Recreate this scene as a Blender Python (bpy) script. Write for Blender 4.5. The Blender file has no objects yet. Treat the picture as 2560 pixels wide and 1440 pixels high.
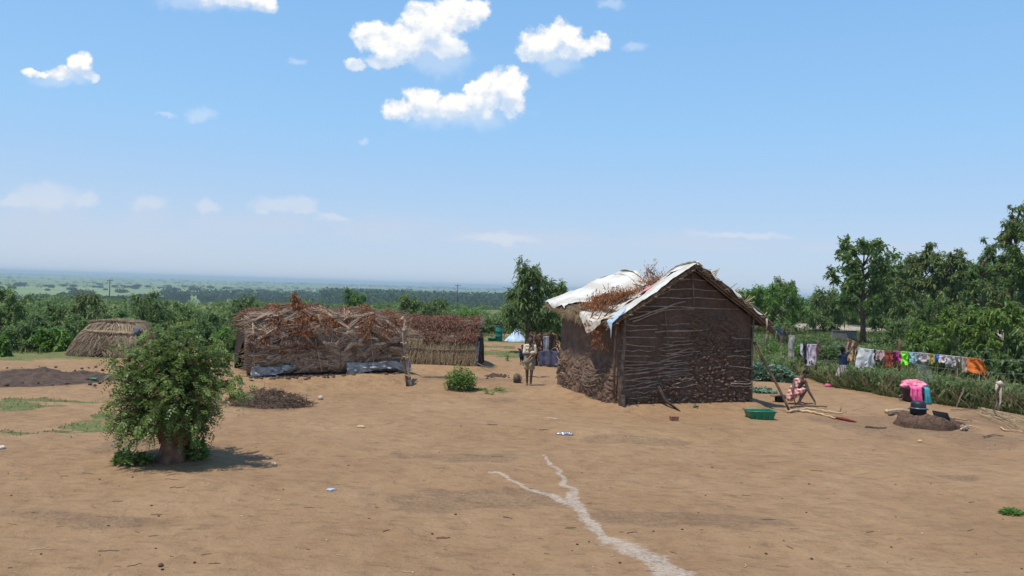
# scene
import bpy, math, random
import numpy as np
from mathutils import Matrix, Vector
R = math.radians
SC = bpy.context.scene
COL = SC.collection
# ------------------------------------------------------------------ camera
CAMZ = 3.0
FPX = 1971.0
ROT = Matrix.Rotation(R(90 - 0.10), 3, 'X') @ Matrix.Rotation(R(1.8), 3, 'Z')
cam = bpy.data.cameras.new('camera'); camo = bpy.data.objects.new('camera', cam); COL.objects.link(camo)
cam.sensor_width = 36.0; cam.angle = 2 * math.atan(1280 / FPX)
cam.clip_start = 0.1; cam.clip_end = 120000
camo.matrix_world = Matrix.Translation((0, 0, CAMZ)) @ ROT.to_4x4()
SC.camera = camo
SC.view_settings.view_transform = 'Standard'; SC.view_settings.look = 'None'
SC.view_settings.exposure = 0.18; SC.view_settings.gamma = 1.0
SC.cycles.use_denoising = True
SC.cycles.max_bounces = 8; SC.cycles.volume_bounces = 1; SC.cycles.transparent_max_bounces = 16
# ------------------------------------------------------------------ sun
SUN_EL = R(70)
SUND = Vector((-0.82 * math.cos(SUN_EL), -0.57 * math.cos(SUN_EL), math.sin(SUN_EL))).normalized()
sl = bpy.data.lights.new('sun', 'SUN'); sl.energy = 3.9; sl.angle = R(0.53); sl.color = (1.0, 0.965, 0.90)
so = bpy.data.objects.new('sun', sl); COL.objects.link(so)
so.rotation_euler = SUND.to_track_quat('Z', 'Y').to_euler(); so.location = (-20, 5, 60)

def ray(px, py):
    v = ROT @ Vector(((px - 1280) / FPX, -(py - 720) / FPX, -1.0)); return v
def PD(px, py, D):                        # point at world depth D on that line of sight
    v = ray(px, py); k = D / v.y; return Vector((v.x * k, D, CAMZ + v.z * k))
def G(px, py, z=0.0):
    v = ray(px, py); k = (z - CAMZ) / v.z; return Vector((v.x * k, v.y * k, z))

# ------------------------------------------------------------------ node helper
class E:
    nt = None
    def __init__(s, v): s.v = v
    def _m(op, *a, clamp=False):
        n = E.nt.nodes.new('ShaderNodeMath'); n.operation = op; n.use_clamp = clamp
        for i, x in enumerate(a):
            x = x.v if isinstance(x, E) else x
            if isinstance(x, (int, float)): n.inputs[i].default_value = x
            else: E.nt.links.new(x, n.inputs[i])
        return E(n.outputs[0])
    def __add__(a, b): return E._m('ADD', a, b)
    __radd__ = __add__
    def __sub__(a, b): return E._m('SUBTRACT', a, b)
    def __rsub__(a, b): return E._m('SUBTRACT', b, a)
    def __mul__(a, b): return E._m('MULTIPLY', a, b)
    __rmul__ = __mul__
    def __truediv__(a, b): return E._m('DIVIDE', a, b)
    def clamp(a): return E._m('ADD', a, 0.0, clamp=True)
def emax(a, b): return E._m('MAXIMUM', a, b)
def smooth(x, lo, hi):
    n = E.nt.nodes.new('ShaderNodeMapRange'); n.interpolation_type = 'SMOOTHSTEP'
    n.inputs['From Min'].default_value = lo; n.inputs['From Max'].default_value = hi
    E.nt.links.new(x.v, n.inputs['Value']); return E(n.outputs['Result'])
def vec(op, a, b=None, scale=None):
    n = E.nt.nodes.new('ShaderNodeVectorMath'); n.operation = op
    for i, x in enumerate((a, b)):
        if x is None: continue
        x = x.v if isinstance(x, E) else x
        if isinstance(x, (tuple, list)): n.inputs[i].default_value = x
        else: E.nt.links.new(x, n.inputs[i])
    if scale is not None:
        if isinstance(scale, E): E.nt.links.new(scale.v, n.inputs['Scale'])
        else: n.inputs['Scale'].default_value = scale
    return E(n.outputs['Value'] if op in ('LENGTH', 'DOT_PRODUCT', 'DISTANCE') else n.outputs['Vector'])
def noise(p, scale=1.0, detail=4, rough=0.5, color=False, dist=0.0):
    n = E.nt.nodes.new('ShaderNodeTexNoise'); n.inputs['Scale'].default_value = scale
    n.inputs['Detail'].default_value = detail; n.inputs['Roughness'].default_value = rough
    n.inputs['Distortion'].default_value = dist
    if p is not None: E.nt.links.new(p.v, n.inputs['Vector'])
    return E(n.outputs['Color' if color else 'Fac'])
def voro(p, scale, feature='F1', out='Distance', rnd=1.0):
    n = E.nt.nodes.new('ShaderNodeTexVoronoi'); n.feature = feature
    n.inputs['Scale'].default_value = scale; n.inputs['Randomness'].default_value = rnd
    E.nt.links.new(p.v, n.inputs['Vector']); return E(n.outputs[out])
def mix(f, a, b):
    n = E.nt.nodes.new('ShaderNodeMix'); n.data_type = 'RGBA'
    for k, x in ((0, f), (6, a), (7, b)):
        x = x.v if isinstance(x, E) else x
        if isinstance(x, (int, float)): n.inputs[k].default_value = x
        elif isinstance(x, tuple): n.inputs[k].default_value = (*x[:3], 1)
        else: E.nt.links.new(x, n.inputs[k])
    return E(n.outputs[2])
def ramp(f, stops):
    n = E.nt.nodes.new('ShaderNodeValToRGB'); cr = n.color_ramp
    while len(cr.elements) < len(stops): cr.elements.new(0.5)
    for e, (p, c) in zip(cr.elements, stops): e.position = p; e.color = (*c, 1)
    E.nt.links.new(f.v, n.inputs[0]); return E(n.outputs[0])
def coords(kind='Object'):
    n = E.nt.nodes.new('ShaderNodeTexCoord'); return E(n.outputs[kind])
def worldpos(): return E(E.nt.nodes.new('ShaderNodeNewGeometry').outputs['Position'])
def island(): return E(E.nt.nodes.new('ShaderNodeNewGeometry').outputs['Random Per Island'])
def objrand(): return E(E.nt.nodes.new('ShaderNodeObjectInfo').outputs['Random'])
def sep(v):
    n = E.nt.nodes.new('ShaderNodeSeparateXYZ'); E.nt.links.new(v.v, n.inputs[0]); return [E(o) for o in n.outputs]
def comb(*a):
    n = E.nt.nodes.new('ShaderNodeCombineXYZ')
    for i, x in enumerate(a):
        if isinstance(x, E): E.nt.links.new(x.v, n.inputs[i])
        else: n.inputs[i].default_value = x
    return E(n.outputs[0])
def attr(name):
    n = E.nt.nodes.new('ShaderNodeAttribute'); n.attribute_name = name; return E(n.outputs['Fac'])
MATS = {}
def newmat(name):
    m = bpy.data.materials.new(name); m.use_nodes = True; E.nt = m.node_tree
    MATS[name] = m; return m
def finish(col, rough=0.9, height=None, bdist=0.01, bstr=1.0, spec=0.2, metal=0.0, transl=0.0, tcol=None, alpha=None):
    nt = E.nt; b = nt.nodes['Principled BSDF']; out = nt.nodes['Material Output']
    if isinstance(col, tuple): b.inputs['Base Color'].default_value = (*col, 1)
    else: nt.links.new(col.v, b.inputs['Base Color'])
    if isinstance(rough, E): nt.links.new(rough.v, b.inputs['Roughness'])
    else: b.inputs['Roughness'].default_value = rough
    b.inputs['Specular IOR Level'].default_value = spec; b.inputs['Metallic'].default_value = metal
    if height is not None:
        bp = nt.nodes.new('ShaderNodeBump'); bp.inputs['Distance'].default_value = bdist; bp.inputs['Strength'].default_value = bstr
        nt.links.new(height.v, bp.inputs['Height']); nt.links.new(bp.outputs[0], b.inputs['Normal'])
    if transl > 0:
        t = nt.nodes.new('ShaderNodeBsdfTranslucent'); ms = nt.nodes.new('ShaderNodeMixShader'); ms.inputs[0].default_value = transl
        c = tcol if tcol is not None else col
        if isinstance(c, tuple): t.inputs[0].default_value = (*c, 1)
        else: nt.links.new(c.v, t.inputs[0])
        nt.links.new(b.outputs[0], ms.inputs[1]); nt.links.new(t.outputs[0], ms.inputs[2]); nt.links.new(ms.outputs[0], out.inputs[0])
def simple(name, c1, c2=None, scale=8.0, rough=0.85, bdist=0.0, bscale=40, isl=False, transl=0.0, spec=0.2, metal=0.0, c3=None):
    m = newmat(name); p = coords('Object')
    c2 = c2 or tuple(x * 0.75 for x in c1)
    n = noise(p, scale, 5, 0.6)
    if isl: f = (island() * 0.75 + n * 0.5 - 0.12).clamp()
    else: f = smooth(n, 0.3, 0.7)
    col = ramp(f, [(0.0, c2), (0.6, c1), (1.0, c3 or c1)]) if c3 else mix(f, c2, c1)
    finish(col, rough, noise(p, bscale, 4, 0.6) if bdist else None, bdist, 1.0, spec, metal, transl)
    return m

# ------------------------------------------------------------------ world: sky and clouds
W = bpy.data.worlds.new('World'); SC.world = W; W.use_nodes = True; E.nt = W.node_tree
nt = W.node_tree; bg = nt.nodes['Background']; WS = 0.13; bg.inputs['Strength'].default_value = WS
sky = nt.nodes.new('ShaderNodeTexSky'); sky.sky_type = 'NISHITA'; sky.sun_disc = False
sky.sun_elevation = SUN_EL; sky.sun_rotation = math.atan2(SUND.x, SUND.y); sky.altitude = 900
sky.air_density = 1.0; sky.dust_density = 1.0; sky.ozone_density = 2.0
skyc = E(sky.outputs[0])
d = vec('NORMALIZE', coords('Generated'))
dx, dy, dz = sep(d)
dyp = emax(dy, 0.05)
u, v = dx / dyp, dz / dyp
front = smooth(dy, 0.1, 0.3)
# haze towards the horizon (real air far beyond the built one)
hz = smooth(dz, 0.16, -0.02)
SKY_TINT = (1.36, 1.27, 1.33)
sc_ = vec('MULTIPLY', skyc, SKY_TINT)
grd = ramp(dz.clamp(), [(0.0, (.300, .392, .520)), (0.07, (.290, .400, .545)), (0.19, (.213, .402, .620)), (0.36, (.160, .345, .605)), (1.0, (.09, .22, .46))])
grd = vec('SCALE', grd, scale=10.0)
side = smooth(u, 0.3, -0.7)
grd = mix(side * hz * 0.25, grd, (3.5, 4.1, 5.2))
sc_ = mix(0.82, sc_, grd)
def uv(px, py):
    r = ray(px, py); return (r.x / r.y, r.z / r.y)
p0 = comb(u, v, 0.0)
w1 = vec('SCALE', vec('SUBTRACT', noise(p0, 16, 7, 0.66, True), (0.5, 0.5, 0.5)), scale=0.038)
w2 = vec('SCALE', vec('SUBTRACT', noise(p0, 70, 4, 0.6, True), (0.5, 0.5, 0.5)), scale=0.010)
pw = vec('ADD', vec('ADD', p0, w1), w2)
pw = vec('MULTIPLY', pw, (1, 1, 0))
def field(p, blobs):
    f = None
    for (bx, by, rx, ry) in blobs:
        c = uv(bx, by)
        q = vec('MULTIPLY', vec('SUBTRACT', p, (c[0], c[1], 0)), (FPX / rx, FPX / ry, 0))
        g = 1.0 - vec('LENGTH', q)
        f = g if f is None else emax(f, g)
    return f
crisp = [(1000, 110, 85, 50), (925, 95, 52, 42), (885, 162, 30, 18), (1080, 60, 85, 62), (1150, 40, 70, 45), (1190, 25, 36, 34), (1110, 110, 60, 35), (960, 150, 60, 22),
         (1000, 275, 52, 28), (1070, 250, 70, 42), (1140, 262, 80, 40), (1210, 240, 60, 55), (1265, 215, 58, 50), (1285, 265, 36, 38), (1180, 215, 25, 20),
         (1350, 110, 60, 48), (1400, 95, 58, 38), (1440, 120, 60, 30), (1500, 108, 34, 26), (1330, 130, 42, 26),
         (95, 186, 42, 12), (150, 185, 50, 22), (205, 165, 44, 36), (232, 192, 24, 16), (660, 5, 40, 28), (560, -8, 110, 30)]
soft = [(1100, 150, 110, 50), (1400, 155, 75, 40), (1590, 115, 45, 18), (1525, 10, 50, 16), (500, 288, 48, 26), (415, 290, 40, 10), (520, 5, 190, 36),
        (1150, 290, 190, 36), (745, 152, 34, 9), (903, 360, 18, 9), (150, 200, 110, 24), (240, 300, 1, 1)]
bumps = [(120, 492, 95, 40), (210, 500, 60, 26), (40, 500, 60, 22), (372, 512, 62, 24), (520, 520, 45, 20), (690, 510, 75, 28), (755, 512, 45, 22), (655, 525, 28, 14), (760, 527, 34, 13), (830, 540, 60, 14), (1850, 590, 160, 12), (1250, 600, 120, 14)]
low = [(110, 540, 180, 60), (60, 560, 200, 60), (370, 550, 120, 46), (520, 560, 90, 42), (700, 560, 160, 50), (640, 560, 300, 50), (950, 570, 260, 45), (250, 600, 500, 70), (1300, 600, 380, 40), (1750, 610, 320, 38), (2200, 620, 340, 30)]
fc = field(pw, crisp)
n2 = noise(p0, 38, 8, 0.62)
dens = fc + (n2 - 0.5) * 1.15
ac = smooth(dens, -0.06, 0.34)
fs = field(pw, soft)
as_ = smooth(fs + (noise(p0, 26, 6, 0.6) - 0.5) * 1.1, 0.0, 0.75) * 0.42
fl = field(vec('ADD', p0, vec('SCALE', w1, scale=0.8)), low)
al = smooth(fl + (noise(vec('MULTIPLY', p0, (1, 2.2, 1)), 15, 7, 0.6) - 0.5) * 0.9, 0.0, 0.9) * 0.5
# billow shading: compare the cloud's thickness with the thickness a little towards the light
po = vec('ADD', p0, (-0.005, 0.012, 0))
n3 = noise(po, 38, 8, 0.62)
bil = (n2 - n3) * 3.6
fup = field(vec('ADD', pw, (0.0, 0.020, 0)), crisp); fdn = field(vec('ADD', pw, (0.0, -0.016, 0)), crisp)
under = smooth(fup - fdn, -0.15, 0.75)
lit = smooth(bil + smooth(dens, -0.1, 0.6) * 0.35 - under * 0.55, -0.75, 0.45)
ac = ac * (1.0 - under * 0.35)
cc = mix(lit, (4.9, 5.45, 6.2), (7.0, 6.95, 6.75))
fb = field(pw, bumps); ab_ = smooth(fb + (n2 - 0.5) * 0.9, -0.05, 0.65) * 0.42
out = mix(al * front * 0.8, sc_, (4.25, 4.6, 5.45))
out = mix(ab_ * front, out, (5.4, 5.5, 5.9))
out = mix(as_ * front, out, (4.9, 5.6, 6.5))
out = mix(ac * front, out, cc)
nt.links.new(out.v, bg.inputs['Color'])

# ------------------------------------------------------------------ numpy noise
def _h(ix, iy, iz, s):
    n = (ix * 374761393 + iy * 668265263 + iz * 1274126177 + s * 97463477) & 0xffffffff
    n = ((n ^ (n >> 13)) * 1274126177) & 0xffffffff
    return ((n ^ (n >> 16)) & 0xffff) / 65535.0
def vn(x, y, z=0.0, s=0):
    x, y, z = np.broadcast_arrays(np.asarray(x, float), np.asarray(y, float), np.asarray(z, float))
    fx, fy, fz = np.floor(x), np.floor(y), np.floor(z)
    ix, iy, iz = fx.astype(np.int64), fy.astype(np.int64), fz.astype(np.int64)
    a, b, c = x - fx, y - fy, z - fz
    a = a * a * (3 - 2 * a); b = b * b * (3 - 2 * b); c = c * c * (3 - 2 * c)
    r = 0
    for i in (0, 1):
        for j in (0, 1):
            for k in (0, 1):
                w = (a if i else 1 - a) * (b if j else 1 - b) * (c if k else 1 - c)
                r = r + w * _h(ix + i, iy + j, iz + k, s)
    return r
def fbm(x, y, z=0.0, o=4, s=0, g=0.5):
    r, a, t = 0.0, 1.0, 0.0
    for i in range(o):
        r = r + a * (vn(np.asarray(x) * 2**i, np.asarray(y) * 2**i, np.asarray(z) * 2**i, s + i) - 0.5); t += a; a *= g
    return r / t * 2
def worley(x, y, s=0):
    x = np.asarray(x, float); y = np.asarray(y, float); ix = np.floor(x).astype(np.int64); iy = np.floor(y).astype(np.int64)
    f1 = np.full(x.shape, 9.0); f2 = f1.copy(); idv = np.zeros(x.shape)
    for i in (-1, 0, 1):
        for j in (-1, 0, 1):
            cx = ix + i; cy = iy + j
            d_ = np.hypot(cx + _h(cx, cy, 0 * cx, s) - x, cy + _h(cx, cy, 0 * cx + 1, s) - y)
            h = _h(cx, cy, 0 * cx + 2, s)
            n = d_ < f1
            f2 = np.where(n, f1, np.minimum(f2, d_)); idv = np.where(n, h, idv); f1 = np.where(n, d_, f1)
    return f1, f2, idv
def sst(x, a, b):
    t = np.clip((np.asarray(x, float) - a) / (b - a), 0, 1); return t * t * (3 - 2 * t)

# ------------------------------------------------------------------ geometry helper
def basis(d):
    d = d / np.maximum(np.linalg.norm(d, axis=-1, keepdims=True), 1e-9)
    up = np.zeros_like(d); up[..., 2] = 1
    al_ = np.abs(d[..., 2]) > 0.95
    up[al_] = (1, 0, 0)
    a = np.cross(up, d); a /= np.maximum(np.linalg.norm(a, axis=-1, keepdims=True), 1e-9)
    return d, a, np.cross(d, a)
class Geo:
    def __init__(s): s.V = []; s.Q = []; s.T = []; s.n = 0
    def add(s, V, Q=None, T=None):
        V = np.asarray(V, float).reshape(-1, 3)
        if Q is not None and len(Q): s.Q.append(np.asarray(Q, np.int64).reshape(-1, 4) + s.n)
        if T is not None and len(T): s.T.append(np.asarray(T, np.int64).reshape(-1, 3) + s.n)
        s.V.append(V); s.n += len(V); return s
    def sticks(s, P0, P1, r0, r1=None, bend=0.0, rng=None, K=3, S=4):
        P0 = np.asarray(P0, float); P1 = np.asarray(P1, float); N = len(P0)
        if N == 0: return s
        r0 = np.broadcast_to(r0, N).astype(float); r1 = r0 * 0.6 if r1 is None else np.broadcast_to(r1, N).astype(float)
        rng = rng or np.random.default_rng(1)
        D, A, B = basis(P1 - P0)
        L = np.linalg.norm(P1 - P0, axis=1)
        ph = rng.uniform(0, 6.28, N); off = (A * np.cos(ph)[:, None] + B * np.sin(ph)[:, None]) * (L * bend * rng.uniform(-1, 1, N))[:, None]
        t = np.linspace(0, 1, K)
        C = P0[:, None] + (P1 - P0)[:, None] * t[None, :, None] + off[:, None] * (4 * t * (1 - t))[None, :, None]
        rr = r0[:, None] + (r1 - r0)[:, None] * t
        an = np.arange(S) / S * 2 * np.pi + 0.4
        V = C[:, :, None] + rr[:, :, None, None] * (A[:, None, None] * np.cos(an)[None, None, :, None] + B[:, None, None] * np.sin(an)[None, None, :, None])
        q = []
        for k in range(K - 1):
            for i in range(S):
                j = (i + 1) % S; q.append((k * S + i, k * S + j, (k + 1) * S + j, (k + 1) * S + i))
        if S == 4: q.append((3, 2, 1, 0)); e = (K - 1) * 4; q.append((e, e + 1, e + 2, e + 3))
        q = np.array(q); Q = q[None] + (np.arange(N) * K * S)[:, None, None]
        return s.add(V, Q)
    def tube(s, pts, rad, S=8, flat=1.0):
        P = np.asarray([tuple(p) for p in pts], float); n = len(P); rad = np.broadcast_to(rad, n)
        D = np.gradient(P, axis=0); D, A, B = basis(D)
        for i in range(1, n):                       # keep the frame from twisting
            a = A[i - 1] - D[i] * np.dot(A[i - 1], D[i]); a /= np.linalg.norm(a); A[i] = a; B[i] = np.cross(D[i], a)
        an = np.arange(S) / S * 2 * np.pi
        V = P[:, None] + rad[:, None, None] * (A[:, None] * np.cos(an)[None, :, None] + B[:, None] * flat * np.sin(an)[None, :, None])
        q = [(k * S + i, k * S + (i + 1) % S, (k + 1) * S + (i + 1) % S, (k + 1) * S + i) for k in range(n - 1) for i in range(S)]
        V = np.concatenate([V.reshape(-1, 3), P[:1], P[-1:]]); c0 = n * S; c1 = c0 + 1; e = (n - 1) * S
        t = [(c0, (i + 1) % S, i) for i in range(S)] + [(c1, e + i, e + (i + 1) % S) for i in range(S)]
        return s.add(V, q, t)
    def ball(s, c, r, nu=12, nv=8, rot=None, warp=0.0, seed=0, wf=2.0):
        r = np.broadcast_to(r, 3)
        th = np.arange(nu) / nu * 2 * np.pi; ph = np.linspace(0, np.pi, nv + 1)[1:-1]
        V = np.array([[math.sin(p) * math.cos(t), math.sin(p) * math.sin(t), math.cos(p)] for p in ph for t in th] + [[0, 0, 1], [0, 0, -1]])
        if warp: V = V * (1 + warp * fbm(V[:, 0] * wf + 9, V[:, 1] * wf + 7 + seed * 3.1, V[:, 2] * wf + 5, 3, seed))[:, None]
        V = V * r
        if rot is not None: V = V @ np.array(rot).T
        V = V + np.array(tuple(c))
        m = nv - 1
        q = [(k * nu + i, (k + 1) * nu + i, (k + 1) * nu + (i + 1) % nu, k * nu + (i + 1) % nu) for k in range(m - 1) for i in range(nu)]
        a = m * nu; t = [(a, i, (i + 1) % nu) for i in range(nu)] + [(a + 1, (m - 1) * nu + (i + 1) % nu, (m - 1) * nu + i) for i in range(nu)]
        return s.add(V, q, t)
    def cap(s, p0, p1, r0, r1, S=12):             # tapered capsule
        p0 = Vector(p0); p1 = Vector(p1)
        s.tube([p0, p0.lerp(p1, .5), p1], [r0, (r0 + r1) / 2, r1], S)
        s.ball(p0, r0, S, 8); return s.ball(p1, r1, S, 8)
    def box(s, c, h, rot=None, taper=1.0):
        V = np.array([(x * (taper if z < 0 else 1), y * (taper if z < 0 else 1), z) for z in (-1, 1) for y in (-1, 1) for x in (-1, 1)], float) * np.array(h)
        if rot is not None: V = V @ np.array(rot).T
        V += np.array(tuple(c))
        return s.add(V, [(0, 2, 3, 1), (4, 5, 7, 6), (0, 1, 5, 4), (1, 3, 7, 5), (3, 2, 6, 7), (2, 0, 4, 6)])
    def grid(s, P, closed=False):                    # P (m,n,3)
        m, n = P.shape[:2]; i = np.arange(m * n).reshape(m, n)
        Q = np.stack([i[:-1, :-1], i[1:, :-1], i[1:, 1:], i[:-1, 1:]], -1).reshape(-1, 4)
        s.add(P.reshape(-1, 3), Q)
        if closed:
            Q = np.stack([i[:-1, -1], i[1:, -1], i[1:, 0], i[:-1, 0]], -1); s.Q.append(Q + s.n - m * n)
        return s
    def slab(s, P, N, th):                            # a sheet with a back side, thickness th along N
        m, n = P.shape[:2]; k = m * n; i = np.arange(k).reshape(m, n); th = np.asarray(th)
        B = P - np.asarray(N) * (th if th.ndim == 0 else th[..., None])
        q = [np.stack([i[:-1, :-1], i[1:, :-1], i[1:, 1:], i[:-1, 1:]], -1).reshape(-1, 4)]
        q.append(q[0][:, ::-1] + k)
        for e in (i[0], i[-1][::-1], i[:, 0][::-1], i[:, -1]): q.append(np.stack([e[:-1], e[1:], e[1:] + k, e[:-1] + k], -1))
        return s.add(np.concatenate([P.reshape(-1, 3), B.reshape(-1, 3)]), np.concatenate(q))
    def mesh(s, name, mat, smoothf=True):
        V = np.concatenate(s.V).astype(np.float32)
        Q = np.concatenate(s.Q) if s.Q else np.zeros((0, 4), np.int64); T = np.concatenate(s.T) if s.T else np.zeros((0, 3), np.int64)
        me = bpy.data.meshes.new(name); me.vertices.add(len(V)); me.vertices.foreach_set('co', V.ravel())
        nl = Q.size + T.size; me.loops.add(nl); me.polygons.add(len(Q) + len(T))
        me.loops.foreach_set('vertex_index', np.concatenate([Q.ravel(), T.ravel()]).astype(np.int32))
        st = np.concatenate([np.arange(len(Q)) * 4, Q.size + np.arange(len(T)) * 3]).astype(np.int32)
        me.polygons.foreach_set('loop_start', st)
        me.polygons.foreach_set('use_smooth', np.full(len(Q) + len(T), smoothf))
        me.update(calc_edges=True); me.validate()
        if mat: me.materials.append(MATS[mat] if isinstance(mat, str) else mat)
        return me
    def obj(s, name, mat, parent=None, smoothf=True, loc=None):
        o = bpy.data.objects.new(name, s.mesh(name, mat, smoothf)); COL.objects.link(o)
        if loc is not None: o.location = loc
        if parent: o.parent = parent
        return o
def tag(o, label=None, cat=None, group=None, kind=None):
    if label: o['label'] = label
    if cat: o['category'] = cat
    if group: o['group'] = group
    if kind: o['kind'] = kind
    return o
def thing(name, loc, label, cat, group=None, rz=0.0):
    o = bpy.data.objects.new(name, None); COL.objects.link(o); o.location = loc; o.rotation_euler.z = rz
    o.empty_display_size = 0.2
    return tag(o, label, cat, group)
def link(me, name, parent=None, loc=(0, 0, 0)):
    o = bpy.data.objects.new(name, me); COL.objects.link(o); o.location = loc
    if parent: o.parent = parent
    return o
def bake(o):
    dg = bpy.context.evaluated_depsgraph_get(); me = bpy.data.meshes.new_from_object(o.evaluated_get(dg))
    old = o.data; o.modifiers.clear(); o.data = me; return o
def remesh(o, vox, it=4, fac=0.5):
    m = o.modifiers.new('r', 'REMESH'); m.mode = 'VOXEL'; m.voxel_size = vox; m.use_smooth_shade = True
    if it: m = o.modifiers.new('s', 'SMOOTH'); m.iterations = it; m.factor = fac
    bake(o)
    return o
def wobj(g, name, mat, root=None, smoothf=True):       # geometry given in world coordinates under a thing standing at its base
    o = g.obj(name, mat, root, smoothf)
    if root is not None and root.parent is None and root.type == 'EMPTY': o.location = -root.location
    return o
# ------------------------------------------------------------------ footprints of the buildings
HZ = 0.16
HA, HB, HC = G(1550, 1010, HZ), G(1874, 1003, HZ), G(1378, 965, HZ)
uw = Vector(((HB - HA).x, (HB - HA).y, 0)); HW = uw.length; uh = uw.normalized()
vh = Vector((-uh.y, uh.x, 0)); HL = (HC - HA).dot(vh) + .30
def HP(u_, v_, z): return HA + uh * u_ + vh * v_ + Vector((0, 0, z))
LZ = 0.28
LA, LB = G(622, 942, LZ), G(1003, 932, LZ)
luw = Vector(((LB - LA).x, (LB - LA).y, 0)); LW = luw.length; lu = luw.normalized(); lv = Vector((-lu.y, lu.x, 0)); LD = 2.3
SZ = 0.15
SA, SB = G(1000, 908, SZ), G(1190, 915, SZ)
suw = Vector(((SB - SA).x, (SB - SA).y, 0)); SW = suw.length; su = suw.normalized(); sv = Vector((-su.y, su.x, 0)); SD = 2.2
def rectd(x, y, A, a, b, L, W_):
    px_ = (x - A.x) * a.x + (y - A.y) * a.y; py_ = (x - A.x) * b.x + (y - A.y) * b.y
    ex = np.maximum(np.maximum(-px_, px_ - L), 0); ey = np.maximum(np.maximum(-py_, py_ - W_), 0)
    return np.hypot(ex, ey)
def bump(x, y, c, rx, ry, h, rot=0.0):
    X = x - c[0]; Y = y - c[1]; q = ((X * math.cos(rot) + Y * math.sin(rot)) / rx)**2 + ((-X * math.sin(rot) + Y * math.cos(rot)) / ry)**2
    return h * np.exp(-q * 1.6)
BUMPS = [(G(930, 1052), .7, .35, .07), (G(425, 1150), 1.1, .7, .10), (G(1150, 975), .9, .5, .08), (G(1900, 1040), .8, .5, .03), (G(2320, 1062), 1.3, .9, .05),
         (G(700, 1120), 2.2, .8, .06), (G(1500, 1080), 2.2, .5, .05), (G(1250, 1010), 1.2, .5, -.04), (G(900, 960), 1.5, .6, .10), (G(400, 1200), 2.5, .9, .05), (G(1130, 1180), 2.4, .6, .04)]
def T(x, y):
    x, y = np.broadcast_arrays(np.asarray(x, float), np.asarray(y, float))
    r = np.hypot(x, y); a = np.arctan2(x, np.maximum(y, 1e-3))
    r0 = 44 + 16 * sst(a, -0.3, 0.0) + 260 * sst(a, 0.16, 0.30)
    z = -27.0 * sst((r - r0) / 620, 0, 1)
    near = 1 - sst(r, 45, 90)
    n = fbm(x * .45, y * .45, 0, 3, 5) * 0.07 + fbm(x * 1.7 + 3, y * 2.2, 0, 3, 9) * 0.022 + fbm(x * 5, y * 6, 0, 2, 15) * 0.007
    rd = rectd(x, y, HA, uh, vh, HW, HL); fl = sst(rd, 0.0, 0.5)
    rl = rectd(x, y, LA, lu, lv, LW, LD); rs = rectd(x, y, SA, su, sv, SW, SD)
    k = fl * sst(rl, 0, .6) * sst(rs, 0, .6)
    z = z + n * near * k
    z = z + HZ * (1 - sst(rd + .12 * fbm(x * 2, y * 2, 0, 2, 3), 0.06, 0.62))
    z = z + LZ * (1 - sst(rl + .2 * fbm(x * 2, y * 2, 0, 3, 4), 0.10, 1.15)) + SZ * (1 - sst(rs, 0.05, 0.7))
    for c, rx, ry, h in BUMPS: z = z + bump(x, y, c, rx, ry, h) * k
    return z
def Tz(x, y): return float(T(x, y))
def GT(px, py, it=14):
    z = 0.0
    for _ in range(it):
        p = G(px, py, z); z = 0.5 * z + 0.5 * Tz(p.x, p.y)
    p = G(px, py, z); return Vector((p.x, p.y, Tz(p.x, p.y)))
def onD(px, D):
    p = PD(px, 760, D); return Vector((p.x, p.y, Tz(p.x, p.y)))

# ------------------------------------------------------------------ ground sheet
rs_ = [0.0, 1.5, 3.0, 4.5, 5.5]
rs_ += list(np.exp(np.linspace(math.log(6.2), math.log(62), 470)))
rs_ += list(np.exp(np.linspace(math.log(64), math.log(1500), 110))) + list(np.exp(np.linspace(math.log(1600), math.log(60000), 50)))
rs_ = np.array(rs_)
th_ = np.concatenate([np.linspace(-180, -46, 24)[:-1], np.linspace(-46, 46, 840), np.linspace(46, 180, 24)[1:]])
RR, TH = np.meshgrid(rs_, np.radians(th_), indexing='ij')
GX, GY = RR * np.sin(TH), RR * np.cos(TH)
GZ = T(GX, GY)
g = Geo(); g.grid(np.stack([GX, GY, GZ], -1)[:, ::-1])
GX, GY = GX[:, ::-1], GY[:, ::-1]
def patches(lst, x, y, wob=.5, sc=1.4, s=40):
    r = np.zeros_like(x)
    wn = fbm(x * sc, y * sc, 0, 4, s) * wob * 2
    for (px, py, wx, wy) in lst:                     # centre and half-size as seen in the photograph, laid out on the ground plane
        c = G(px, py); e = G(px + wx, py); f0 = G(px, py + wy)
        rx = abs(e.x - c.x) or .1; ry = abs(f0.y - c.y) or .1
        q = np.hypot((x - c.x - (y - c.y) * c.x / c.y) / rx, (y - c.y) / ry)
        r = np.maximum(r, 1 - sst(q + wn, 0.55, 1.1))
    return r
GRASSP = [(40, 1012, 170, 13), (150, 1003, 130, 6), (60, 1082, 120, 11), (210, 1062, 110, 15), (275, 1040, 60, 10), (130, 1075, 90, 9),
          (1250, 852, 130, 7), (1260, 884, 100, 8), (1240, 868, 60, 4), (2550, 1283, 50, 9), (1215, 978, 80, 7), (1100, 862, 160, 5)]
DARKP = [(1245, 1000, 60, 14), (2140, 1058, 130, 25), (2330, 1080, 200, 32), (2450, 1100, 160, 25), (60, 950, 260, 26), (1150, 945, 210, 7), (640, 905, 120, 20),
         (420, 1130, 160, 30), (1180, 1150, 90, 12), (690, 1010, 120, 25), (2480, 1040, 90, 25), (300, 1300, 340, 18), (2390, 1195, 60, 8), (1180, 1250, 300, 30), (1700, 1300, 260, 22), (1120, 1140, 130, 14), (1600, 1100, 190, 10)]
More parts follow.
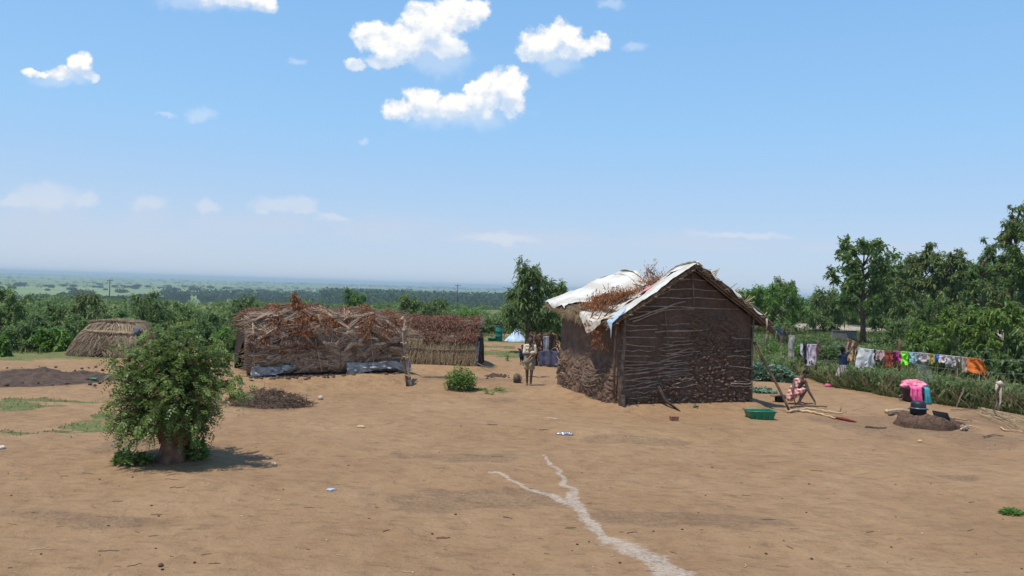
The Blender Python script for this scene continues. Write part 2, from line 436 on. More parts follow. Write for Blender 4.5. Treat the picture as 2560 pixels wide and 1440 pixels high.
ashl = [(1360, 1135, 5), (1372, 1158, 9), (1402, 1178, 14), (1412, 1205, 20), (1432, 1238, 24), (1440, 1262, 28), (1470, 1300, 30), (1500, 1330, 36), (1560, 1368, 55), (1620, 1395, 70), (1680, 1432, 75)]
ashr = [(1218, 1188, 6), (1245, 1190, 10), (1290, 1210, 12), (1340, 1228, 15), (1390, 1243, 20), (1435, 1262, 24)]
def streak(lst, x, y):
    r = np.zeros_like(x)
    w1_ = fbm(x * 3, y * 3, 0, 3, 71) * .14; w2_ = fbm(x * 3 + 40, y * 3, 0, 3, 72) * .14
    xx = x + w1_; yy = y + w2_
    for (a, b) in zip(lst[:-1], lst[1:]):
        p = G(a[0], a[1]); q = G(b[0], b[1]); wa = a[2] / FPX * p.y * .62; wb = b[2] / FPX * q.y * .62
        dx_, dy_ = q.x - p.x, q.y - p.y; t = np.clip(((xx - p.x) * dx_ + (yy - p.y) * dy_) / (dx_**2 + dy_**2), 0, 1)
        dd = np.hypot(xx - p.x - t * dx_, yy - p.y - t * dy_)
        r = np.maximum(r, 1 - sst(dd / (wa + (wb - wa) * t), 0.0, 1.7))
    return r
rad = np.hypot(GX, GY); ang = np.arctan2(GX, np.maximum(GY, 1e-3))
m_grass = patches(GRASSP, GX, GY)
# fence line: everything beyond it on the right is meadow
FL = [(GT(1880, 905)), (GT(2000, 955)), (GT(2110, 972)), (GT(2200, 988)), (GT(2300, 1003)), (GT(2400, 1018)), (GT(2560, 1040)), (GT(2760, 1075))]
fx = np.array([p.x for p in FL]); fy = np.array([p.y for p in FL])
fo_ = np.argsort(fx)
def fence_y(x): return np.interp(x, fx[fo_], fy[fo_])
beyond = GY - fence_y(GX) + fbm(GX * 1.5, GY * 1.5, 0, 3, 8) * .5
m_r = sst(beyond, -.1, .5) * sst(GX, FL[0].x - .9, FL[0].x - .3)
far_edge = 1 - 0 * GX
m_far = sst(rad + 3 * fbm(GX * .2, GY * .2, 0, 3, 12), 41, 47) * (ang > -.2) + (ang <= -.2) * sst(rad + 1.5 * fbm(GX * .5, GY * .5, 0, 3, 12), 30.5, 32.5)
m_grass = np.clip(np.maximum(np.maximum(m_grass, m_r), m_far), 0, 1)
gap = patches([(1270, 838, 60, 3), (1290, 862, 70, 4)], GX, GY, .3) * (GY < 70)
m_grass = m_grass * (1 - gap)
m_dark = patches(DARKP, GX, GY, .45, 1.0, 60)
m_ash = np.maximum(streak(ashl, GX, GY), streak(ashr, GX, GY)) * (GY < 16)
gme = g.mesh('ground', None)
for nm, a in (('grass', m_grass), ('dark', m_dark), ('ash', m_ash)):
    at = gme.attributes.new(nm, 'FLOAT', 'POINT'); at.data.foreach_set('value', a.astype(np.float32).ravel())
m = newmat('earth'); p = worldpos()
A_, B_, C_ = attr('grass'), attr('dark'), attr('ash')
big = noise(p, 0.35, 4, 0.55); mid_ = noise(p, 2.2, 5, 0.6, dist=.4); fine = noise(p, 16, 6, 0.7); strk = noise(vec('MULTIPLY', p, (1.0, 3.2, 1)), 2.6, 5, 0.65)
soil = ramp((big * 0.45 + mid_ * 0.40 + fine * 0.30 - 0.08).clamp(), [(0.28, (.242, .139, .070)), (0.44, (.306, .182, .094)), (0.58, (.355, .219, .116)), (0.76, (.415, .268, .152))])
soil = mix(smooth(strk, 0.58, 0.78) * 0.34, soil, (.185, .105, .062))
soil = mix(smooth(strk, 0.40, 0.27) * 0.35, soil, (.38, .245, .150))
spk = smooth(voro(p, 11.0), 0.14, 0.07) * smooth(noise(p, 1.9, 4), 0.47, 0.60)
soil = mix(spk * 0.7, soil, (.10, .065, .045))
spk2 = smooth(voro(vec('ADD', p, (3.3, 1.7, 0)), 6.0), 0.050, 0.03)
soil = mix(spk2 * 0.5, soil, (.50, .38, .25))
darkc = mix(mid_, (.095, .066, .048), (.165, .105, .070))
soil = mix((smooth(B_ + (mid_ + noise(p, 7, 4, .7) - 1.0) * 1.3, .15, .95) * (0.18 + smooth(fine, .42, .6) * 0.38)).clamp(), soil, darkc)
ashn = (smooth(noise(vec('MULTIPLY', p, (1.2, 2.6, 1)), 7, 9, 0.78) + (C_ - 0.50) * 0.36, 0.44, 0.58) * smooth(C_, 0.02, 0.4) + smooth(C_, 0.0, 1.0) * 0.12).clamp()
ashn = ashn * (0.30 + smooth(noise(vec('MULTIPLY', p, (1, 2.2, 1)), 20, 5, .7), .40, .60) * 0.70)
soil = mix(ashn * 0.88, soil, mix(fine, (.42, .34, .27), (.60, .52, .43)))
gl = noise(p, 0.02, 4, 0.6); gm = noise(p, 1.1, 4, 0.6)
gcol = ramp((gl * 0.45 + gm * 0.45 + noise(p, 6, 5, .7) * .3 - 0.12).clamp(), [(0.34, (.075, .100, .034)), (0.5, (.125, .165, .050)), (0.66, (.22, .20, .095))])
gcov = smooth(noise(p, 5.5, 5, 0.7) * 1.2 + A_ * 0.75, 0.95, 1.35) * 0.85
dist_ = vec('LENGTH', p)
vl = noise(vec('MULTIPLY', p, (1, 1.0, 1)), 0.0022, 5, 0.55)
plainc = ramp(vl, [(0.34, (.075, .11, .045)), (0.46, (.13, .175, .068)), (0.60, (.19, .24, .095)), (0.72, (.15, .17, .08))])
gcol = mix(smooth(dist_, 150, 500), gcol, plainc)
gcov = emax(gcov, smooth(dist_, 90, 130))
col = mix(gcov, soil, gcol)
hgt = mid_ * 0.8 + fine * 0.35 + noise(p, 60, 4, 0.7) * 0.12 + smooth(strk, .5, .75) * -0.25
hgt = hgt + smooth(voro(vec('ADD', p, vec('SCALE', noise(p, 2, 3, color=True), scale=.5)), 2.6, 'SMOOTH_F1'), 0.0, 0.6) * 0.5
finish(col, 0.95, hgt, 0.10, 1.0, 0.15)
gme.materials.append(m)
go = bpy.data.objects.new('ground', gme); COL.objects.link(go); go['kind'] = 'structure'

# ------------------------------------------------------------------ common materials
def leafmat(name, c1, c2, c3, transl=0.40, rough=0.5):
    m = newmat(name); i = island(); n = noise(coords('Object'), 0.9, 3, 0.6)
    f = (i * 0.55 + n * 0.7 + objrand() * 0.14 - 0.22).clamp()
    col = ramp(f, [(0.05, c1), (0.5, c2), (0.95, c3)])
    finish(col, rough, spec=0.25, transl=transl, tcol=mix(0.5, col, c3))
leafmat('leaf_mid', (.052, .092, .028), (.122, .190, .055), (.235, .315, .100))
leafmat('leaf_dark', (.052, .094, .025), (.122, .200, .050), (.240, .325, .095))
leafmat('leaf_olive', (.062, .095, .027), (.148, .200, .056), (.270, .305, .112))
leafmat('leaf_bright', (.050, .110, .018), (.115, .220, .035), (.205, .325, .060))
leafmat('leaf_yellow', (.048, .092, .014), (.115, .195, .028), (.240, .320, .055))
leafmat('leaf_shrub', (.060, .098, .020), (.138, .205, .045), (.260, .345, .090), .3, .4)
leafmat('leaf_rusty', (.060, .042, .014), (.130, .075, .025), (.20, .085, .030), .25)
leafmat('leaf_blue', (.075, .13, .080), (.16, .25, .155), (.30, .40, .27), .2)
leafmat('grassblade', (.035, .060, .016), (.085, .135, .032), (.230, .235, .095), .3, .6)
leafmat('leaf_far', (.020, .034, .016), (.032, .052, .022), (.060, .085, .036), .2, .9)
simple('bark', (.17, .115, .08), (.07, .05, .038), 9, .9, .02, 30)
simple('bark_red', (.25, .125, .080), (.10, .055, .038), 7, .9, .02, 25)
simple('bark_pale', (.34, .30, .24), (.12, .10, .08), 6, .9, .02, 25)
simple('wood_peeled', (.58, .43, .26), (.40, .26, .14), 8, .6, .003, 60)
simple('wood_grey', (.24, .18, .13), (.10, .072, .052), 6, .85, .004, 60)
simple('stick_brown', (.16, .10, .065), (.055, .036, .026), 6, .9, isl=True, c3=(.27, .18, .115))
simple('straw', (.42, .31, .18), (.20, .135, .078), 5, .85, isl=True, c3=(.62, .47, .28))
simple('straw_grey', (.42, .31, .20), (.19, .135, .09), 3, .9, isl=True, c3=(.62, .48, .32))
simple('twig_thatch', (.47, .335, .235), (.15, .100, .070), 1.5, .9, isl=True, c3=(.74, .57, .41))
simple('deadleaf', (.34, .135, .050), (.15, .060, .028), 3, .8, isl=True, c3=(.46, .20, .075), transl=.15)

# ------------------------------------------------------------------ foliage
def fronds(g, P, D, L, Wd, rng, droop=0.6, K=4, leaflets=False):
    """N drooping fronds: P base points, D directions, L lengths"""
    N = len(P); L = np.broadcast_to(L, N); D, A, B = basis(D)
    ph = rng.uniform(0, 6.28, N)[:, None]; S_ = A * np.cos(ph) * 0.9 + B * np.sin(ph) * 0.4; S_ /= np.linalg.norm(S_, axis=1, keepdims=True)
    t = np.linspace(0, 1, K); dr = rng.uniform(.4, 1.2, N) * droop
    C = P[:, None] + D[:, None] * (L[:, None] * t)[..., None]
    C[:, :, 2] -= (dr * L)[:, None] * t[None]**2
    if not leaflets:
        wp = np.interp(t, [0, .3, .75, 1], [.35, 1, .85, .15])
        w = (np.broadcast_to(Wd, N)[:, None] * wp)[..., None] * S_[:, None]
        V = np.stack([C - w, C + w], 2)
        q = np.array([(2 * k, 2 * k + 1, 2 * k + 3, 2 * k + 2) for k in range(K - 1)])
        g.add(V, q[None] + (np.arange(N) * 2 * K)[:, None, None])
    else:
        M = leaflets; tt = np.linspace(.15, 1, M)
        Cc = P[:, None] + D[:, None] * (L[:, None] * tt)[..., None]; Cc[:, :, 2] -= (dr * L)[:, None] * tt[None]**2
        Dd = D[:, None] * np.ones((1, M, 1)); Dd = Dd.copy(); Dd[:, :, 2] -= (2 * dr)[:, None] * tt[None]; Dd /= np.linalg.norm(Dd, axis=2, keepdims=True)
        ll = np.broadcast_to(Wd, N)[:, None, None] * np.interp(tt, [0, .4, 1], [.7, 1, .55])[None, :, None]
        for sg in (-1, 1):
            O = Cc; dirn = S_[:, None] * sg + Dd * .55 + rng.normal(0, .18, (N, M, 3)); dirn[:, :, 2] -= .15
            dirn /= np.linalg.norm(dirn, axis=2, keepdims=True)
            sd = np.cross(dirn, np.cross(S_[:, None] * np.ones((1, M, 1)), Dd)); sd /= np.maximum(np.linalg.norm(sd, axis=2, keepdims=True), 1e-6)
            a = O; b = O + dirn * ll * .5 + sd * ll * .22; c = O + dirn * ll; d_ = O + dirn * ll * .5 - sd * ll * .22
            V = np.stack([a, b, c, d_], 2); g.add(V, np.arange(N * M * 4).reshape(-1, 4))
def prof(h, kind):
    if kind == 'round': return np.sqrt(np.clip(1 - ((h - .5) / .52)**2, 0.02, 1))
    if kind == 'flat': return np.sqrt(np.clip(1 - ((h - .72) / .70)**2, 0.02, 1))
    if kind == 'cone': return np.clip(1.12 - h, .05, 1) ** .55 * np.clip(h * 3.5 + .35, 0, 1)
    if kind == 'bush': return np.sqrt(np.clip(1 - (np.maximum(h - .25, 0) / .78)**2, .02, 1))
def tree_geo(seed, H, Rx, th, nl, nt, nf, fl, fw, kind='round', droop=.6, leaflets=False, tr=.1, trunks=1, low=.15):
    rng = np.random.default_rng(seed); gl_ = Geo(); gw = Geo()
    bases = [(rng.uniform(-.12, .12) * Rx * (trunks > 1), rng.uniform(-.1, .1) * Rx * (trunks > 1)) for _ in range(trunks)]
    tops = []
    for (bx, by) in bases:
        lx, ly = bx * 2.2 + rng.uniform(-.05, .05) * H, by * 2.2 + rng.uniform(-.05, .05) * H
        hh = H * (.78 if kind != 'bush' else .5)
        pts = [(bx, by, -.15), (bx + lx * .12, by + ly * .12, th * .5), (bx + lx * .3, by + ly * .3 + .02 * H, th), (bx + lx * .6, by + ly * .6, (th + hh) / 2), (bx + lx, by + ly, hh)]
        gw.tube(pts, np.array([1.35, 1, .85, .5, .12]) * tr / (1 if trunks == 1 else 1.5), 8); tops.append(np.array(pts, float))
    FP, FD = [], []; sp0, sp1, sr = [], [], []
    for i in range(nl):
        tp = tops[i % len(tops)]
        h = low + (1 - low) * ((i + .5) / nl) ** .85
        az = i * 2.39996 + rng.uniform(-.5, .5); rr_ = Rx * float(prof(h, kind)) * rng.uniform(.55, 1.12)
        zt = h * H * rng.uniform(.93, 1.05)
        zs = np.clip(zt - rr_ * rng.uniform(.45, .9), th * .55, H * .75)
        s0 = np.array([np.interp(zs, tp[:, 2], tp[:, 0]), np.interp(zs, tp[:, 2], tp[:, 1]), zs])
        e = np.array([s0[0] * .3 + rr_ * math.cos(az), s0[1] * .3 + rr_ * math.sin(az), zt])
        mdl = (s0 + e) / 2 + np.array([0, 0, .12 * rr_])
        cur = lambda t: (1 - t)**2 * s0 + 2 * t * (1 - t) * mdl + t * t * e
        gw.tube([cur(t) for t in (0, .35, .7, 1)], np.array([.38, .27, .16, .05]) * tr, 5)
        for j in range(nt):
            t = rng.uniform(.3, 1.0) ** .7; b = cur(t)
            dr = np.array([math.cos(az), math.sin(az), .25]) * .7 + rng.normal(0, .75, 3); dr /= np.linalg.norm(dr)
            ln = Rx * rng.uniform(.12, .34); e2 = b + dr * ln; sp0.append(b); sp1.append(e2); sr.append(.10 * tr)
            k = rng.integers(int(nf * .6), int(nf * 1.4) + 1); q = rng.uniform(.1, 1.05, k)[:, None]
            FP.append(b + (e2 - b) * q + rng.normal(0, .04 * Rx, (k, 3)))
            FD.append(dr * .5 + rng.normal(0, .8, (k, 3)) + np.array([0, 0, .25]))
    gw.sticks(sp0, sp1, np.array(sr), rng=rng, K=2, S=3)
    FP = np.concatenate(FP); FD = np.concatenate(FD)
    FP[:, 2] = np.maximum(FP[:, 2], .05)
    fronds(gl_, FP, FD, fl * rng.uniform(.6, 1.3, len(FP)), fw * rng.uniform(.7, 1.3, len(FP)), rng, droop, leaflets=leaflets)
    return gl_, gw
TREES = []
def put_tree(name, label, cat, px, D, top, halfw, seed, leaf='leaf_mid', bark='bark', kind='round', dens=1.0, group=None, fl=.19, fw=.030, droop=.6, thf=.25, trunks=1, low=.15, tr=None, nl=None, scale=None):
    b = onD(px, D); H = max((PD(px, top, D).z - b.z), .6); Rx = halfw / FPX * D
    n = nl or int(14 + Rx * 7 * dens); nt_ = 12
    vol = H * Rx
    nf = int(np.clip(30 * dens * vol / (n * nt_ * .05) , 8, 34))
    gl_, gw = tree_geo(seed, H, Rx, H * thf, n, nt_, nf, fl, fw, kind, droop, tr=tr or .035 * H ** .9, trunks=trunks, low=low)
    t = thing(name, b, label, cat, group)
    gw.obj('trunk', bark, t); gl_.obj('crown', leaf, t); TREES.append(t)
    return t
def copy_tree(src, loc, label, sc=1.0, rz=0.0, sz=None, group=None):
    c = src.copy(); COL.objects.link(c); c.location = loc; c.scale = (sc, sc, sz or sc); c.rotation_euler.z = rz; c['label'] = label
    if group: c['group'] = group
    for ch in src.children:
        k = ch.copy(); COL.objects.link(k); k.parent = c
    return c
GB = 'feathery trees beyond the yard'
belt = [  # px, D, top, halfw, leaf, kind, label
 (12, 34, 722, 62, 'leaf_dark', 'round', 'dark tall feathery tree at the far left edge of the yard'),
 (92, 32, 792, 52, 'leaf_mid', 'bush', 'low green bush between the far left dark tree and the thatched hut'),
 (150, 36, 768, 55, 'leaf_mid', 'round', 'rounded green tree left of the thatched hut, behind the low bushes'),
 (222, 38, 732, 62, 'leaf_olive', 'cone', 'olive tree with a pointed top rising behind the left side of the thatched hut'),
 (285, 35, 776, 45, 'leaf_mid', 'round', 'green tree right behind the roof of the thatched hut'),
 (372, 37, 735, 66, 'leaf_mid', 'round', 'broad feathery tree behind the right end of the thatched hut'),
 (450, 40, 762, 56, 'leaf_dark', 'round', 'darker tree right of the broad feathery one, above the trunk shrub'),
 (520, 36, 778, 50, 'leaf_mid', 'bush', 'green bushy tree above the right side of the big shrub'),
 (622, 42, 740, 60, 'leaf_mid', 'cone', 'feathery tree rising behind the left corner of the stick hut'),
 (715, 45, 768, 60, 'leaf_dark', 'round', 'dark tree mostly hidden behind the roof of the stick hut'),
 (880, 46, 728, 46, 'leaf_bright', 'cone', 'light green tree standing up behind the middle of the stick hut roof'),
 (818, 47, 762, 46, 'leaf_mid', 'round', 'small tree left of the light green one behind the stick hut'),
 (962, 46, 775, 50, 'leaf_mid', 'round', 'low tree between the light green tree and the gap right of it'),
 (1030, 43, 735, 52, 'leaf_mid', 'cone', 'feathery tree behind the joint of the two thatched shelters'),
 (1090, 44, 745, 44, 'leaf_mid', 'round', 'rounded tree behind the roof of the straw shelter'),
 (1172, 52, 776, 52, 'leaf_bright', 'bush', 'bright low bush behind the right end of the straw shelter'),
 (1235, 50, 792, 42, 'leaf_mid', 'round', 'small tree above the green drum'),
]
for i, (px, D, top, hw, lf, kd, lb) in enumerate(belt):
    put_tree('feathery_tree' if kd != 'bush' else 'green_bush', lb, 'tree' if kd != 'bush' else 'bush', px, D, top, hw, 100 + i, lf, kind=kd, group=GB, dens=1.0, droop=.8, low=.08 if kd != 'bush' else .05, trunks=2)
put_tree('feathery_tree', 'tall leafy tree with drooping fronds directly behind the boy in the pale shirt', 'tree', 1318, 36, 664, 70, 7, 'leaf_mid', kind='cone', dens=1.35, droop=.9, fl=.24, fw=.032, thf=.30, low=.34, trunks=2)
put_tree('feathery_tree', 'leafy tree leaning towards the mud hut roof, right of the tall one behind the boy', 'tree', 1375, 37, 694, 62, 8, 'leaf_dark', kind='round', dens=1.3, droop=.9, fl=.24, fw=.032, thf=.22, low=.2)
put_tree('green_bush', 'leafy bush filling the gap between the green drum and the tall tree behind the boy', 'bush', 1285, 56, 770, 45, 9, 'leaf_mid', kind='bush', dens=1.2, low=.05)
low = [(60, 30.5, 812, 62, 'leaf_mid', 'short bush at the left edge in front of the dark tree'), (135, 30.5, 822, 50, 'leaf_bright', 'short bright bush just left of the thatched hut'),
       (440, 33, 815, 60, 'leaf_mid', 'bush seen between the thatched hut and the big shrub'), (575, 32, 822, 42, 'leaf_bright', 'bright green bush touching the left side of the stick hut'),
       (505, 33.5, 805, 50, 'leaf_mid', 'bush behind the top right of the big shrub'), (8, 28, 868, 16, 'leaf_bright', 'small round bush on bare earth at the left picture edge'),
       (345, 34, 800, 50, 'leaf_mid', 'bush hugging the right end of the thatched hut'), (195, 33, 800, 50, 'leaf_mid', 'bush just behind the left slope of the thatched hut')]
for i, (px, D, top, hw, lf, lb) in enumerate(low):
    put_tree('green_bush', lb, 'bush', px, D, top, hw, 300 + i, lf, kind='bush', dens=1.0, droop=.6, low=.05, thf=.1, trunks=3, group='bushes along the left edge of the yard')
# right-hand woodland
right = [
 (1935, 62, 714, 78, 'leaf_bright', 'round', 'broad bright green tree just right of the mud hut eave', .9),
 (1958, 78, 697, 52, 'leaf_olive', 'cone', 'darker spiky tree rising behind the bright green one', .9),
 (2062, 66, 722, 62, 'leaf_mid', 'round', 'round tree with a forked pale trunk above the white towel line', .9),
 (2010, 84, 765, 60, 'leaf_mid', 'round', 'low distant tree in the gap between the bright green and the round tree', .8),
 (2128, 80, 742, 52, 'leaf_mid', 'round', 'medium tree filling the space left of the tall dark tree', .8),
 (2240, 62, 648, 58, 'leaf_dark', 'cone', 'tall dark tree right of the tallest thin trunked one', 1.2),
 (2300, 58, 612, 60, 'leaf_olive', 'round', 'tall olive brown tree with twiggy top in the middle of the right woodland', 1.3),
 (2372, 56, 622, 56, 'leaf_olive', 'cone', 'olive tree with upright reddish tips, right of the twiggy one', 1.2),
 (2430, 58, 650, 58, 'leaf_dark', 'round', 'shadowed tree in the dip of the treetops left of the tallest edge tree', 1.2),
 (2525, 40, 508, 56, 'leaf_olive', 'cone', 'tallest tree standing against the sky at the right picture edge', 1.5),
 (2590, 38, 500, 70, 'leaf_dark', 'round', 'tall dark tree cut off by the right picture edge', 1.3),
 (2470, 46, 600, 46, 'leaf_dark', 'round', 'tree tucked under the left side of the tallest edge tree', 1.2),
 (2200, 74, 725, 70, 'leaf_dark', 'round', 'dark tree low behind the trunk of the tall thin trunked tree', .9),
 (2330, 46, 742, 80, 'leaf_dark', 'bush', 'dark undergrowth bush behind the middle of the washing line', 1.1),
 (2250, 44, 800, 62, 'leaf_mid', 'bush', 'green bush behind the green and pink washing', 1.1),
 (2395, 32, 768, 82, 'leaf_yellow', 'bush', 'large yellow green bush arching over the washing line', 1.5),
 (2510, 30, 762, 84, 'leaf_yellow', 'bush', 'large yellow green bush at the right edge behind the wires', 1.5),
 (2310, 35, 806, 60, 'leaf_yellow', 'bush', 'smaller yellow green bush left of the large arching one', 1.3),
 (2590, 29, 800, 70, 'leaf_mid', 'bush', 'bush cut off by the right picture edge beside the wires', 1.2),
 (2450, 27.5, 880, 60, 'leaf_mid', 'bush', 'low green bush under the orange cloth end of the line', 1.0),
 (2540, 26.5, 900, 55, 'leaf_mid', 'bush', 'low green bush behind the rag tied stake', 1.0),
]
for i, (px, D, top, hw, lf, kd, lb, dn) in enumerate(right):
    put_tree('woodland_tree' if kd != 'bush' else 'green_bush', lb, 'tree' if kd != 'bush' else 'bush', px, D, top, hw, 500 + i, lf, kind=kd, dens=dn,
             droop=.85, low=.06 if kd == 'bush' else .10, trunks=2 if i % 2 else 1, fl=.26 if D > 50 else .18, fw=.05 if D > 50 else .032, thf=.12,
             group='trees and bushes of the right woodland')
put_tree('woodland_tree', 'tall open crowned tree with a thin straight trunk, first of the right woodland', 'tree', 2160, 50, 600, 78, 77, 'leaf_dark', kind='flat', dens=.9, droop=.5, fl=.24, fw=.055, thf=.34, low=.38, tr=.17, nl=24)
# trees behind the hut on the far right distance to close the horizon
for i, (px, D, top, hw) in enumerate([(1890, 95, 728, 60), (1830, 100, 735, 60), (2075, 100, 742, 70), (2180, 100, 715, 90), (2290, 90, 690, 90), (2400, 90, 690, 90), (2520, 80, 660, 100), (2640, 60, 620, 100)]):
    put_tree('woodland_tree', ['distant tree showing over the eave of the mud hut', 'distant tree hidden behind the gable', 'distant pale tree in the gap above the concrete wall', 'background tree behind the thin trunked tree', 'background tree behind the olive twiggy tree', 'background tree behind the reddish tipped tree', 'background tree behind the tallest edge tree', 'background tree beyond the right edge'][i],
             'tree', px, D, top, hw, 700 + i, 'leaf_mid' if i < 3 else 'leaf_dark', kind='round', dens=.55, fl=.5, fw=.12, low=.05, thf=.12, group='trees at the back of the right woodland')

# ------------------------------------------------------------------ the plain: trees, woods
rng = np.random.default_rng(5)
def far_tree_proto(seed, flat):
    r = np.random.default_rng(seed); g1 = Geo(); g2 = Geo()
    n = 260; th = r.uniform(0, 6.28, n); rr_ = np.sqrt(r.uniform(0, 1, n)); z = r.uniform(-1, 1, n) * np.sqrt(1 - rr_**2 * .9)
    P = np.stack([rr_ * np.cos(th) * 1.0, rr_ * np.sin(th), z * flat], 1); P[:, 2] += .62 + .08 * np.sin(th * 3 + seed)
    fronds(g1, P, r.normal(0, 1, (n, 3)), .30, .11, r, .3, K=3)
    g2.tube([(0, 0, -.1), (.03, 0, .3), (0, .02, .6)], [.07, .05, .03], 6)
    for k in range(4): a = k * 1.6; g2.tube([(0, 0, .3), (.4 * math.cos(a), .4 * math.sin(a), .58)], [.035, .012], 4)
    return g1, g2
protos = []
for k in range(4):
    g1, g2 = far_tree_proto(900 + k, (.30, .42, .55, .25)[k])
    protos.append((g1.mesh('crown', 'leaf_far'), g2.mesh('trunk', 'bark')))
LBF = 'small dark savannah tree scattered on the green plain far below'
nfar = 0
for k in range(900):
    if nfar >= 235: break
    a = rng.uniform(-36, 5); r_ = math.exp(rng.uniform(math.log(640), math.log(2300)))
    if vn(r_ * math.sin(R(a)) * .006, r_ * .006, 0, 44) < rng.uniform(.2, .8): continue
    if r_ < 1500 and -14 < a < 3 and r_ > 900: continue
    x, y = r_ * math.sin(R(a)), r_ * math.cos(R(a)); s_ = rng.uniform(4.0, 9.0)
    t = thing('savannah_tree', (x, y, Tz(x, y)), LBF, 'tree', 'savannah trees on the plain', rng.uniform(0, 6))
    t.scale = (s_ * rng.uniform(.9, 1.3), s_, s_ * rng.uniform(.75, 1.05)); c_, w_ = protos[k % 4]
    link(c_, 'crown', t); link(w_, 'trunk', t); nfar += 1
def blobs(n, amin, amax, rmin, rmax, smin, smax, cl, seed, cards=9, zf=.6, thr=.5, cs=.5):
    r = np.random.default_rng(seed); g1 = Geo(); a = np.radians(r.uniform(amin, amax, n * 3)); q = np.exp(r.uniform(math.log(rmin), math.log(rmax), n * 3))
    X, Y = q * np.sin(a), q * np.cos(a); k = vn(X * cl, Y * cl, 0, seed) > thr + .15 * r.uniform(-1, 1, n * 3)
    X, Y = X[k][:n], Y[k][:n]; Z = T(X, Y); S_ = r.uniform(smin, smax, len(X))
    N = len(X) * cards
    P = np.repeat(np.stack([X, Y, Z], 1), cards, 0); s_ = np.repeat(S_, cards)[:, None]
    o = np.clip(r.normal(0, .38, (N, 3)), -.75, .75); o[:, 2] = np.abs(o[:, 2]) * zf * 1.6 + .08
    fronds(g1, P + o * s_, r.normal(0, 1, (N, 3)), s_[:, 0] * cs, s_[:, 0] * cs * .4, r, .3, K=3)
    return g1
tag(blobs(1300, -40, 8, 1700, 9000, 5, 11, .0025, 61, 14, .5, .55, .32).obj('savannah_woodland', 'leaf_far'), 'scattered far trees fading into blue across the plain', 'woodland', kind='stuff')
tag(blobs(1500, -40, 10, 5000, 26000, 12, 22, .0007, 62, 8, .30, .50).obj('distant_woodland', 'leaf_far'), 'dark blue bands of woodland under the horizon', 'woodland', kind='stuff')
leafmat('leaf_forest', (.016, .040, .016), (.034, .072, .024), (.070, .125, .036), .2, .9)
tag(blobs(1500, -13.5, 2.5, 900, 1350, 9, 15, .0001, 63, 40, 1.0, .0, .28).obj('plantation_forest', 'leaf_forest'), 'dense dark green belt of forest between the yard trees and the plain', 'forest', kind='stuff')
tag(blobs(260, -24, -10, 1150, 1400, 7, 11, .004, 64, 20, .8, .45).obj('plain_thicket', 'leaf_forest'), 'thin line of thicket left of the forest belt on the plain', 'forest', kind='stuff')
tag(blobs(520, -40, 6, 52, 260, 0.9, 1.9, .02, 65, 150, .55, .3, .13).obj('slope_scrub', 'leaf_mid'), 'green scrub covering the slope below the yard', 'scrub', kind='stuff')
# ------------------------------------------------------------------ mud hut
simple('mud_lit', (.205, .130, .088), (.120, .073, .050), 3, .95, .03, 22)  # lighter copy of the mud, sunlit tone of the left wall put into colour
simple('stick_pale', (.40, .295, .215), (.22, .155, .11), 6, .85, .003, 60)
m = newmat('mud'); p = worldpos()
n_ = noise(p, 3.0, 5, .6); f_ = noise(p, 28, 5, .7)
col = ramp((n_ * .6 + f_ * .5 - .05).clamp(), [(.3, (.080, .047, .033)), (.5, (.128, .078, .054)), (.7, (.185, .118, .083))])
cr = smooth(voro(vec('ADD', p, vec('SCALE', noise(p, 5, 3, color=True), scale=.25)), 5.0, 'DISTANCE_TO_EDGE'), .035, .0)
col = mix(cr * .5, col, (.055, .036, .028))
col = mix(attr('clod_lit'), col, mix(f_, (.110, .066, .044), (.215, .138, .096)))  # light on clod faces and shade in the gaps painted into the colour
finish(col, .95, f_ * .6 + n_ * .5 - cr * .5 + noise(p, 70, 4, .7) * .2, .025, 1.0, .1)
simple('tarp_white', (.68, .65, .58), (.42, .36, .28), 1.5, .6, .012, 7, spec=.3)
simple('tarp_dirty', (.62, .57, .49), (.36, .28, .20), 4, .7, .005, 14)
simple('tarp_grey', (.46, .465, .46), (.20, .205, .21), 5, .55, .012, 10, spec=.35)
simple('tarp_blue', (.30, .42, .56), (.50, .58, .66), 3, .45, .004, 12, spec=.4)
simple('blue_rag', (.03, .13, .50), (.02, .07, .28), 9, .6, .004, 30)
simple('pink_rag', (.70, .25, .26), (.42, .12, .14), 9, .8, .004, 30)
simple('bark_slab', (.105, .070, .052), (.040, .028, .022), 9, .9, .02, 30)
hut = thing('mud_hut', HA, 'dark mud hut with bare wattle sticks and a torn white tarp roof', 'hut')
rng = np.random.default_rng(11)
EAVE = 2.17; PEAK = 3.68 - HZ + .04
UN, VN = np.array(uh), np.array(vh); A0 = np.array(HA)
def H3(u_, v_, z): return A0 + np.asarray(u_)[..., None] * UN + np.asarray(v_)[..., None] * VN + np.asarray(z)[..., None] * np.array([0, 0, 1.])
def lumps(u_, z_, s, rows=15.0):
    f1, f2, i_ = worley(u_ * 8.5 + fbm(u_ * 3, z_ * 3, 0, 2, s) * 1.6, z_ * rows + fbm(u_ * 3, z_ * 3, 3, 2, s) * 1.5, s)
    return np.clip(.60 - f1, 0, 1) ** .6 * (.5 + .7 * i_) * .115 + .03 * fbm(u_ * 16, z_ * 20, 0, 3, s + 3)
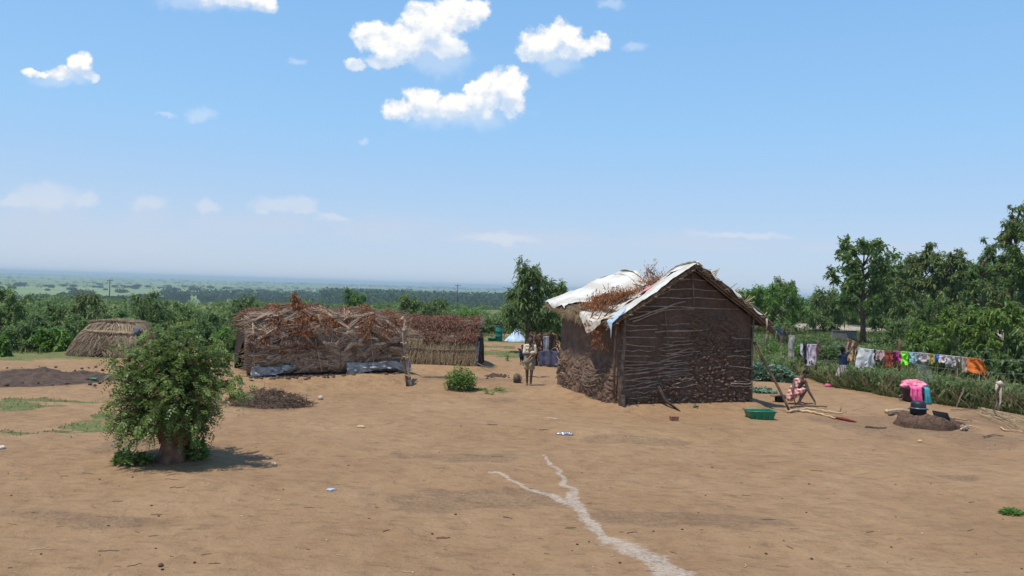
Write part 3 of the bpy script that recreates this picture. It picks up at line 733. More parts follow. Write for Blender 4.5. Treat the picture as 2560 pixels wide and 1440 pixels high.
def gable_disp(u_, z_):
    s_ = u_ / HW; t_ = z_ / 2.6
    edge = .47 - .34 * sst(t_, .42, .02) + .07 * fbm(u_ * 2.2, z_ * 2.2, 0, 3, 21)
    top = 2.35 + .12 * fbm(u_ * 2, 0, 0, 2, 3) - 1.1 * sst(s_, .78, 1.0)
    mk = sst(s_, edge - .04, edge + .05) * (1 - sst(z_, top - .12, top + .1))
    mk = np.maximum(mk, 1 - sst(z_, .10, .34) + 0 * s_)
    hole = sst(fbm(u_ * 1.6 + 5, z_ * 2.6, 0, 3, 27), .28, .42)
    mk = mk * (1 - hole * .85)
    return mk * (lumps(u_, z_, 31) + .035) + .014 * fbm(u_ * 5, z_ * 5, 0, 4, 33) + .02 * fbm(u_ * 1.1, z_ * 1.1, 0, 2, 34), mk
ns, nt_ = 300, 250
s_, t_ = np.meshgrid(np.linspace(0, 1, ns), np.linspace(0, 1, nt_), indexing='ij')
zt = (EAVE + .02 + (PEAK - .16 - EAVE) * (1 - np.abs(2 * s_ - 1)))
gu = s_ * HW; gz = t_ * zt - .25 * (1 - t_)
dsp, gmk = gable_disp(gu, gz)
gu2 = gu + .03 * fbm(gz * 1.5, gu * 0, 0, 2, 5) * (np.abs(s_ - .5) * 2)
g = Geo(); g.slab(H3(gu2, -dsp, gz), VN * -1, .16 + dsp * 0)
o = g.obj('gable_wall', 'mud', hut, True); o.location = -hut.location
lit_mask = (gmk * (.30 + .70 * sst(np.clip(.60 - worley(gu * 8.5 + fbm(gu * 3, gz * 3, 0, 2, 31) * 1.6, gz * 15 + fbm(gu * 3, gz * 3, 3, 2, 31) * 1.5, 31)[0], 0, 1), .04, .30))).astype(np.float32).ravel()  # painted light mask: high on clod faces, lower between them, none on smooth mud
at = o.data.attributes.new('clod_lit', 'FLOAT', 'POINT'); at.data.foreach_set('value', np.concatenate([lit_mask, lit_mask * 0]))
# left wall, sagging outward near the ground
nv_ = 240; s_, t_ = np.meshgrid(np.linspace(0, 1, nv_), np.linspace(0, 1, 190), indexing='ij')
gv = s_ * (HL + .05); gz = t_ * (EAVE + .12 + .2 * s_) - .25 * (1 - t_)
bulge = .20 * sst(gz, 1.5, .1) * (.7 + .5 * fbm(gv * .8, gz * .8, 0, 2, 7)) * sst(gv, .05, .5)
bulge += .10 * np.exp(-((gv - 1.35) / .5)**2 - ((gz - 0.5) / .5)**2)
mk = 1 - sst(gz + .45 * fbm(gv * 1.6, gz * .5, 0, 3, 41), .75, 1.25)
f1, f2, i_ = worley(gv * 9 + fbm(gv * 4, gz * 3, 0, 2, 9) * 1.5, gz * 6.5 + fbm(gv * 3, gz * 3, 4, 2, 9) * 1.5, 77)
dsp = bulge + mk * (np.clip(.65 - f1, 0, 1) * .06 * (.4 + i_) - .022 * (f2 - f1 < .1)) + .016 * fbm(gv * 4, gz * 4, 0, 4, 43) + .012 * fbm(gv * 9, gz * 1.5, 0, 3, 45)
g = Geo(); g.slab(H3(-dsp, gv, gz)[::-1], UN * -1, .16 + dsp * 0)
g.obj('side_wall', 'mud_lit', hut, True).location = -hut.location
# right and back walls
for (nm, P0, P1, zz) in (('side_wall', (HW, 0), (HW, HL), False), ('back_wall', (HW, HL), (0, HL), True)):
    s_, t_ = np.meshgrid(np.linspace(0, 1, 90), np.linspace(0, 1, 60), indexing='ij')
    zt = EAVE + .15 + (0 if not zz else (PEAK - .5 - EAVE) * (1 - np.abs(2 * s_ - 1)))
    uu = P0[0] + (P1[0] - P0[0]) * s_; vv = P0[1] + (P1[1] - P0[1]) * s_; gz = t_ * zt - .25 * (1 - t_)
    dd = .05 * fbm(s_ * 14, gz * 4, 0, 4, 51)
    nn = UN if not zz else VN
    g = Geo(); g.slab(H3(uu, vv, gz) + dd[..., None] * nn, nn, .16 + dd * 0)
    g.obj(nm, 'mud', hut, True).location = -hut.location
# corner posts and gable framing
def hpole(pts, r, name='corner_post', mat='stick_brown', par=None, S=7):
    g = Geo(); g.tube([H3(*map(np.float64, q)) for q in pts], r, S); o = g.obj(name, mat, par or hut); o.location = -hut.location; return o
hpole([(-.04, -.10, -.35), (-.02, -.09, .8), (.03, -.07, 1.6), (.02, -.06, 2.35)], [.055, .05, .04, .035], mat='wood_grey')
hpole([(HW + .03, -.05, -.2), (HW - .02, -.05, 1.2), (HW + .02, -.04, 2.3)], [.03, .03, .025], mat='wood_grey')
hpole([(.0, -.12, .25), (.02, -.15, -.05), (.05, -.25, -.22)], [.07, .06, .045], mat='bark_slab')
hpole([(-.12, .12, .1), (-.14, .1, 1.5), (-.1, .1, 2.2)], [.03, .028, .02], mat='wood_grey')
hpole([(1.0, -.10, .45), (1.15, -.22, .10), (1.42, -.50, -.14)], [.05, .045, .02], 'root_prop', 'bark_slab')
hpole([(HW / 2 + .08, -.07, 2.5), (HW / 2 + .02, -.09, 3.0), (HW / 2 - .02, -.06, PEAK - .12)], [.018, .02, .018], 'gable_stud', 'wood_grey')
hpole([(1.15, -.06, 2.4), (1.22, -.09, 1.8), (1.30, -.10, 1.15)], [.014, .012, .010], 'wattle_stick', 'wood_grey')
# wattle sticks: every one its own mesh
sticks_ = []
def wst(u0, z0, u1, z1, r=.011, off=.05): sticks_.append((u0, z0, u1, z1, r, off))
for k in range(10):                                              # bare upper left rows
    z = 1.98 - k * .155 + rng.normal(0, .015)
    wst(rng.uniform(-.12, .02), z, rng.uniform(.75, 1.1), z + rng.normal(.0, .03), .012)
    wst(rng.uniform(1.05, 1.2), z + .01, rng.uniform(1.7, 2.05), z + rng.normal(.02, .03), .011)
for k in range(9):
    z = 1.55 - k * .15; wst(rng.uniform(1.0, 1.5), z, rng.uniform(1.9, 2.25), z + rng.uniform(.05, .16), .011)
for k in range(6):
    z = .95 - k * .13; wst(-.05, z, rng.uniform(1.0, 1.6), z + rng.uniform(.08, .22), .012)
wst(.9, 1.78, 2.55, 1.92, .014); wst(1.3, 1.18, 1.95, 1.42, .013); wst(1.2, .98, 1.9, 1.05, .012); wst(.85, .30, 1.6, .42, .012)
for k in range(7):
    z = rng.uniform(.3, 1.9); wst(HW - rng.uniform(.5, .8), z, HW + rng.uniform(.02, .1), z + rng.normal(0, .04), .011, .08)
for k in range(5): z = .15 + k * .12; wst(.2 + .1 * k, z, rng.uniform(.8, 1.2), z + .03, .009)
# gable triangle rods
for k in range(5):
    z = 2.45 + k * .24; w_ = (PEAK - z) / (PEAK - EAVE) * HW / 2
    wst(HW / 2 - w_ + .05, z, HW / 2 + w_ - .08, z + rng.normal(0, .03), .014, .07)
wst(.15, 2.12, 1.75, 2.62, .020, .10); wst(.25, 2.05, 1.3, 2.45, .016, .12); wst(.35, 2.30, 2.0, 2.42, .013, .09); wst(.6, 2.62, 1.5, 2.95, .013, .06)
for (u0, z0, u1, z1, r, off) in sticks_:
    L_ = math.hypot(u1 - u0, z1 - z0); kk = np.linspace(0, 1, 6); uu = u0 + (u1 - u0) * kk; zz = z0 + (z1 - z0) * kk + .012 * rng.normal(0, 1, 6)
    dd, _ = gable_disp(np.clip(uu, 0, HW), np.clip(zz, 0, 3.5)); pts = H3(uu, -(np.minimum(dd, .07) + .016 + (off - .04) * .5), zz)
    g = Geo(); g.tube(pts, np.linspace(r * 1.4, r * .9, 6), 5); g.obj('wattle_stick', 'stick_pale', hut).location = -hut.location
for k in range(6):                                              # bent sticks showing in the bulging side wall
    v0 = .45 + .10 * k + rng.uniform(-.1, .1) + rng.uniform(-.05, .05); z0 = .72 - k * .085 + rng.uniform(-.03, .03); kk = np.linspace(0, 1, 7)
    vv = v0 + .75 * kk; zz = z0 - .02 - .10 * kk + .10 * (1 - kk)**2 + .16 * kk**2
    bl = .24 * sst(zz, 1.5, .1) * sst(vv, .05, .5) + .10 * np.exp(-((vv - 1.35) / .5)**2 - ((zz - 0.5) / .5)**2) + .05
    g = Geo(); g.tube(H3(-bl, vv, zz), np.linspace(.015, .009, 7), 5); g.obj('wattle_stick', 'wood_grey', hut).location = -hut.location
for k in range(4):
    v0 = rng.uniform(2.6, 3.7); z0 = rng.uniform(.2, 1.3); kk = np.linspace(0, 1, 6)
    vv = v0 + .6 * kk; zz = z0 + .12 * np.sin(kk * 3 + k); bl = .24 * sst(zz, 1.5, .1) * .9 + .09
    g = Geo(); g.tube(H3(-bl, vv, zz), np.linspace(.018, .011, 6), 5); g.obj('wattle_stick', 'stick_pale', hut).location = -hut.location
# roof
OF, OB, OL, OR = .26, .28, .40, .46
def ridge_z(b): return PEAK - .50 * np.exp(-((b - .50) / .20)**2) * 1.0 - .20 * b
def eaveL_z(b): return EAVE - .10 + .34 * b - .16 * np.exp(-((b - .25) / .16)**2)
def roofL(a, b, up=0.0):
    a = np.asarray(a, float); b = np.asarray(b, float)
    u_ = -OL + (HW / 2 + OL) * a; v_ = -OF + (HL + OF + OB) * b
    z = eaveL_z(b) * (1 - a) + ridge_z(b) * a - .08 * np.sin(np.pi * a) * np.sin(np.pi * b) + .025 * fbm(a * 5, b * 7, 0, 3, 61)
    return H3(u_, v_, z + up)
def roofR(a, b, up=0.0):
    a = np.asarray(a, float); b = np.asarray(b, float)
    u_ = HW + OR - (HW / 2 + OR) * a; v_ = -OF + (HL + OF + OB) * b
    z = (EAVE - .14 + .1 * b) * (1 - a) + ridge_z(b) * a + .03 * np.sin(np.pi * a) + .02 * fbm(a * 5, b * 7, 4, 3, 62)
    return H3(u_, v_, z + up)
simple('roof_straw', (.15, .10, .06), (.06, .04, .028), 14, .95, .02, 50)
for fn, fl_ in ((roofL, False), (roofR, True)):
    a, b = np.meshgrid(np.linspace(0, 1, 40), np.linspace(0, 1, 50), indexing='ij')
    P = fn(a, b); P = P if fl_ else P[:, ::-1]
    g = Geo(); g.slab(P[:, ::-1] if fl_ else P[:, ::1], (0, 0, 1), .06 + 0 * a); g.obj('roof_deck', 'roof_straw', hut).location = -hut.location
# rafters along the front rakes and purlins, poking out
for fn in (roofL, roofR):
    for k, (b, up, r) in enumerate(((.012, -.09, .03), (.03, -.14, .022), (.33, -.1, .025), (.66, -.1, .025), (.985, -.1, .025))):
        kk = np.linspace(-.05, 1.02, 8); P = fn(kk, kk * 0 + b, up + .01 * np.sin(kk * 9)); g = Geo(); g.tube(P, np.linspace(r, r * .8, 8), 6)
        g.obj('rafter', 'wood_grey', hut).location = -hut.location
for fn in (roofL, roofR):
    for k in range(7):
        a_ = .03 + k * .15; b = np.linspace(-.035 - .02 * rng.random(), 1.02, 6); P = fn(b * 0 + a_, b, -.075); g = Geo(); g.tube(P, np.full(6, .016), 5)
        g.obj('purlin', 'wood_grey', hut).location = -hut.location
# poles lying along the left eave
for k, (b0, b1, up, r) in enumerate(((.02, .30, .05, .030), (.05, .42, .02, .020), (.0, .22, -.02, .022), (.25, .7, .03, .018))):
    b = np.linspace(b0, b1, 6); g = Geo(); g.tube(roofL(.02 + .02 * k + 0 * b, b, up), np.linspace(r, r * .6, 6), 6)
    g.obj('eave_pole', 'wood_peeled' if k == 0 else 'wood_grey', hut).location = -hut.location
# straw poking from the edges
def straw_edge(fn, n, a_rng, b_rng, dirs, ln, seed, r=.004, up=(-.05, .03)):
    q = np.random.default_rng(seed); a = q.uniform(*a_rng, n); b = q.uniform(*b_rng, n); P = fn(a, b) + np.stack([0 * a, 0 * a, q.uniform(*up, n)], 1)
    D = np.array(dirs) + q.normal(0, .28, (n, 3)); D /= np.linalg.norm(D, axis=1, keepdims=True)
    return P, P + D * q.uniform(*ln, n)[:, None]
g = Geo()
for args in (dict(n=900, a_rng=(0, .05), b_rng=(.55, 1.0), dirs=-UN * .5 + np.array([0, 0, -1.2]), ln=(.08, .26), seed=1),
             dict(n=900, a_rng=(0, .08), b_rng=(.38, .72), dirs=-UN * .4 + np.array([0, 0, -1.3]), ln=(.1, .36), seed=2),
             dict(n=400, a_rng=(0, .1), b_rng=(0.02, .4), dirs=-UN * .6 + np.array([0, 0, -.9]), ln=(.06, .2), seed=3)):
    P0, P1 = straw_edge(roofL, **args); g.sticks(P0, P1, .0035, bend=.15, rng=rng, S=3)
g.obj('straw_fringe', 'straw', hut).location = -hut.location
g = Geo()
P0, P1 = straw_edge(roofR, 600, (0, 1), (0, .03), -VN * .6 + np.array([0, 0, -.5]) + UN * .3, (.03, .13), 5); g.sticks(P0, P1, .0035, bend=.1, rng=rng, S=3)
P0, P1 = straw_edge(roofR, 500, (0, .05), (0, 1), UN * .8 + np.array([0, 0, -.9]), (.1, .3), 6); g.sticks(P0, P1, .0035, bend=.1, rng=rng, S=3)
P0, P1 = straw_edge(roofR, 16, (.1, .95), (0.0, .04), UN * .75 + np.array([0, 0, .55]) - VN * .3, (.12, .3), 7, up=(0, .04)); g.sticks(P0, P1, .016, bend=.05, rng=rng, S=4)
P0, P1 = straw_edge(roofR, 500, (.02, 1), (0, .8), UN * .9 + np.array([0, 0, -.6]), (.1, .25), 8, up=(-.02, .01)); g.sticks(P0, P1, .004, bend=.1, rng=rng, S=3)
P0, P1 = straw_edge(roofL, 600, (.05, 1), (0, .02), -VN * .8 + np.array([0, 0, -.35]), (.04, .13), 9); g.sticks(P0, P1, .0035, bend=.1, rng=rng, S=3)
g.obj('straw_fringe', 'straw', hut).location = -hut.location
# tarps
def tarp(name, fn, af, bf, mat, na=40, nb=40, amp=.032, seed=0, up=.035, drape=0.0, flip=False, label=None):
    s_, t_ = np.meshgrid(np.linspace(0, 1, na), np.linspace(0, 1, nb), indexing='ij')
    a = af(s_, t_); b = bf(s_, t_)
    w_ = fbm(a * 6 + seed, b * 4, 0, 4, seed) * amp * 1.6 + amp * np.abs(np.sin(b * 40 + fbm(a * 4, b * 4, 0, 2, seed) * 6 + a * 9)) * .6
    P = fn(np.maximum(a, -.02), np.clip(b, -.01, 1.01), up + w_)
    ov = np.maximum(-.02 - a, 0); P[..., 2] -= ov * 2.1; P -= (ov * .35 * (1 + .3 * np.sin(b * 30)))[..., None] * UN * (1 if fn is roofL else -1)
    ovb = np.maximum(-.01 - b, 0); P[..., 2] -= ovb * 3.2; P -= (ovb * 1.2)[..., None] * VN
    if flip: P = P[:, ::-1]
    g = Geo(); g.slab(P, (0, 0, 1), .004 + 0 * a); o = g.obj(name, mat, hut); o.location = -hut.location
    if label: o['label'] = label
    return o
tarp('tarp', roofL, lambda s, t: -.05 + 1.09 * s + .03 * np.sin(t * 9) * (1 - s), lambda s, t: (.66 - .16 * s + .05 * np.sin(s * 11)) + (.36 + .16 * s) * t, 'tarp_white', seed=3, label='clean white roof sheet at the back')
tarp('tarp', roofL, lambda s, t: .06 + .97 * s, lambda s, t: (-.012) + (.11 + .07 * s + .03 * np.sin(s * 13)) * t, 'tarp_white', seed=8, label='white roof sheet along the front rake')
tarp('tarp', roofL, lambda s, t: -.20 * (1 - np.abs(t - .5) * 1.4) + .52 * s, lambda s, t: .13 + .30 * t + .05 * s, 'tarp_dirty', seed=14, amp=.04, up=.02, label='dirty cream sheet sagging over the eave')
tarp('tarp', roofL, lambda s, t: .50 + .50 * s, lambda s, t: .20 + .36 * t, 'tarp_dirty', seed=17, amp=.04, up=.02, label='stained cream sheet under the ridge')
tarp('tarp', roofL, lambda s, t: -.20 * np.abs(1 - 2 * t * .7) * 0 - .17 * (1 - t * .9) + .30 * s, lambda s, t: -.045 * (1 - s) + (.10) * t, 'tarp_blue', seed=19, amp=.02, up=.045, label='blue grey sheet corner hanging at the front eave')
tarp('tarp', roofR, lambda s, t: .02 + 1.0 * s, lambda s, t: -.018 + .03 * np.sin(s * 23) * (1 - t) + .98 * t, 'tarp_white', seed=23, up=.045, flip=True, label='greyed sheet on the far slope')
tarp('tarp', roofR, lambda s, t: -.10 * (1 - np.abs(2 * t - 1)) + .30 * s, lambda s, t: -.01 + .12 * t, 'tarp_dirty', seed=29, up=.05, amp=.03, flip=True)
tarp('rag', roofL, lambda s, t: .52 + .13 * s, lambda s, t: .17 + .07 * t, 'pink_rag', 12, 12, seed=31, up=.08)
e0 = roofR(np.float64(-.02), np.float64(.0), -.02)
g = Geo(); g.tube([e0 + UN * x - np.array([0, 0, z]) for x, z in ((0, 0), (.10, .04), (.20, .12), (.26, .20))], [.02, .05, .05, .03], 8, .4); g.obj('rag', 'blue_rag', hut).location = -hut.location
g = Geo(); e1 = roofR(np.float64(.10), np.float64(-.01), .02)
g.tube([e1 + UN * x - np.array([0, 0, z]) for x, z in ((0, 0), (.02, .15), (.0, .32))], [.06, .05, .02], 8, .4); g.obj('rag', 'tarp_dirty', hut).location = -hut.location
# cover over ridge
b = np.linspace(-.012, 1.0, 40); c = np.linspace(-1, 1, 7); Pr = []
for cc_ in c: Pr.append((roofL(1 - abs(cc_) * .10 + 0 * b, b, .05 - .0 * abs(cc_)) if cc_ < 0 else roofR(1 - abs(cc_) * .07 + 0 * b, b, .05)))
g = Geo(); g.slab(np.array(Pr), (0, 0, 1), .004 + 0 * np.array(Pr)[..., 0]); o = g.obj('ridge_sheet', 'tarp_white', hut); o.location = -hut.location

# branches with dead leaves lying on the roof
def leafpile(P, n, sz, seed, spread=(.1, .1, .05), nper=None):
    q = np.random.default_rng(seed); k = q.integers(0, len(P), n); C = P[k] + q.normal(0, 1, (n, 3)) * np.array(spread)
    return C, q
def dead_branch(name, label, pts, leaves, seed, r=.016, n=700, spread=(.12, .12, .05), group=None, sz=.035, root=None):
    q = np.random.default_rng(seed); pts = np.array(pts)
    t = thing(name, pts[0], label, 'branch', group)
    g = Geo(); g.tube(pts, np.linspace(r, r * .3, len(pts)), 6)
    N = 26; kk = q.uniform(.1, 1, N) * (len(pts) - 1); i0 = np.minimum(kk.astype(int), len(pts) - 2); B0 = pts[i0] + (pts[i0 + 1] - pts[i0]) * (kk - i0)[:, None]
    D = q.normal(0, 1, (N, 3)) + (pts[-1] - pts[0]) / np.linalg.norm(pts[-1] - pts[0]) * .8; D[:, 2] *= .5; D /= np.linalg.norm(D, axis=1, keepdims=True); B1 = B0 + D * q.uniform(.1, .35, N)[:, None]
    g.sticks(B0, B1, r * .35, bend=.15, rng=q, S=4); wobj(g, 'stem', 'stick_brown', t)
    if leaves:
        g = Geo(); S = np.concatenate([B0 + (B1 - B0) * x for x in (.3, .6, .9, 1.05)]); C, q = leafpile(S, n, sz, seed + 1, spread); C[:, 2] += .04
        fronds(g, C, q.normal(0, 1, (n, 3)) + np.array([0, 0, -.3]), q.uniform(.6, 1.6, n) * sz * 1.3, sz * .34, q, .9, K=3); wobj(g, 'dead_leaves', 'deadleaf', t)
    return t
RL = lambda a, b, u_: roofL(np.float64(a), np.float64(b), u_)
dead_branch('dead_branch', 'heap of rust brown dried leaves in the middle of the tarp roof', [RL(.24, .46, .08), RL(.36, .45, .15), RL(.48, .46, .16), RL(.60, .48, .14)], True, 71, n=1300, spread=(.15, .15, .05))
simple('deadleaf_tan', (.36, .20, .10), (.17, .09, .05), 3, .8, isl=True, c3=(.52, .33, .18), transl=.1)
t_ = dead_branch('dead_branch', 'wide mat of tan dried leaves on the lower part of the tarp roof', [RL(.08, .40, .10), RL(.22, .43, .16), RL(.34, .45, .18), RL(.48, .43, .15)], True, 87, n=2600, spread=(.20, .22, .04), sz=.042)
t_.children[-1].data.materials.clear(); t_.children[-1].data.materials.append(MATS['deadleaf_tan'])
dead_branch('dead_branch', 'dried leafy branch lying above the heap, towards the ridge', [RL(.50, .36, .08), RL(.62, .33, .14), RL(.76, .32, .12), RL(.86, .36, .1)], True, 73, n=700, spread=(.14, .14, .05))
dead_branch('dead_branch', 'dried branch sticking straight up from the dip in the ridge', [RL(.93, .40, .05), RL(.95, .41, .18), RL(.94, .43, .34), RL(.90, .46, .52)], True, 75, n=260, spread=(.04, .04, .05))
dead_branch('dead_branch', 'dead leafy branch dangling from the eave over the side wall', [RL(.02, .27, .02), RL(-.02, .24, -.18), RL(-.03, .21, -.42), RL(-.02, .19, -.62)], True, 77, n=420, spread=(.035, .035, .04))
dead_branch('dead_branch', 'bare curved switch arching over the cream sheet at the eave', [RL(.0, .30, .02), RL(.10, .33, .28), RL(.26, .36, .36), RL(.44, .38, .2), RL(.56, .36, .1)], False, 79)
dead_branch('dead_branch', 'bare looped twig at the lowest part of the eave', [RL(-.01, .20, .0), RL(.03, .17, .25), RL(.12, .16, .30), RL(.16, .2, .12), RL(.2, .25, .05)], False, 81, r=.012)
dead_branch('dead_branch', 'long bare branch lying from the heap down to the eave corner', [RL(.05, .16, .08), RL(.2, .22, .12), RL(.36, .28, .16), RL(.5, .33, .12)], False, 83, r=.02)
dead_branch('dead_branch', 'bare branch lying just under the ridge behind the upright one', [RL(.86, .62, .08), RL(.9, .52, .10), RL(.92, .42, .12), RL(.9, .32, .08)], False, 85, r=.018)
# leaning pole
t = thing('wooden_pole', GT(1975, 1031), 'long dark pole leaning against the right corner of the mud hut', 'pole')
top = H3(np.float64(HW + .02), np.float64(-.12), np.float64(1.58)); b0 = np.array(t.location); g = Geo()
g.tube([b0 + (top - b0) * k + np.array([.02 * math.sin(k * 5), 0, .0]) for k in np.linspace(-.01, 1, 8)], np.linspace(.032, .042, 8), 8)
MATS['pole_dark'] = simple('pole_dark', (.17, .10, .06), (.055, .035, .025), 5, .7, .004, 40); wobj(g, 'shaft', 'pole_dark', t)
g = Geo(); pm = b0 + (top - b0) * .93; g.ball(pm, (.06, .06, .05), 8, 6); wobj(g, 'binding', 'wood_grey', t)

# ------------------------------------------------------------------ thatch shelters
def thatch_body(A, a_, b_, L, Dp, prof_pts, seed, endcap=True):
    """loft a rounded shell; profile = list of (depth fraction, height)"""
    A = np.array(A); a_ = np.array(a_); b_ = np.array(b_)
    pp = np.array(prof_pts); n = 26; k = np.linspace(0, len(pp) - 1, n); pd = np.interp(k, range(len(pp)), pp[:, 0]); pz = np.interp(k, range(len(pp)), pp[:, 1])
    s_, t_ = np.meshgrid(np.linspace(0, 1, 60), np.arange(n), indexing='ij')
    U = s_ * L; Vv = pd[t_] * Dp; Z = pz[t_]
    d_ = fbm(U * 1.3 + seed, Z * 1.5 + Vv, 0, 3, seed)
    Z = Z + d_ * .06 * (Z > .2); Vv = Vv - d_ * .06
    return A + U[..., None] * a_ + Vv[..., None] * b_ + Z[..., None] * np.array([0, 0, 1.])
# --- long stick hut
lhut = thing('stick_hut', LA, 'long low hut covered in bundled brown sticks and rusty dead leaves', 'hut')
LP = [(0.10, .0), (.05, .35), (0, .9), (.0, 1.45), (.12, 1.78), (.42, 2.02), (.6, 1.95), (.9, 1.5), (1.0, .6), (1.02, 0)]
def L3(u_, v_, z): return np.array(LA) + np.asarray(u_, float)[..., None] * np.array(lu) + np.asarray(v_, float)[..., None] * np.array(lv) + np.asarray(z, float)[..., None] * np.array([0, 0, 1.])
def ltop(u_): return 1 + .07 * np.exp(-((u_ / LW - .33) / .16)**2) - .04 * sst(u_ / LW, .8, 1) + .035 * np.sin(u_ * 4.3) + .03 * np.sin(u_ * 9.1 + 1) - .08 * np.exp(-((u_ / LW - .02) / .08)**2)
lpd = np.array(LP)
def lsurf(u_, k):                                        # k along the profile 0..9
    v_ = np.interp(k, range(10), lpd[:, 0]) * LD; z = np.interp(k, range(10), lpd[:, 1]) * ltop(u_) * .885
    return v_, z
simple('deadleaf_dull', (.21, .092, .055), (.085, .046, .034), 3, .8, isl=True, c3=(.38, .18, .10), transl=.1)
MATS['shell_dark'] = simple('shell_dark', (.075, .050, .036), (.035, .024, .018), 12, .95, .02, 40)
s_, k_ = np.meshgrid(np.linspace(.0, LW, 60), np.linspace(0, 9, 40), indexing='ij'); v_, z_ = lsurf(s_, k_)
v_ = v_ + .05 + 0 * s_; P = L3(s_, v_, z_ - .03)
g = Geo(); g.grid(P[:, ::-1])
for e in (0, -1):
    ring = P[e]; c_ = ring.mean(0); i = np.arange(len(ring) - 1); Vv = np.vstack([ring, c_]); T3 = np.stack([i, i + 1, 0 * i + len(ring)], 1); g.add(Vv, None, T3 if e else T3[:, ::-1])
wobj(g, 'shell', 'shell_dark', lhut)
def stick_panel(n, u0, u1, k0, k1, ln, ang, seed, surf, pos, r=.0065, off=(.0, .07)):
    q = np.random.default_rng(seed); uu = q.uniform(u0, u1, n); kk = q.uniform(k0, k1, n)
    al_ = ang(uu, kk) + q.normal(0, .16, n); L_ = q.uniform(*ln, n)
    ends = []
    o_ = q.uniform(*off, n)
    for sg in (-.5, .5):
        u2 = uu + sg * L_ * np.cos(al_); k2 = kk + sg * L_ * np.sin(al_) * 1.9
        v2, z2 = surf(u2, np.clip(k2, 0, 9)); P = pos(u2, v2 - o_ - .02, z2 + np.where(k2 > 3.6, o_, 0)); P[:, 2] += np.minimum(k2, 0) * .3
        ends.append(P)
    return ends[0], ends[1]
g = Geo()
angf = lambda u_, k: .55 * np.sin(u_ * 2.6 + .9) + .5 * fbm(u_ * 1.2, k * .8, 0, 2, 81)
P0, P1 = stick_panel(3000, -.03, LW + .02, .35, 4.6, (.25, .75), angf, 5, lsurf, L3)
qb = np.random.default_rng(55); NB, NS = 420, 22; ub = np.repeat(qb.uniform(0, LW, NB), NS); kb = np.repeat(qb.uniform(.5, 4.3, NB), NS)
ab = np.repeat(angf(ub[::NS], kb[::NS]) + qb.normal(0, .35, NB), NS); ob = np.repeat(qb.uniform(.01, .15, NB), NS); sg = np.repeat(np.where(qb.random(NB) < .5, -1., 1.), NS)
af = ab + qb.normal(0, .16, NB * NS); Lb = qb.uniform(.3, .62, NB * NS)
e = []
for f_ in (0, 1):
    u2 = ub + f_ * Lb * np.cos(af) * sg + qb.normal(0, .02, NB * NS); k2 = kb + f_ * Lb * np.sin(af) * 1.9 + qb.normal(0, .05, NB * NS); v2, z2 = lsurf(u2, np.clip(k2, .2, 9)); e.append(L3(np.clip(u2, -.15, LW + .1), v2 - ob * (1.1 - .3 * f_) - .02, z2 + np.where(k2 > 3.6, ob, 0)))
P0 = np.concatenate([P0, e[0]]); P1 = np.concatenate([P1, e[1]])
kp = fbm(P0[:, 0] * 2, P0[:, 2] * 2, 0, 2, 5) > -.45
g.sticks(P0[kp], P1[kp], np.where(np.arange(len(P0))[kp] < 3000, .006, rng.uniform(.007, .016, kp.sum())), bend=.09, rng=rng, S=3)
wobj(g, 'stick_thatch', 'twig_thatch', lhut)
g = Geo(); P0, P1 = stick_panel(2600, .05, LW + .05, 3.6, 7.5, (.3, .9), lambda u_, k: 0.2 + .5 * fbm(u_, k, 0, 2, 8), 6, lsurf, L3, off=(.0, .12))
g.sticks(P0, P1, rng.uniform(.004, .010, len(P0)), bend=.08, rng=rng, S=3); wobj(g, 'roof_sticks', 'twig_thatch', lhut)
g = Geo(); q = np.random.default_rng(8); N = 46; uu = q.uniform(.0, .25, N); kk = q.uniform(3.3, 4.6, N); v_, z_ = lsurf(uu, kk); P0 = L3(uu, v_ - .02, z_)
P1 = P0 + (-np.array(lu) * q.uniform(.12, .42, N)[:, None]) + q.normal(0, .05, (N, 3)) - np.array([0, 0, .12]); g.sticks(P0, P1, .008, bend=.08, rng=q, S=4)
wobj(g, 'overhanging_sticks', 'stick_brown', lhut)
# rusty leaves
def leaf_cover(surf, pos, n, u0, u1, k0, k1, seed, sz, thr, off=.09):
    q = np.random.default_rng(seed); uu = q.uniform(u0, u1, n); kk = q.uniform(k0, k1, n)
    d_ = fbm(uu * 1.7, kk * 1.1, 0, 3, seed) + .45 * sst(kk, 2.2, 4.4) * 1.2 - .35
    m_ = d_ > thr + q.normal(0, .08, n); uu, kk = uu[m_], kk[m_]; N = len(uu); v_, z_ = surf(uu, kk)
    P = pos(uu, v_ - off * q.uniform(.3, 1.3, N), z_ + off * q.uniform(0, 1.2, N) * (kk > 3.3))
    g = Geo(); fronds(g, P, q.normal(0, .8, (N, 3)) + np.array([0, 0, -.5]) - .4 * np.array(lv), q.uniform(.6, 1.5, N) * sz, sz * .21, q, .7, K=3)
    return g
wobj(leaf_cover(lsurf, L3, 26000, -.1, LW, 1.7, 6.6, 91, .06, -.12, .13), 'dead_leaves', 'deadleaf_dull', lhut)
g = Geo(); q = np.random.default_rng(13)
cl = [(1.35, 3.9, 1.5), (1.45, 4.4, 1.9), (1.55, 2.7, .7), (1.9, 3.6, 1.2), (2.3, 3.6, .9), (3.4, 3.6, .9), (3.2, 2.9, .6), (1.1, 3.2, .6), (.7, 3.6, .6), (.9, 2.1, .5), (2.7, 4.1, .8), (4.3, 3.9, .6), (3.9, 3.1, .5), (.35, 2.6, .3)]
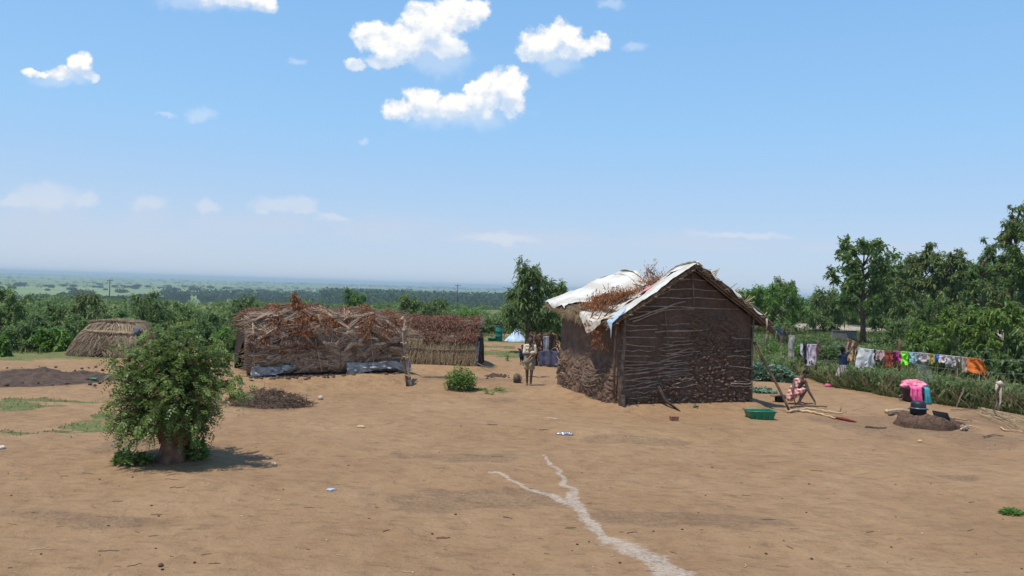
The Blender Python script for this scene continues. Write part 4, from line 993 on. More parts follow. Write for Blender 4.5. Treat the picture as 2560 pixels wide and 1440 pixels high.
for (uc, kc, w) in cl:
    n = int(420 * w); uu = uc + q.normal(0, .17 * w ** .5, n); kk = kc + q.normal(0, .35 * w ** .4, n); v_, z_ = lsurf(uu, np.clip(kk, 0, 9)); P = L3(uu, v_ - q.uniform(.03, .2, n), z_ + q.uniform(0, .16, n) * (kk > 3))
    fronds(g, P, q.normal(0, .8, (n, 3)) + np.array([0, 0, -.5]), q.uniform(.05, .11, n), .014, q, .6, K=3)
for k in range(46):
    uc = q.uniform(.1, LW - .1); n = 50; kk = q.uniform(3.9, 5.3); v_, z_ = lsurf(np.full(n, uc), np.full(n, kk)); P = L3(uc + q.normal(0, .07, n), v_ + q.normal(0, .05, n), z_ + q.uniform(0, .13 + .10 * q.random(), n)); fronds(g, P, q.normal(0, .8, (n, 3)), q.uniform(.05, .11, n), .014, q, .5, K=3)
n = 150; P = L3(1.28 + q.normal(0, .05, n), .3 + q.normal(0, .04, n), 1.98 + q.uniform(0, .38, n)); fronds(g, P, q.normal(0, .8, (n, 3)), .10, .02, q, .6, K=3)
wobj(g, 'leaf_clump', 'deadleaf', lhut)
for (u0, z0, u1, z1, r) in ((.12, .25, .04, 1.5, .014), (2.0, .10, 1.78, 1.05, .013), (3.55, .25, 3.42, 1.15, .012), (.55, .05, .78, .42, .010), (2.55, .2, 2.52, 1.2, .009), (3.0, .2, 2.98, 1.0, .008), (3.95, .25, 3.98, .9, .008), (.85, .2, .86, .8, .008)):
    g = Geo(); g.tube([L3(u0 + (u1 - u0) * k, -.12, z0 + (z1 - z0) * k) for k in (0, .5, 1)], [r, r, r * .8], 6); wobj(g, 'binding_stick', 'wood_peeled' if r > .011 else 'stick_brown', lhut)
def foil(A, B, h0, h1, seed, mat='tarp_grey', name='plastic_sheet', root=None, n=40, m_=12, out=(0, -1, 0), low=lambda t: 0 * t):
    t, s = np.meshgrid(np.linspace(0, 1, n), np.linspace(0, 1, m_), indexing='ij'); A = np.array(A); B = np.array(B)
    P = A + (B - A) * t[..., None]; z = (h0 + (low(t))) * (1 - s) + h1 * s; w_ = .10 * np.abs(fbm(t * 7 + seed, s * 2.5 + t * 3, 0, 4, seed)) * 2 + .02 * np.sin(t * 40 + s * 9); z = z + .05 * fbm(t * 8 + seed, s * 0, 0, 3, seed)
    P = P + np.array([0, 0, 1.]) * z[..., None] + np.array(out) * w_[..., None]
    g = Geo(); g.slab(P, out, .004 + 0 * t); return wobj(g, name, mat, root)
foil(L3(.03, -.06, 0), L3(1.25, -.08, 0), -.03, .30, 3, 'tarp_grey', root=lhut, out=tuple(-np.array(lv)), low=lambda t: .22 * t)
foil(L3(2.72, -.10, 0), L3(4.72, -.10, 0), -.02, .36, 5, 'tarp_grey', root=lhut, out=tuple(-np.array(lv)), low=lambda t: .13 * np.sin(t * 3.1) + .1 * t * t)
# dried mud lumps along its foot
g = Geo(); q = np.random.default_rng(17)
for k in range(90):
    u_ = q.uniform(0, LW); p_ = L3(u_, -q.uniform(.05, .35), 0); p_[2] = Tz(p_[0], p_[1]); g.ball(p_, (q.uniform(.03, .09), q.uniform(.03, .07), q.uniform(.02, .05)), 7, 5, warp=.5, seed=k)
tag(g.obj('soil_clods', 'mud'), 'crumbly clods of earth banked along the foot of the stick hut', 'soil', kind='stuff')
# post leaning at its right end
t = thing('lashed_post', GT(1024, 966), 'post of lashed poles leaning at the right end of the stick hut', 'post'); b0 = np.array(t.location); b0[2] -= .05
top = np.array(PD(1005, 830, b0[1] + .5))
for dx_, ex in ((0, 1), (-.05, .97), (.05, .6), (-.02, .8)):
    g = Geo(); g.tube([b0 + np.array([dx_, .02, 0]) + (top - b0) * k * ex + np.array([.012 * math.sin(k * 7 + dx_ * 40), 0, 0]) for k in np.linspace(0, 1, 8)], np.linspace(.04, .028, 8), 7); wobj(g, 'pole', 'bark_slab' if dx_ < 0 else 'wood_grey', t)
for k in (.22, .55, .8):
    g = Geo(); c_ = b0 + (top - b0) * k
    an = np.linspace(0, 2 * np.pi, 13); g.tube([c_ + np.array([.085 * math.cos(a), .07 * math.sin(a), .02 * math.sin(a * 2)]) for a in an], np.full(13, .012), 5); wobj(g, 'rope', 'straw', t)
# --- straw shelter to the right
sh = thing('straw_shelter', SA, 'straw and leaf covered shelter right of the stick hut, with wires across', 'shelter')
SP = [(-.02, 0), (0, .4), (.04, .8), (.12, 1.1), (.25, 1.4), (.5, 1.62), (.75, 1.4), (.9, 1.0), (1.0, .5), (1.02, 0)]
spd = np.array(SP)
def ssurf(u_, k): return np.interp(k, range(10), spd[:, 0]) * SD, np.interp(k, range(10), spd[:, 1]) * (1.0 + .02 * np.sin(u_ * 5))
def S3(u_, v_, z): return np.array(SA) + np.asarray(u_, float)[..., None] * np.array(su) + np.asarray(v_, float)[..., None] * np.array(sv) + np.asarray(z, float)[..., None] * np.array([0, 0, 1.])
s_, k_ = np.meshgrid(np.linspace(-.3, SW, 50), np.linspace(0, 9, 40), indexing='ij'); v_, z_ = ssurf(s_, k_); P = S3(s_, v_ + .04, z_ - .03)
g = Geo(); g.grid(P[:, ::-1])
for e in (0, -1):
    ring = P[e]; c_ = ring.mean(0); i = np.arange(len(ring) - 1); g.add(np.vstack([ring, c_]), None, np.stack([i, i + 1, 0 * i + len(ring)], 1))
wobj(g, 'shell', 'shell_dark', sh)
g = Geo(); P0, P1 = stick_panel(2400, .0, SW, .2, 3.2, (.25, .6), lambda u_, k: 1.57 + .35 * fbm(u_ * 3, k, 0, 2, 3), 31, ssurf, S3, off=(0, .06)); g.sticks(P0, P1, rng.uniform(.004, .010, len(P0)), bend=.06, rng=rng, S=3)
wobj(g, 'straw_wall', 'straw', sh)
g = Geo(); P0, P1 = stick_panel(2600, -.3, SW, 2.6, 6.5, (.2, .55), lambda u_, k: .3 + .9 * fbm(u_ * 2, k, 0, 2, 4), 32, ssurf, S3, off=(0, .09)); g.sticks(P0, P1, rng.uniform(.004, .009, len(P0)), bend=.08, rng=rng, S=3)
wobj(g, 'roof_sticks', 'twig_thatch', sh)
wobj(leaf_cover(ssurf, S3, 15000, -.3, SW, 2.2, 6, 95, .065, -.3, .12), 'dead_leaves', 'deadleaf_dull', sh)
for z in (.55, .95, 1.28):
    v_, _ = ssurf(np.float64(0), np.interp(z, spd[:6, 1], range(6))); g = Geo(); g.tube([S3(u_, v_ - .10, z + .015 * math.sin(u_ * 3)) for u_ in np.linspace(0, SW, 8)], np.full(8, .011), 5); wobj(g, 'tie_rod', 'wood_grey', sh)
pA, pB = S3(SW + .02, .02, 0), S3(SW + .02, .52 * SD, 1.68)
t_, s_ = np.meshgrid(np.linspace(0, 1, 30), np.linspace(0, 1, 12), indexing='ij')
edge = pA + (pB - pA) * t_[..., None] + np.array(su) * (-.22 + .26 * s_)[..., None] - np.array(sv) * (.10 + .05 * np.sin(t_ * 30) * fbm(t_ * 6, s_ * 3, 0, 2, 3))[..., None]
g = Geo(); g.slab(edge, -np.array(sv), .01 + 0 * t_); wobj(g, 'plastic_sheet', 'tarp_grey', sh)
for k in range(9):
    f_ = k / 8; q0 = S3(SW + .08 + .05 * math.sin(k * 2), .10 + f_ * SD * .75, -.05); q1 = S3(SW + .0, .46 * SD + (f_ - .5) * .5, 1.55 - .35 * abs(f_ - .35))
    g = Geo(); g.tube([q0, (q0 + q1) / 2 + np.array([.03, 0, 0]), q1], [.075, .07, .045], 6, .45); wobj(g, 'bark_slab', 'bark_slab', sh)
g = Geo(); g.tube([S3(SW + .0, -.05, .12), S3(SW + .28, -.1, .0), S3(SW + .55, -.12, .0)], [.03, .028, .02], 6); wobj(g, 'base_pole', 'wood_grey', sh)
# --- left grass hut
TA = GT(262, 893)
th = thing('thatched_hut', TA, 'low loaf shaped hut covered all over in tan grass thatch', 'hut')
TW, TH_ = 2.75, 1.19; tb = np.array(TA) + np.array([-.12, .9, -.05])
def th_s(a, h):                                           # a around, h 0..1 up
    w_ = 1.46 * (1 - .36 * h ** 1.3 - .10 * h ** 8); dp = 1.0 * (1 - .30 * h ** 1.5 - .16 * h ** 8)
    ca, sa = np.cos(a), np.sin(a); e = .55
    x = np.sign(ca) * np.abs(ca) ** e * w_ + .18 * h; y = np.sign(sa) * np.abs(sa) ** e * dp
    z = TH_ * h + .05 * fbm(x * 2, y * 2, 0, 2, 6)
    return tb + np.stack([x, y, z], -1)
a, h = np.meshgrid(np.linspace(0, 2 * np.pi, 70), np.linspace(0, 1, 24), indexing='ij'); P = th_s(a, h); g = Geo(); g.grid(P)
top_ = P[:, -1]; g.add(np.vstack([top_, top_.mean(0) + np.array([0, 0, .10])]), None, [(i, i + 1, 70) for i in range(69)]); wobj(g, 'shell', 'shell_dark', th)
q = np.random.default_rng(21); N = 11000; a = q.uniform(0, 2 * np.pi, N); h = q.uniform(0.05, 1.12, N); P0 = th_s(a, np.minimum(h, 1)); kk_ = np.maximum(h - .94, 0)[:, None] * 2.4; cc_ = tb + np.array([.12, 0, TH_ + .09]); P0 = P0 * (1 - kk_) + cc_ * kk_; P0[:, 2] += .10 * (h > .94); P1 = th_s(a + q.normal(0, .07, N), np.maximum(h - q.uniform(.15, .34, N), -.04))
o_ = P0 - tb; o_[:, 2] = 0; o_ /= np.linalg.norm(o_, axis=1, keepdims=True); P0 += o_ * q.uniform(0, .06, N)[:, None]; P1 += o_ * q.uniform(.03, .12, N)[:, None]
g = Geo(); g.sticks(P0, P1, q.uniform(.007, .016, N), bend=.10, rng=q, S=3)
N = 2600; x = q.uniform(-.70, .84, N); y = q.uniform(-.50, .50, N); P0 = tb + np.stack([x, y, TH_ + .02 + .10 * (1 - ((x - .1) / 1.0)**2) + q.uniform(0, .06, N)], 1); D = q.normal(0, 1, (N, 3)); D[:, 2] *= .1; D[:, 0] *= 1.8; D /= np.linalg.norm(D, axis=1, keepdims=True); g.sticks(P0 - D * .13, P0 + D * .13, .008, bend=.05, rng=q, S=3)
wobj(g, 'thatch', 'straw_grey', th)
for k in range(3):
    g = Geo(); pts = [th_s(np.float64(aa), np.float64(.8 - .02 * k)) + np.array([0, -.12, .05]) for aa in np.linspace(3.9 + .3 * k, 5.6, 8)]; g.tube(pts, np.full(8, .010), 5); wobj(g, 'tie_rod', 'wood_peeled', th)
g = Geo(); c_ = tb + np.array([1.10, -.62, .98]); g.ball(c_, (.15, .10, .16), 14, 10, warp=.8, seed=4, wf=3); simple('plastic_dark', (.16, .17, .20), (.05, .05, .06), 9, .4, .01, 20); wobj(g, 'plastic_sheet', 'plastic_dark', th)
g = Geo(); g.ball(tb + np.array([1.16, -.50, .72]), (.18, .22, .30), 12, 9, warp=.4, seed=5); wobj(g, 'doorway', 'shell_dark', th)
# ------------------------------------------------------------------ grass and weeds
def blades(P, rng, h, w, lean=.35, K=3):
    N = len(P); D = rng.normal(0, lean, (N, 3)); D[:, 2] = 1
    g = Geo(); fronds(g, P, D, h, w, rng, .45, K=K); return g
q = np.random.default_rng(41)
def scatter(n, x0, x1, y0, y1, fn):
    x = q.uniform(x0, x1, n); y = q.uniform(y0, y1, n); k = fn(x, y); x, y = x[k], y[k]; return np.stack([x, y, T(x, y) - .01], 1)
n1 = lambda x, y, s, sc: fbm(x * sc, y * sc, 0, 3, s)
P = scatter(90000, -16, 10, 12, 50, lambda x, y: (patches(GRASSP, x, y) * (1 - patches([(1270, 838, 60, 3), (1290, 862, 70, 4)], x, y, .3)) + n1(x, y, 5, 3) * .5 > .45))
tag(blades(P, q, q.uniform(.04, .11, len(P)), .008).obj('short_grass', 'grassblade'), 'short green grass growing in strips on the bare yard', 'grass', kind='stuff')
# low green edging beyond the left and middle yard
P = scatter(70000, -24, 12, 29, 62, lambda x, y: (np.where(np.arctan2(x, y) > -.2, (np.hypot(x, y) > 43), np.hypot(x, y) > 31) & (n1(x, y, 6, .8) > -.25)))
tag(blades(P, q, q.uniform(.10, .35, len(P)), .018).obj('verge_grass', 'grassblade'), 'rough green grass where the yard meets the trees', 'grass', kind='stuff')
# tall weeds along the fence
def hedge(n, dmin, dmax, hmin, hmax, seed, w, gate=None):
    r = np.random.default_rng(seed); x = r.uniform(FL[1].x - 1.2, FL[-1].x + 1, n); d_ = dmin + (dmax - dmin) * r.uniform(0, 1, n) ** 1.3; y = fence_y(x) + d_
    k = fbm(x * 1.1, y * 1.1, 0, 3, seed) > -.35; x, y, d_ = x[k], y[k], d_[k]
    h = r.uniform(hmin, hmax, len(x)) * (.45 + .55 * sst(d_, 0, .7)) * (.8 + .5 * fbm(x * .9, y * .9, 0, 2, seed + 1))
    return blades(np.stack([x, y, T(x, y) - .02], 1), r, h, w * r.uniform(.6, 1.3, len(x)), .40, 4)
tag(hedge(20000, 0, 2.2, .35, 1.0, 3, .013).obj('tall_grass', 'grassblade'), 'tall tangled grass growing along the fence under the washing', 'grass', kind='stuff')
r_ = np.random.default_rng(51); N = 9000; x = r_.uniform(FL[1].x - 1, FL[-1].x, N); y = fence_y(x) + r_.uniform(.1, 2.6, N); g = Geo()
fronds(g, np.stack([x, y, T(x, y) + r_.uniform(.1, .75, N)], 1), r_.normal(0, 1, (N, 3)), r_.uniform(.08, .2, N), .028, r_, .7)
tag(g.obj('leafy_weeds', 'leaf_mid'), 'broad leaved weeds mixed into the grass along the fence', 'weeds', kind='stuff')
r_ = np.random.default_rng(57); N = 2600; x = r_.uniform(FL[1].x - 1, FL[-1].x, N); y = fence_y(x) + r_.uniform(-.05, 2.2, N); P0 = np.stack([x, y, T(x, y)], 1); D = r_.normal(0, .5, (N, 3)); D[:, 2] = r_.uniform(.4, 1.2, N)
g = Geo(); g.sticks(P0, P0 + D * r_.uniform(.3, .95, N)[:, None], .005, bend=.18, rng=r_, S=3); tag(g.obj('dry_stems', 'straw'), 'dry stems and vines tangled through the tall grass along the fence', 'weeds', kind='stuff')
P = scatter(60000, FL[0].x - .5, 34, 24, 75, lambda x, y: (y > fence_y(x) + 1.5) & (n1(x, y, 7, .5) > -.25))
tag(blades(P, q, q.uniform(.15, .5, len(P)), .022).obj('meadow_grass', 'grassblade'), 'green meadow beyond the washing line', 'grass', kind='stuff')
def plantmass(name, label, cat, px, D, hw, h, n, fl, fw, mat, seed, flat=.7, up=.2, group=None, dy=.6):
    b = onD(px, D); r = np.random.default_rng(seed); R_ = hw / FPX * D; t = thing(name, b, label, cat, group)
    a = r.uniform(0, 6.28, n); q_ = np.sqrt(r.uniform(0, 1, n)); z = h * r.uniform(.05, 1, n) * np.sqrt(1 - q_**2 * .8)
    P = np.stack([q_ * np.cos(a) * R_, q_ * np.sin(a) * R_ * dy, z], 1) * (1 + .2 * r.normal(0, 1, (n, 1)) * .4); P[:, 2] = np.maximum(P[:, 2], .01)
    g = Geo(); D_ = r.normal(0, .8, (n, 3)); D_[:, 2] = np.abs(D_[:, 2]) * .3 + up; D_[:, :2] += np.stack([np.cos(a), np.sin(a)], 1) * .5
    fronds(g, P, D_, r.uniform(.6, 1.3, n) * fl, fw, r, flat); g.obj('leaves', mat, t)
    g = Geo(); k = max(6, n // 60); P1 = P[:k]; P0 = P1 * np.array([.25, .25, 0]); g.sticks(P0, P1, .008, bend=.1, rng=r, S=4); g.obj('stem', 'bark', t)
    return t
plantmass('squash_plant', 'blue green broad leaved vegetable plant right beside the mud hut', 'plant', 1912, 27.5, 40, .62, 800, .15, .065, 'leaf_blue', 1, .4, .5, dy=.8)
plantmass('squash_plant', 'blue green broad leaved vegetable plant left of the white spotted stump', 'plant', 1955, 27.2, 34, .55, 700, .15, .065, 'leaf_blue', 2, .4, .5, dy=.8)
plantmass('squash_plant', 'wilted trailing vine flat on the ground at the rear corner of the mud hut', 'plant', 1905, 24.3, 42, .12, 200, .15, .05, 'leaf_blue', 3, .4, .3, dy=.5)
for i, (px, D, hw, h, lf, lb) in enumerate([(1935, 31, 45, 1.15, 'leaf_bright', 'bright green leafy crop behind the blue green vegetables'), (2000, 33, 34, .9, 'leaf_bright', 'bright green leafy crop behind the pink towel'),
                                     (1890, 36, 40, 1.1, 'leaf_mid', 'taller green crop seen past the hut corner'), (2090, 36, 40, .9, 'leaf_mid', 'green bushy weeds behind the girl at the line'), (2190, 33, 40, .9, 'leaf_mid', 'green bushy weeds behind the patterned cloth'),
                                     (2230, 36, 60, 1.0, 'leaf_mid', 'green growth below the second washing line post'), (2050, 45, 50, .9, 'leaf_mid', 'green shrub under the forked pale trunk tree'), (1960, 48, 30, 1.6, 'leaf_mid', 'young tree in the meadow left of the forked trunk')]):
    plantmass('leafy_plant', lb, 'plant', px, D, hw, h, 1100, .16, .035, lf, 20 + i, .6, .4, 'leafy plants beyond the fence')
b_ = GT(1160, 972)
plantmass('small_bush', 'small green bush alone on bare earth between the shelter and the mud hut', 'bush', 1158, b_.y, 37, .62, 1300, .10, .018, 'leaf_bright', 33, .5, .6, dy=.8)
for i, (px, py, hw, h, n, lb) in enumerate([(1255, 977, 14, .08, 70, 'tiny green weed tuft right of the small bush'), (1205, 975, 20, .05, 60, 'thin flat weed patch touching the small bush'), (1232, 986, 10, .06, 30, 'tiny weed sprig nearest the dark soil stain'), (1745, 1020, 8, .07, 25, 'tiny grey green weed at the foot of the gable wall'),
                                         (235, 890, 16, .22, 90, 'small green weed at the foot of the thatched hut'), (2545, 1285, 26, .07, 160, 'low green weed at the right edge of the foreground'), (1273, 903, 5, .5, 60, 'single upright weed beside the far grass strip')]):
    plantmass('weed', lb, 'weed', px, GT(px, py).y, hw, h, n, .07, .014, 'leaf_bright' if i != 3 else 'leaf_blue', 50 + i, .5, .4, dy=.7)
# ------------------------------------------------------------------ the big pollarded shrub in front
SB_ = GT(432, 1146)
shr = thing('pollarded_shrub', SB_, 'dense green shrub sprouting from a thick reddish stump in the left foreground', 'shrub')
def sh3(px, py, dy=0.0):
    p = PD(px, py, SB_.y + dy); return np.array((p.x - SB_.x, p.y - SB_.y, p.z - SB_.z))
g = Geo()
g.tube([sh3(432, 1165), sh3(432, 1138), sh3(434, 1108), sh3(436, 1085)], [.36, .27, .23, .19], 14, .8)
for pts, r in (([sh3(425, 1100), sh3(408, 1060), sh3(392, 1020, -.05), sh3(385, 990)], [.17, .125, .09, .05]), ([sh3(445, 1100), sh3(462, 1060, -.05), sh3(470, 1035, -.05), sh3(476, 1020, -.05)], [.20, .13, .10, .085]),
               ([sh3(430, 1090), sh3(425, 1040, .1), sh3(418, 990, .1), sh3(412, 940, .1)], [.16, .09, .07, .05]), ([sh3(440, 1080, .1), sh3(455, 1020, .2), sh3(452, 960, .2)], [.16, .09, .06]), ([sh3(420, 1100, .2), sh3(380, 1050, .3), sh3(350, 1010, .3)], [.12, .07, .04]), ([sh3(450, 1100, .15), sh3(490, 1060, .3), sh3(510, 1010, .3)], [.12, .07, .04])):
    g.tube(pts, r, 10)
g.obj('trunk', 'bark_red', shr)
q = np.random.default_rng(61); st0, st1, FP, FD = [], [], [], []
C0 = sh3(420, 988); RXs, RZs = .80, .97
for k in range(290):
    a = q.uniform(0, 6.28); el = q.uniform(-.95, 1.40); rr_ = q.uniform(.55, 1.08)
    o = np.array([math.cos(a) * math.cos(el) * RXs, math.sin(a) * math.cos(el) * .9, math.sin(el) * RZs * (1 if el > 0 else .80)]) * rr_
    e = C0 + o * (1 + .30 * float(fbm(math.cos(a) * 1.6 + 5, math.sin(a) * 1.6 + 5, el * 1.4, 2, 7))); e[2] = max(e[2], .16)
    if e[2] < .66 and abs(e[0] - .03) < .27 and e[1] < .1: continue
    s0 = sh3(q.uniform(400, 465), q.uniform(1000, 1085)) + np.array([0, q.uniform(-.1, .2), 0]); md = (s0 + e) / 2 + np.array([0, 0, .18])
    cv = [(1 - t)**2 * s0 + 2 * t * (1 - t) * md + t * t * e for t in (.0, .3, .6, .8, 1)]
    for b, c in zip(cv[:-1], cv[1:]): st0.append(b); st1.append(c)
    nf = q.integers(9, 15); t = q.uniform(.55, 1.08, nf)[:, None]; FP.append(s0 * (1 - t)**2 + 2 * t * (1 - t) * md + t * t * e + q.normal(0, .06, (nf, 3)))
    dr = o / np.linalg.norm(o); FD.append(dr * .7 + q.normal(0, .65, (nf, 3)) + np.array([0, 0, .2]))
# three longer shoots at the top
for (px, py) in ((330, 880), (380, 842), (420, 822), (470, 838), (500, 872), (548, 850), (560, 905), (575, 950), (300, 930), (352, 862), (450, 850), (538, 880), (520, 900), (290, 900), (400, 850), (600, 980), (570, 880)):
    e = sh3(px, py, q.uniform(-.3, .3)); s0 = sh3(435, 990); st0.append(s0); st1.append(e); nf = 32; t = q.uniform(.55, 1.03, nf)[:, None]; FP.append(s0 + (e - s0) * t + q.normal(0, .06, (nf, 3))); FD.append((e - s0) / np.linalg.norm(e - s0) * .8 + q.normal(0, .5, (nf, 3)))
g = Geo(); g.sticks(np.array(st0), np.array(st1), .010, rng=q, S=4, K=2); g.obj('branches', 'bark', shr)
FP = np.concatenate(FP); FD = np.concatenate(FD); FP[:, 2] = np.maximum(FP[:, 2], .03)
k = q.uniform(0, 1, len(FP)) < .22
g = Geo(); fronds(g, FP[~k], FD[~k], q.uniform(.12, .27, (~k).sum()), q.uniform(.05, .088, (~k).sum()), q, .7, leaflets=7); g.obj('leaves', 'leaf_shrub', shr)
g = Geo(); fronds(g, FP[k], FD[k], q.uniform(.08, .18, k.sum()), q.uniform(.035, .06, k.sum()), q, .9, leaflets=6); g.obj('rusty_leaves', 'leaf_rusty', shr)
for i, (px, py, hw, h, lb) in enumerate([(345, 1158, 44, .16, 'ground hugging green sprouts left of the reddish stump'), (498, 1150, 34, .34, 'green sprouts right of the reddish stump'), (320, 1148, 14, .22, 'small upright sprout left of the stump')]):
    plantmass('stump_sprout', lb, 'plant', px, GT(px, py).y, hw, h, 520 if i < 2 else 90, .10, .022, 'leaf_shrub', 70 + i, .5, .5, 'sprouts around the stump')
# ------------------------------------------------------------------ heaps
def heap(name, label, cat, px, py, hw, h, mat, seed, dy=.5, n=60, amp=.5, kind=None):
    c = GT(px, py); R_ = hw / FPX * c.y; g = Geo()
    a, r = np.meshgrid(np.linspace(0, 2 * np.pi, 60, endpoint=False), np.linspace(0, 1, 24), indexing='ij'); x = c.x + r * np.cos(a) * R_; y = c.y + r * np.sin(a) * R_ * dy
    f1, f2, i_ = worley(x * 7, y * 7, seed)
    z = T(x, y) - .02 + h * (1 - r**2) * (.8 + .6 * fbm(x * 2, y * 2, 0, 3, seed)) + amp * .12 * np.clip(.6 - f1, 0, 1) * (1 - r**4)
    P = np.stack([x, y, z], -1); g.grid(P[:, ::1].transpose(1, 0, 2), closed=True)
    return g, c, R_
simple('soil_dark', (.120, .078, .055), (.060, .040, .030), 5, .95, .03, 30)
for i, (px, py, hw, h, dy, lb) in enumerate([(60, 952, 210, .30, .62, None), (215, 947, 110, .26, .75, None), (1240, 941, 34, .10, .5, None), (1110, 944, 90, .04, .2, None), (1340, 943, 50, .03, .25, None)]):
    g, c, R_ = heap('', '', '', px, py, hw, h, '', 80 + i, dy)
    o = g.obj('soil_heap', 'soil_dark'); tag(o, ['long heap of dark dug soil at the left picture edge', 'dark dug soil heap left of the big shrub, nearer the thatched hut', 'small pile of dark soil beside the wooden stump', 'thin ridge of dark soil in front of the straw shelter', 'thin ridge of dark soil behind the boy in the pale shirt'][i], 'soil', 'dug soil heaps')
g = Geo(); q = np.random.default_rng(90)
for k in range(110):
    px, py = (q.uniform(-60, 320), q.uniform(925, 970)) if k < 80 else (q.uniform(1215, 1275), q.uniform(936, 947))
    p_ = GT(px, py, 4); s_ = q.uniform(.015, .05) * (1 if k < 80 else .7); g.ball((p_.x, p_.y, p_.z + (.13 if k < 80 else .03) * q.uniform(.2, 1)), (s_ * 1.3, s_, s_ * .8), 7, 5, warp=.6, seed=k)
tag(g.obj('soil_clods', 'soil_dark'), 'dark soil clods strewn over the dug soil heaps', 'soil', kind='stuff')
g, c, R_ = heap('', '', '', 672, 1012, 100, .30, '', 95, .55)
t = thing('brush_pile', c, 'pile of dark twigs and plant litter in front of the stick hut', 'brush pile'); wobj(g, 'litter', 'soil_dark', t)
q = np.random.default_rng(96); N = 900; a = q.uniform(0, 6.28, N); r = np.sqrt(q.uniform(0, 1, N)) ; x = c.x + r * np.cos(a) * R_ * 1.1; y = c.y + r * np.sin(a) * R_ * .6
z = T(x, y) + .30 * np.clip(1 - r**2, 0, 1) + q.uniform(0, .05, N); D = q.normal(0, 1, (N, 3)); D[:, 2] = np.abs(D[:, 2]) * .25; D /= np.linalg.norm(D, axis=1, keepdims=True); P0 = np.stack([x, y, z], 1)
g = Geo(); g.sticks(P0, P0 + D * q.uniform(.06, .24, N)[:, None], q.uniform(.004, .009, N), bend=.15, rng=q, S=4); wobj(g, 'twigs', 'stick_brown', t)
# ------------------------------------------------------------------ washing line
def wallpt(px, py, D): return np.array(PD(px, py, D))
FD_ = lambda px: fence_y(onD(px, 26).x) if False else float(np.interp(px, [1978, 2046, 2130, 2255, 2400, 2470, 2560], [28.8, 28.3, 27.2, 25.9, 24.3, 23.4, 22.4]))
def post(name, label, px, ptop, pbot, D, r0, r1, mat, seed, lean=0.0, cap_=None, group=None):
    b = onD(px, D); H = PD(px, ptop, D).z - b.z; t = thing(name, b, label, 'post', group); q = np.random.default_rng(seed); k = np.linspace(0, 1, 9)
    pts = np.stack([lean * k * H + .025 * q.normal(0, 1, 9) * (k > 0), .01 * q.normal(0, 1, 9), -.1 + (H + .1) * k], 1)
    g = Geo(); g.tube(pts, np.linspace(r0, r1, 9) * q.uniform(.85, 1.15, 9), 8); g.obj('shaft', mat, t)
    if cap_: g = Geo(); g.tube([pts[5], pts[5] + np.array([cap_, 0, .12]), pts[5] + np.array([cap_ * 1.4, 0, .26])], [r1 * .7, r1 * .6, r1 * .4], 6); g.obj('side_branch', mat, t)
    return t
simple('bark_birch', (.46, .43, .37), (.05, .042, .035), 4.5, .9, .02, 18)
post('fence_post', 'brown crooked post beside the pink towel', 2046, 846, 938, FD_(2046), .055, .04, 'bark', 1, .02, .08, 'fence posts')
post('tree_stump', 'thick white and black mottled dead trunk left of the pink towel', 1978, 838, 905, 29.5, .13, .11, 'bark_birch', 2, .04)
post('fence_post', 'reddish stub post rising above the line behind the pink cloth', 2254, 850, 960, FD_(2254) + .3, .06, .045, 'bark_red', 3, .0, .06, 'fence posts')
post('fence_post', 'dark post in the line left of the orange cloth', 2401, 893, 1010, FD_(2401), .05, .04, 'bark', 4, -.03, None, 'fence posts')
post('fence_post', 'thin grey post at the left of the crops, near the hut corner', 1919, 836, 905, 31, .05, .04, 'wood_grey', 5, 0, None, 'fence posts')
post('fence_post', 'leaning post under the distant trees above the mottled stump', 1974, 822, 860, 42, .07, .05, 'bark', 6, .12, None, 'fence posts')
post('fence_post', 'dark gnarled post among the far trees left of the stump', 1958, 815, 862, 44, .16, .10, 'bark', 7, .02, .2, 'fence posts')
post('fence_post', 'short pale post in the meadow left of the gnarled one', 1943, 828, 858, 45, .06, .05, 'wood_grey', 8, 0, None, 'fence posts')
post('stake', 'grey stake tied with a pale rag at the right', 2498, 948, 1032, 20.6, .025, .018, 'wood_grey', 9, .02)
post('stake', 'short leaning stake in the weeds behind the stove', 2398, 965, 1010, 22.4, .03, .02, 'wood_grey', 10, .35)
def wire(name, label, pts, r, mat='wood_grey', n=6):
    P = []
    for (a, b) in zip(pts[:-1], pts[1:]):
        a = np.array(a); b = np.array(b)
        for k in np.arange(n) / n: P.append(a + (b - a) * k - np.array([0, 0, .03 * 4 * k * (1 - k)]))
    P.append(np.array(pts[-1])); g = Geo(); g.tube(P, np.full(len(P), r), 5); o = g.obj(name, mat); return tag(o, label, 'wire')
W_ = lambda px, py: wallpt(px, py, FD_(px))
simple('wire_grey', (.30, .30, .29), (.16, .15, .14), 9, .6, metal=.3)
line_px = [(2000, 861), (2046, 862), (2110, 866), (2150, 871), (2185, 876), (2254, 880), (2300, 883), (2350, 888), (2401, 893), (2445, 899), (2470, 899), (2570, 901)]
wire('washing_line', 'upper wire of the fence that carries the washing', [W_(a, b) for a, b in line_px], .006, 'wire_grey', 3)
wire('fence_wire', 'lower sagging fence wire behind the washing', [W_(2046, 900), W_(2254, 905), W_(2401, 925), W_(2470, 930), W_(2570, 934)], .006, 'wire_grey')
CL = 0
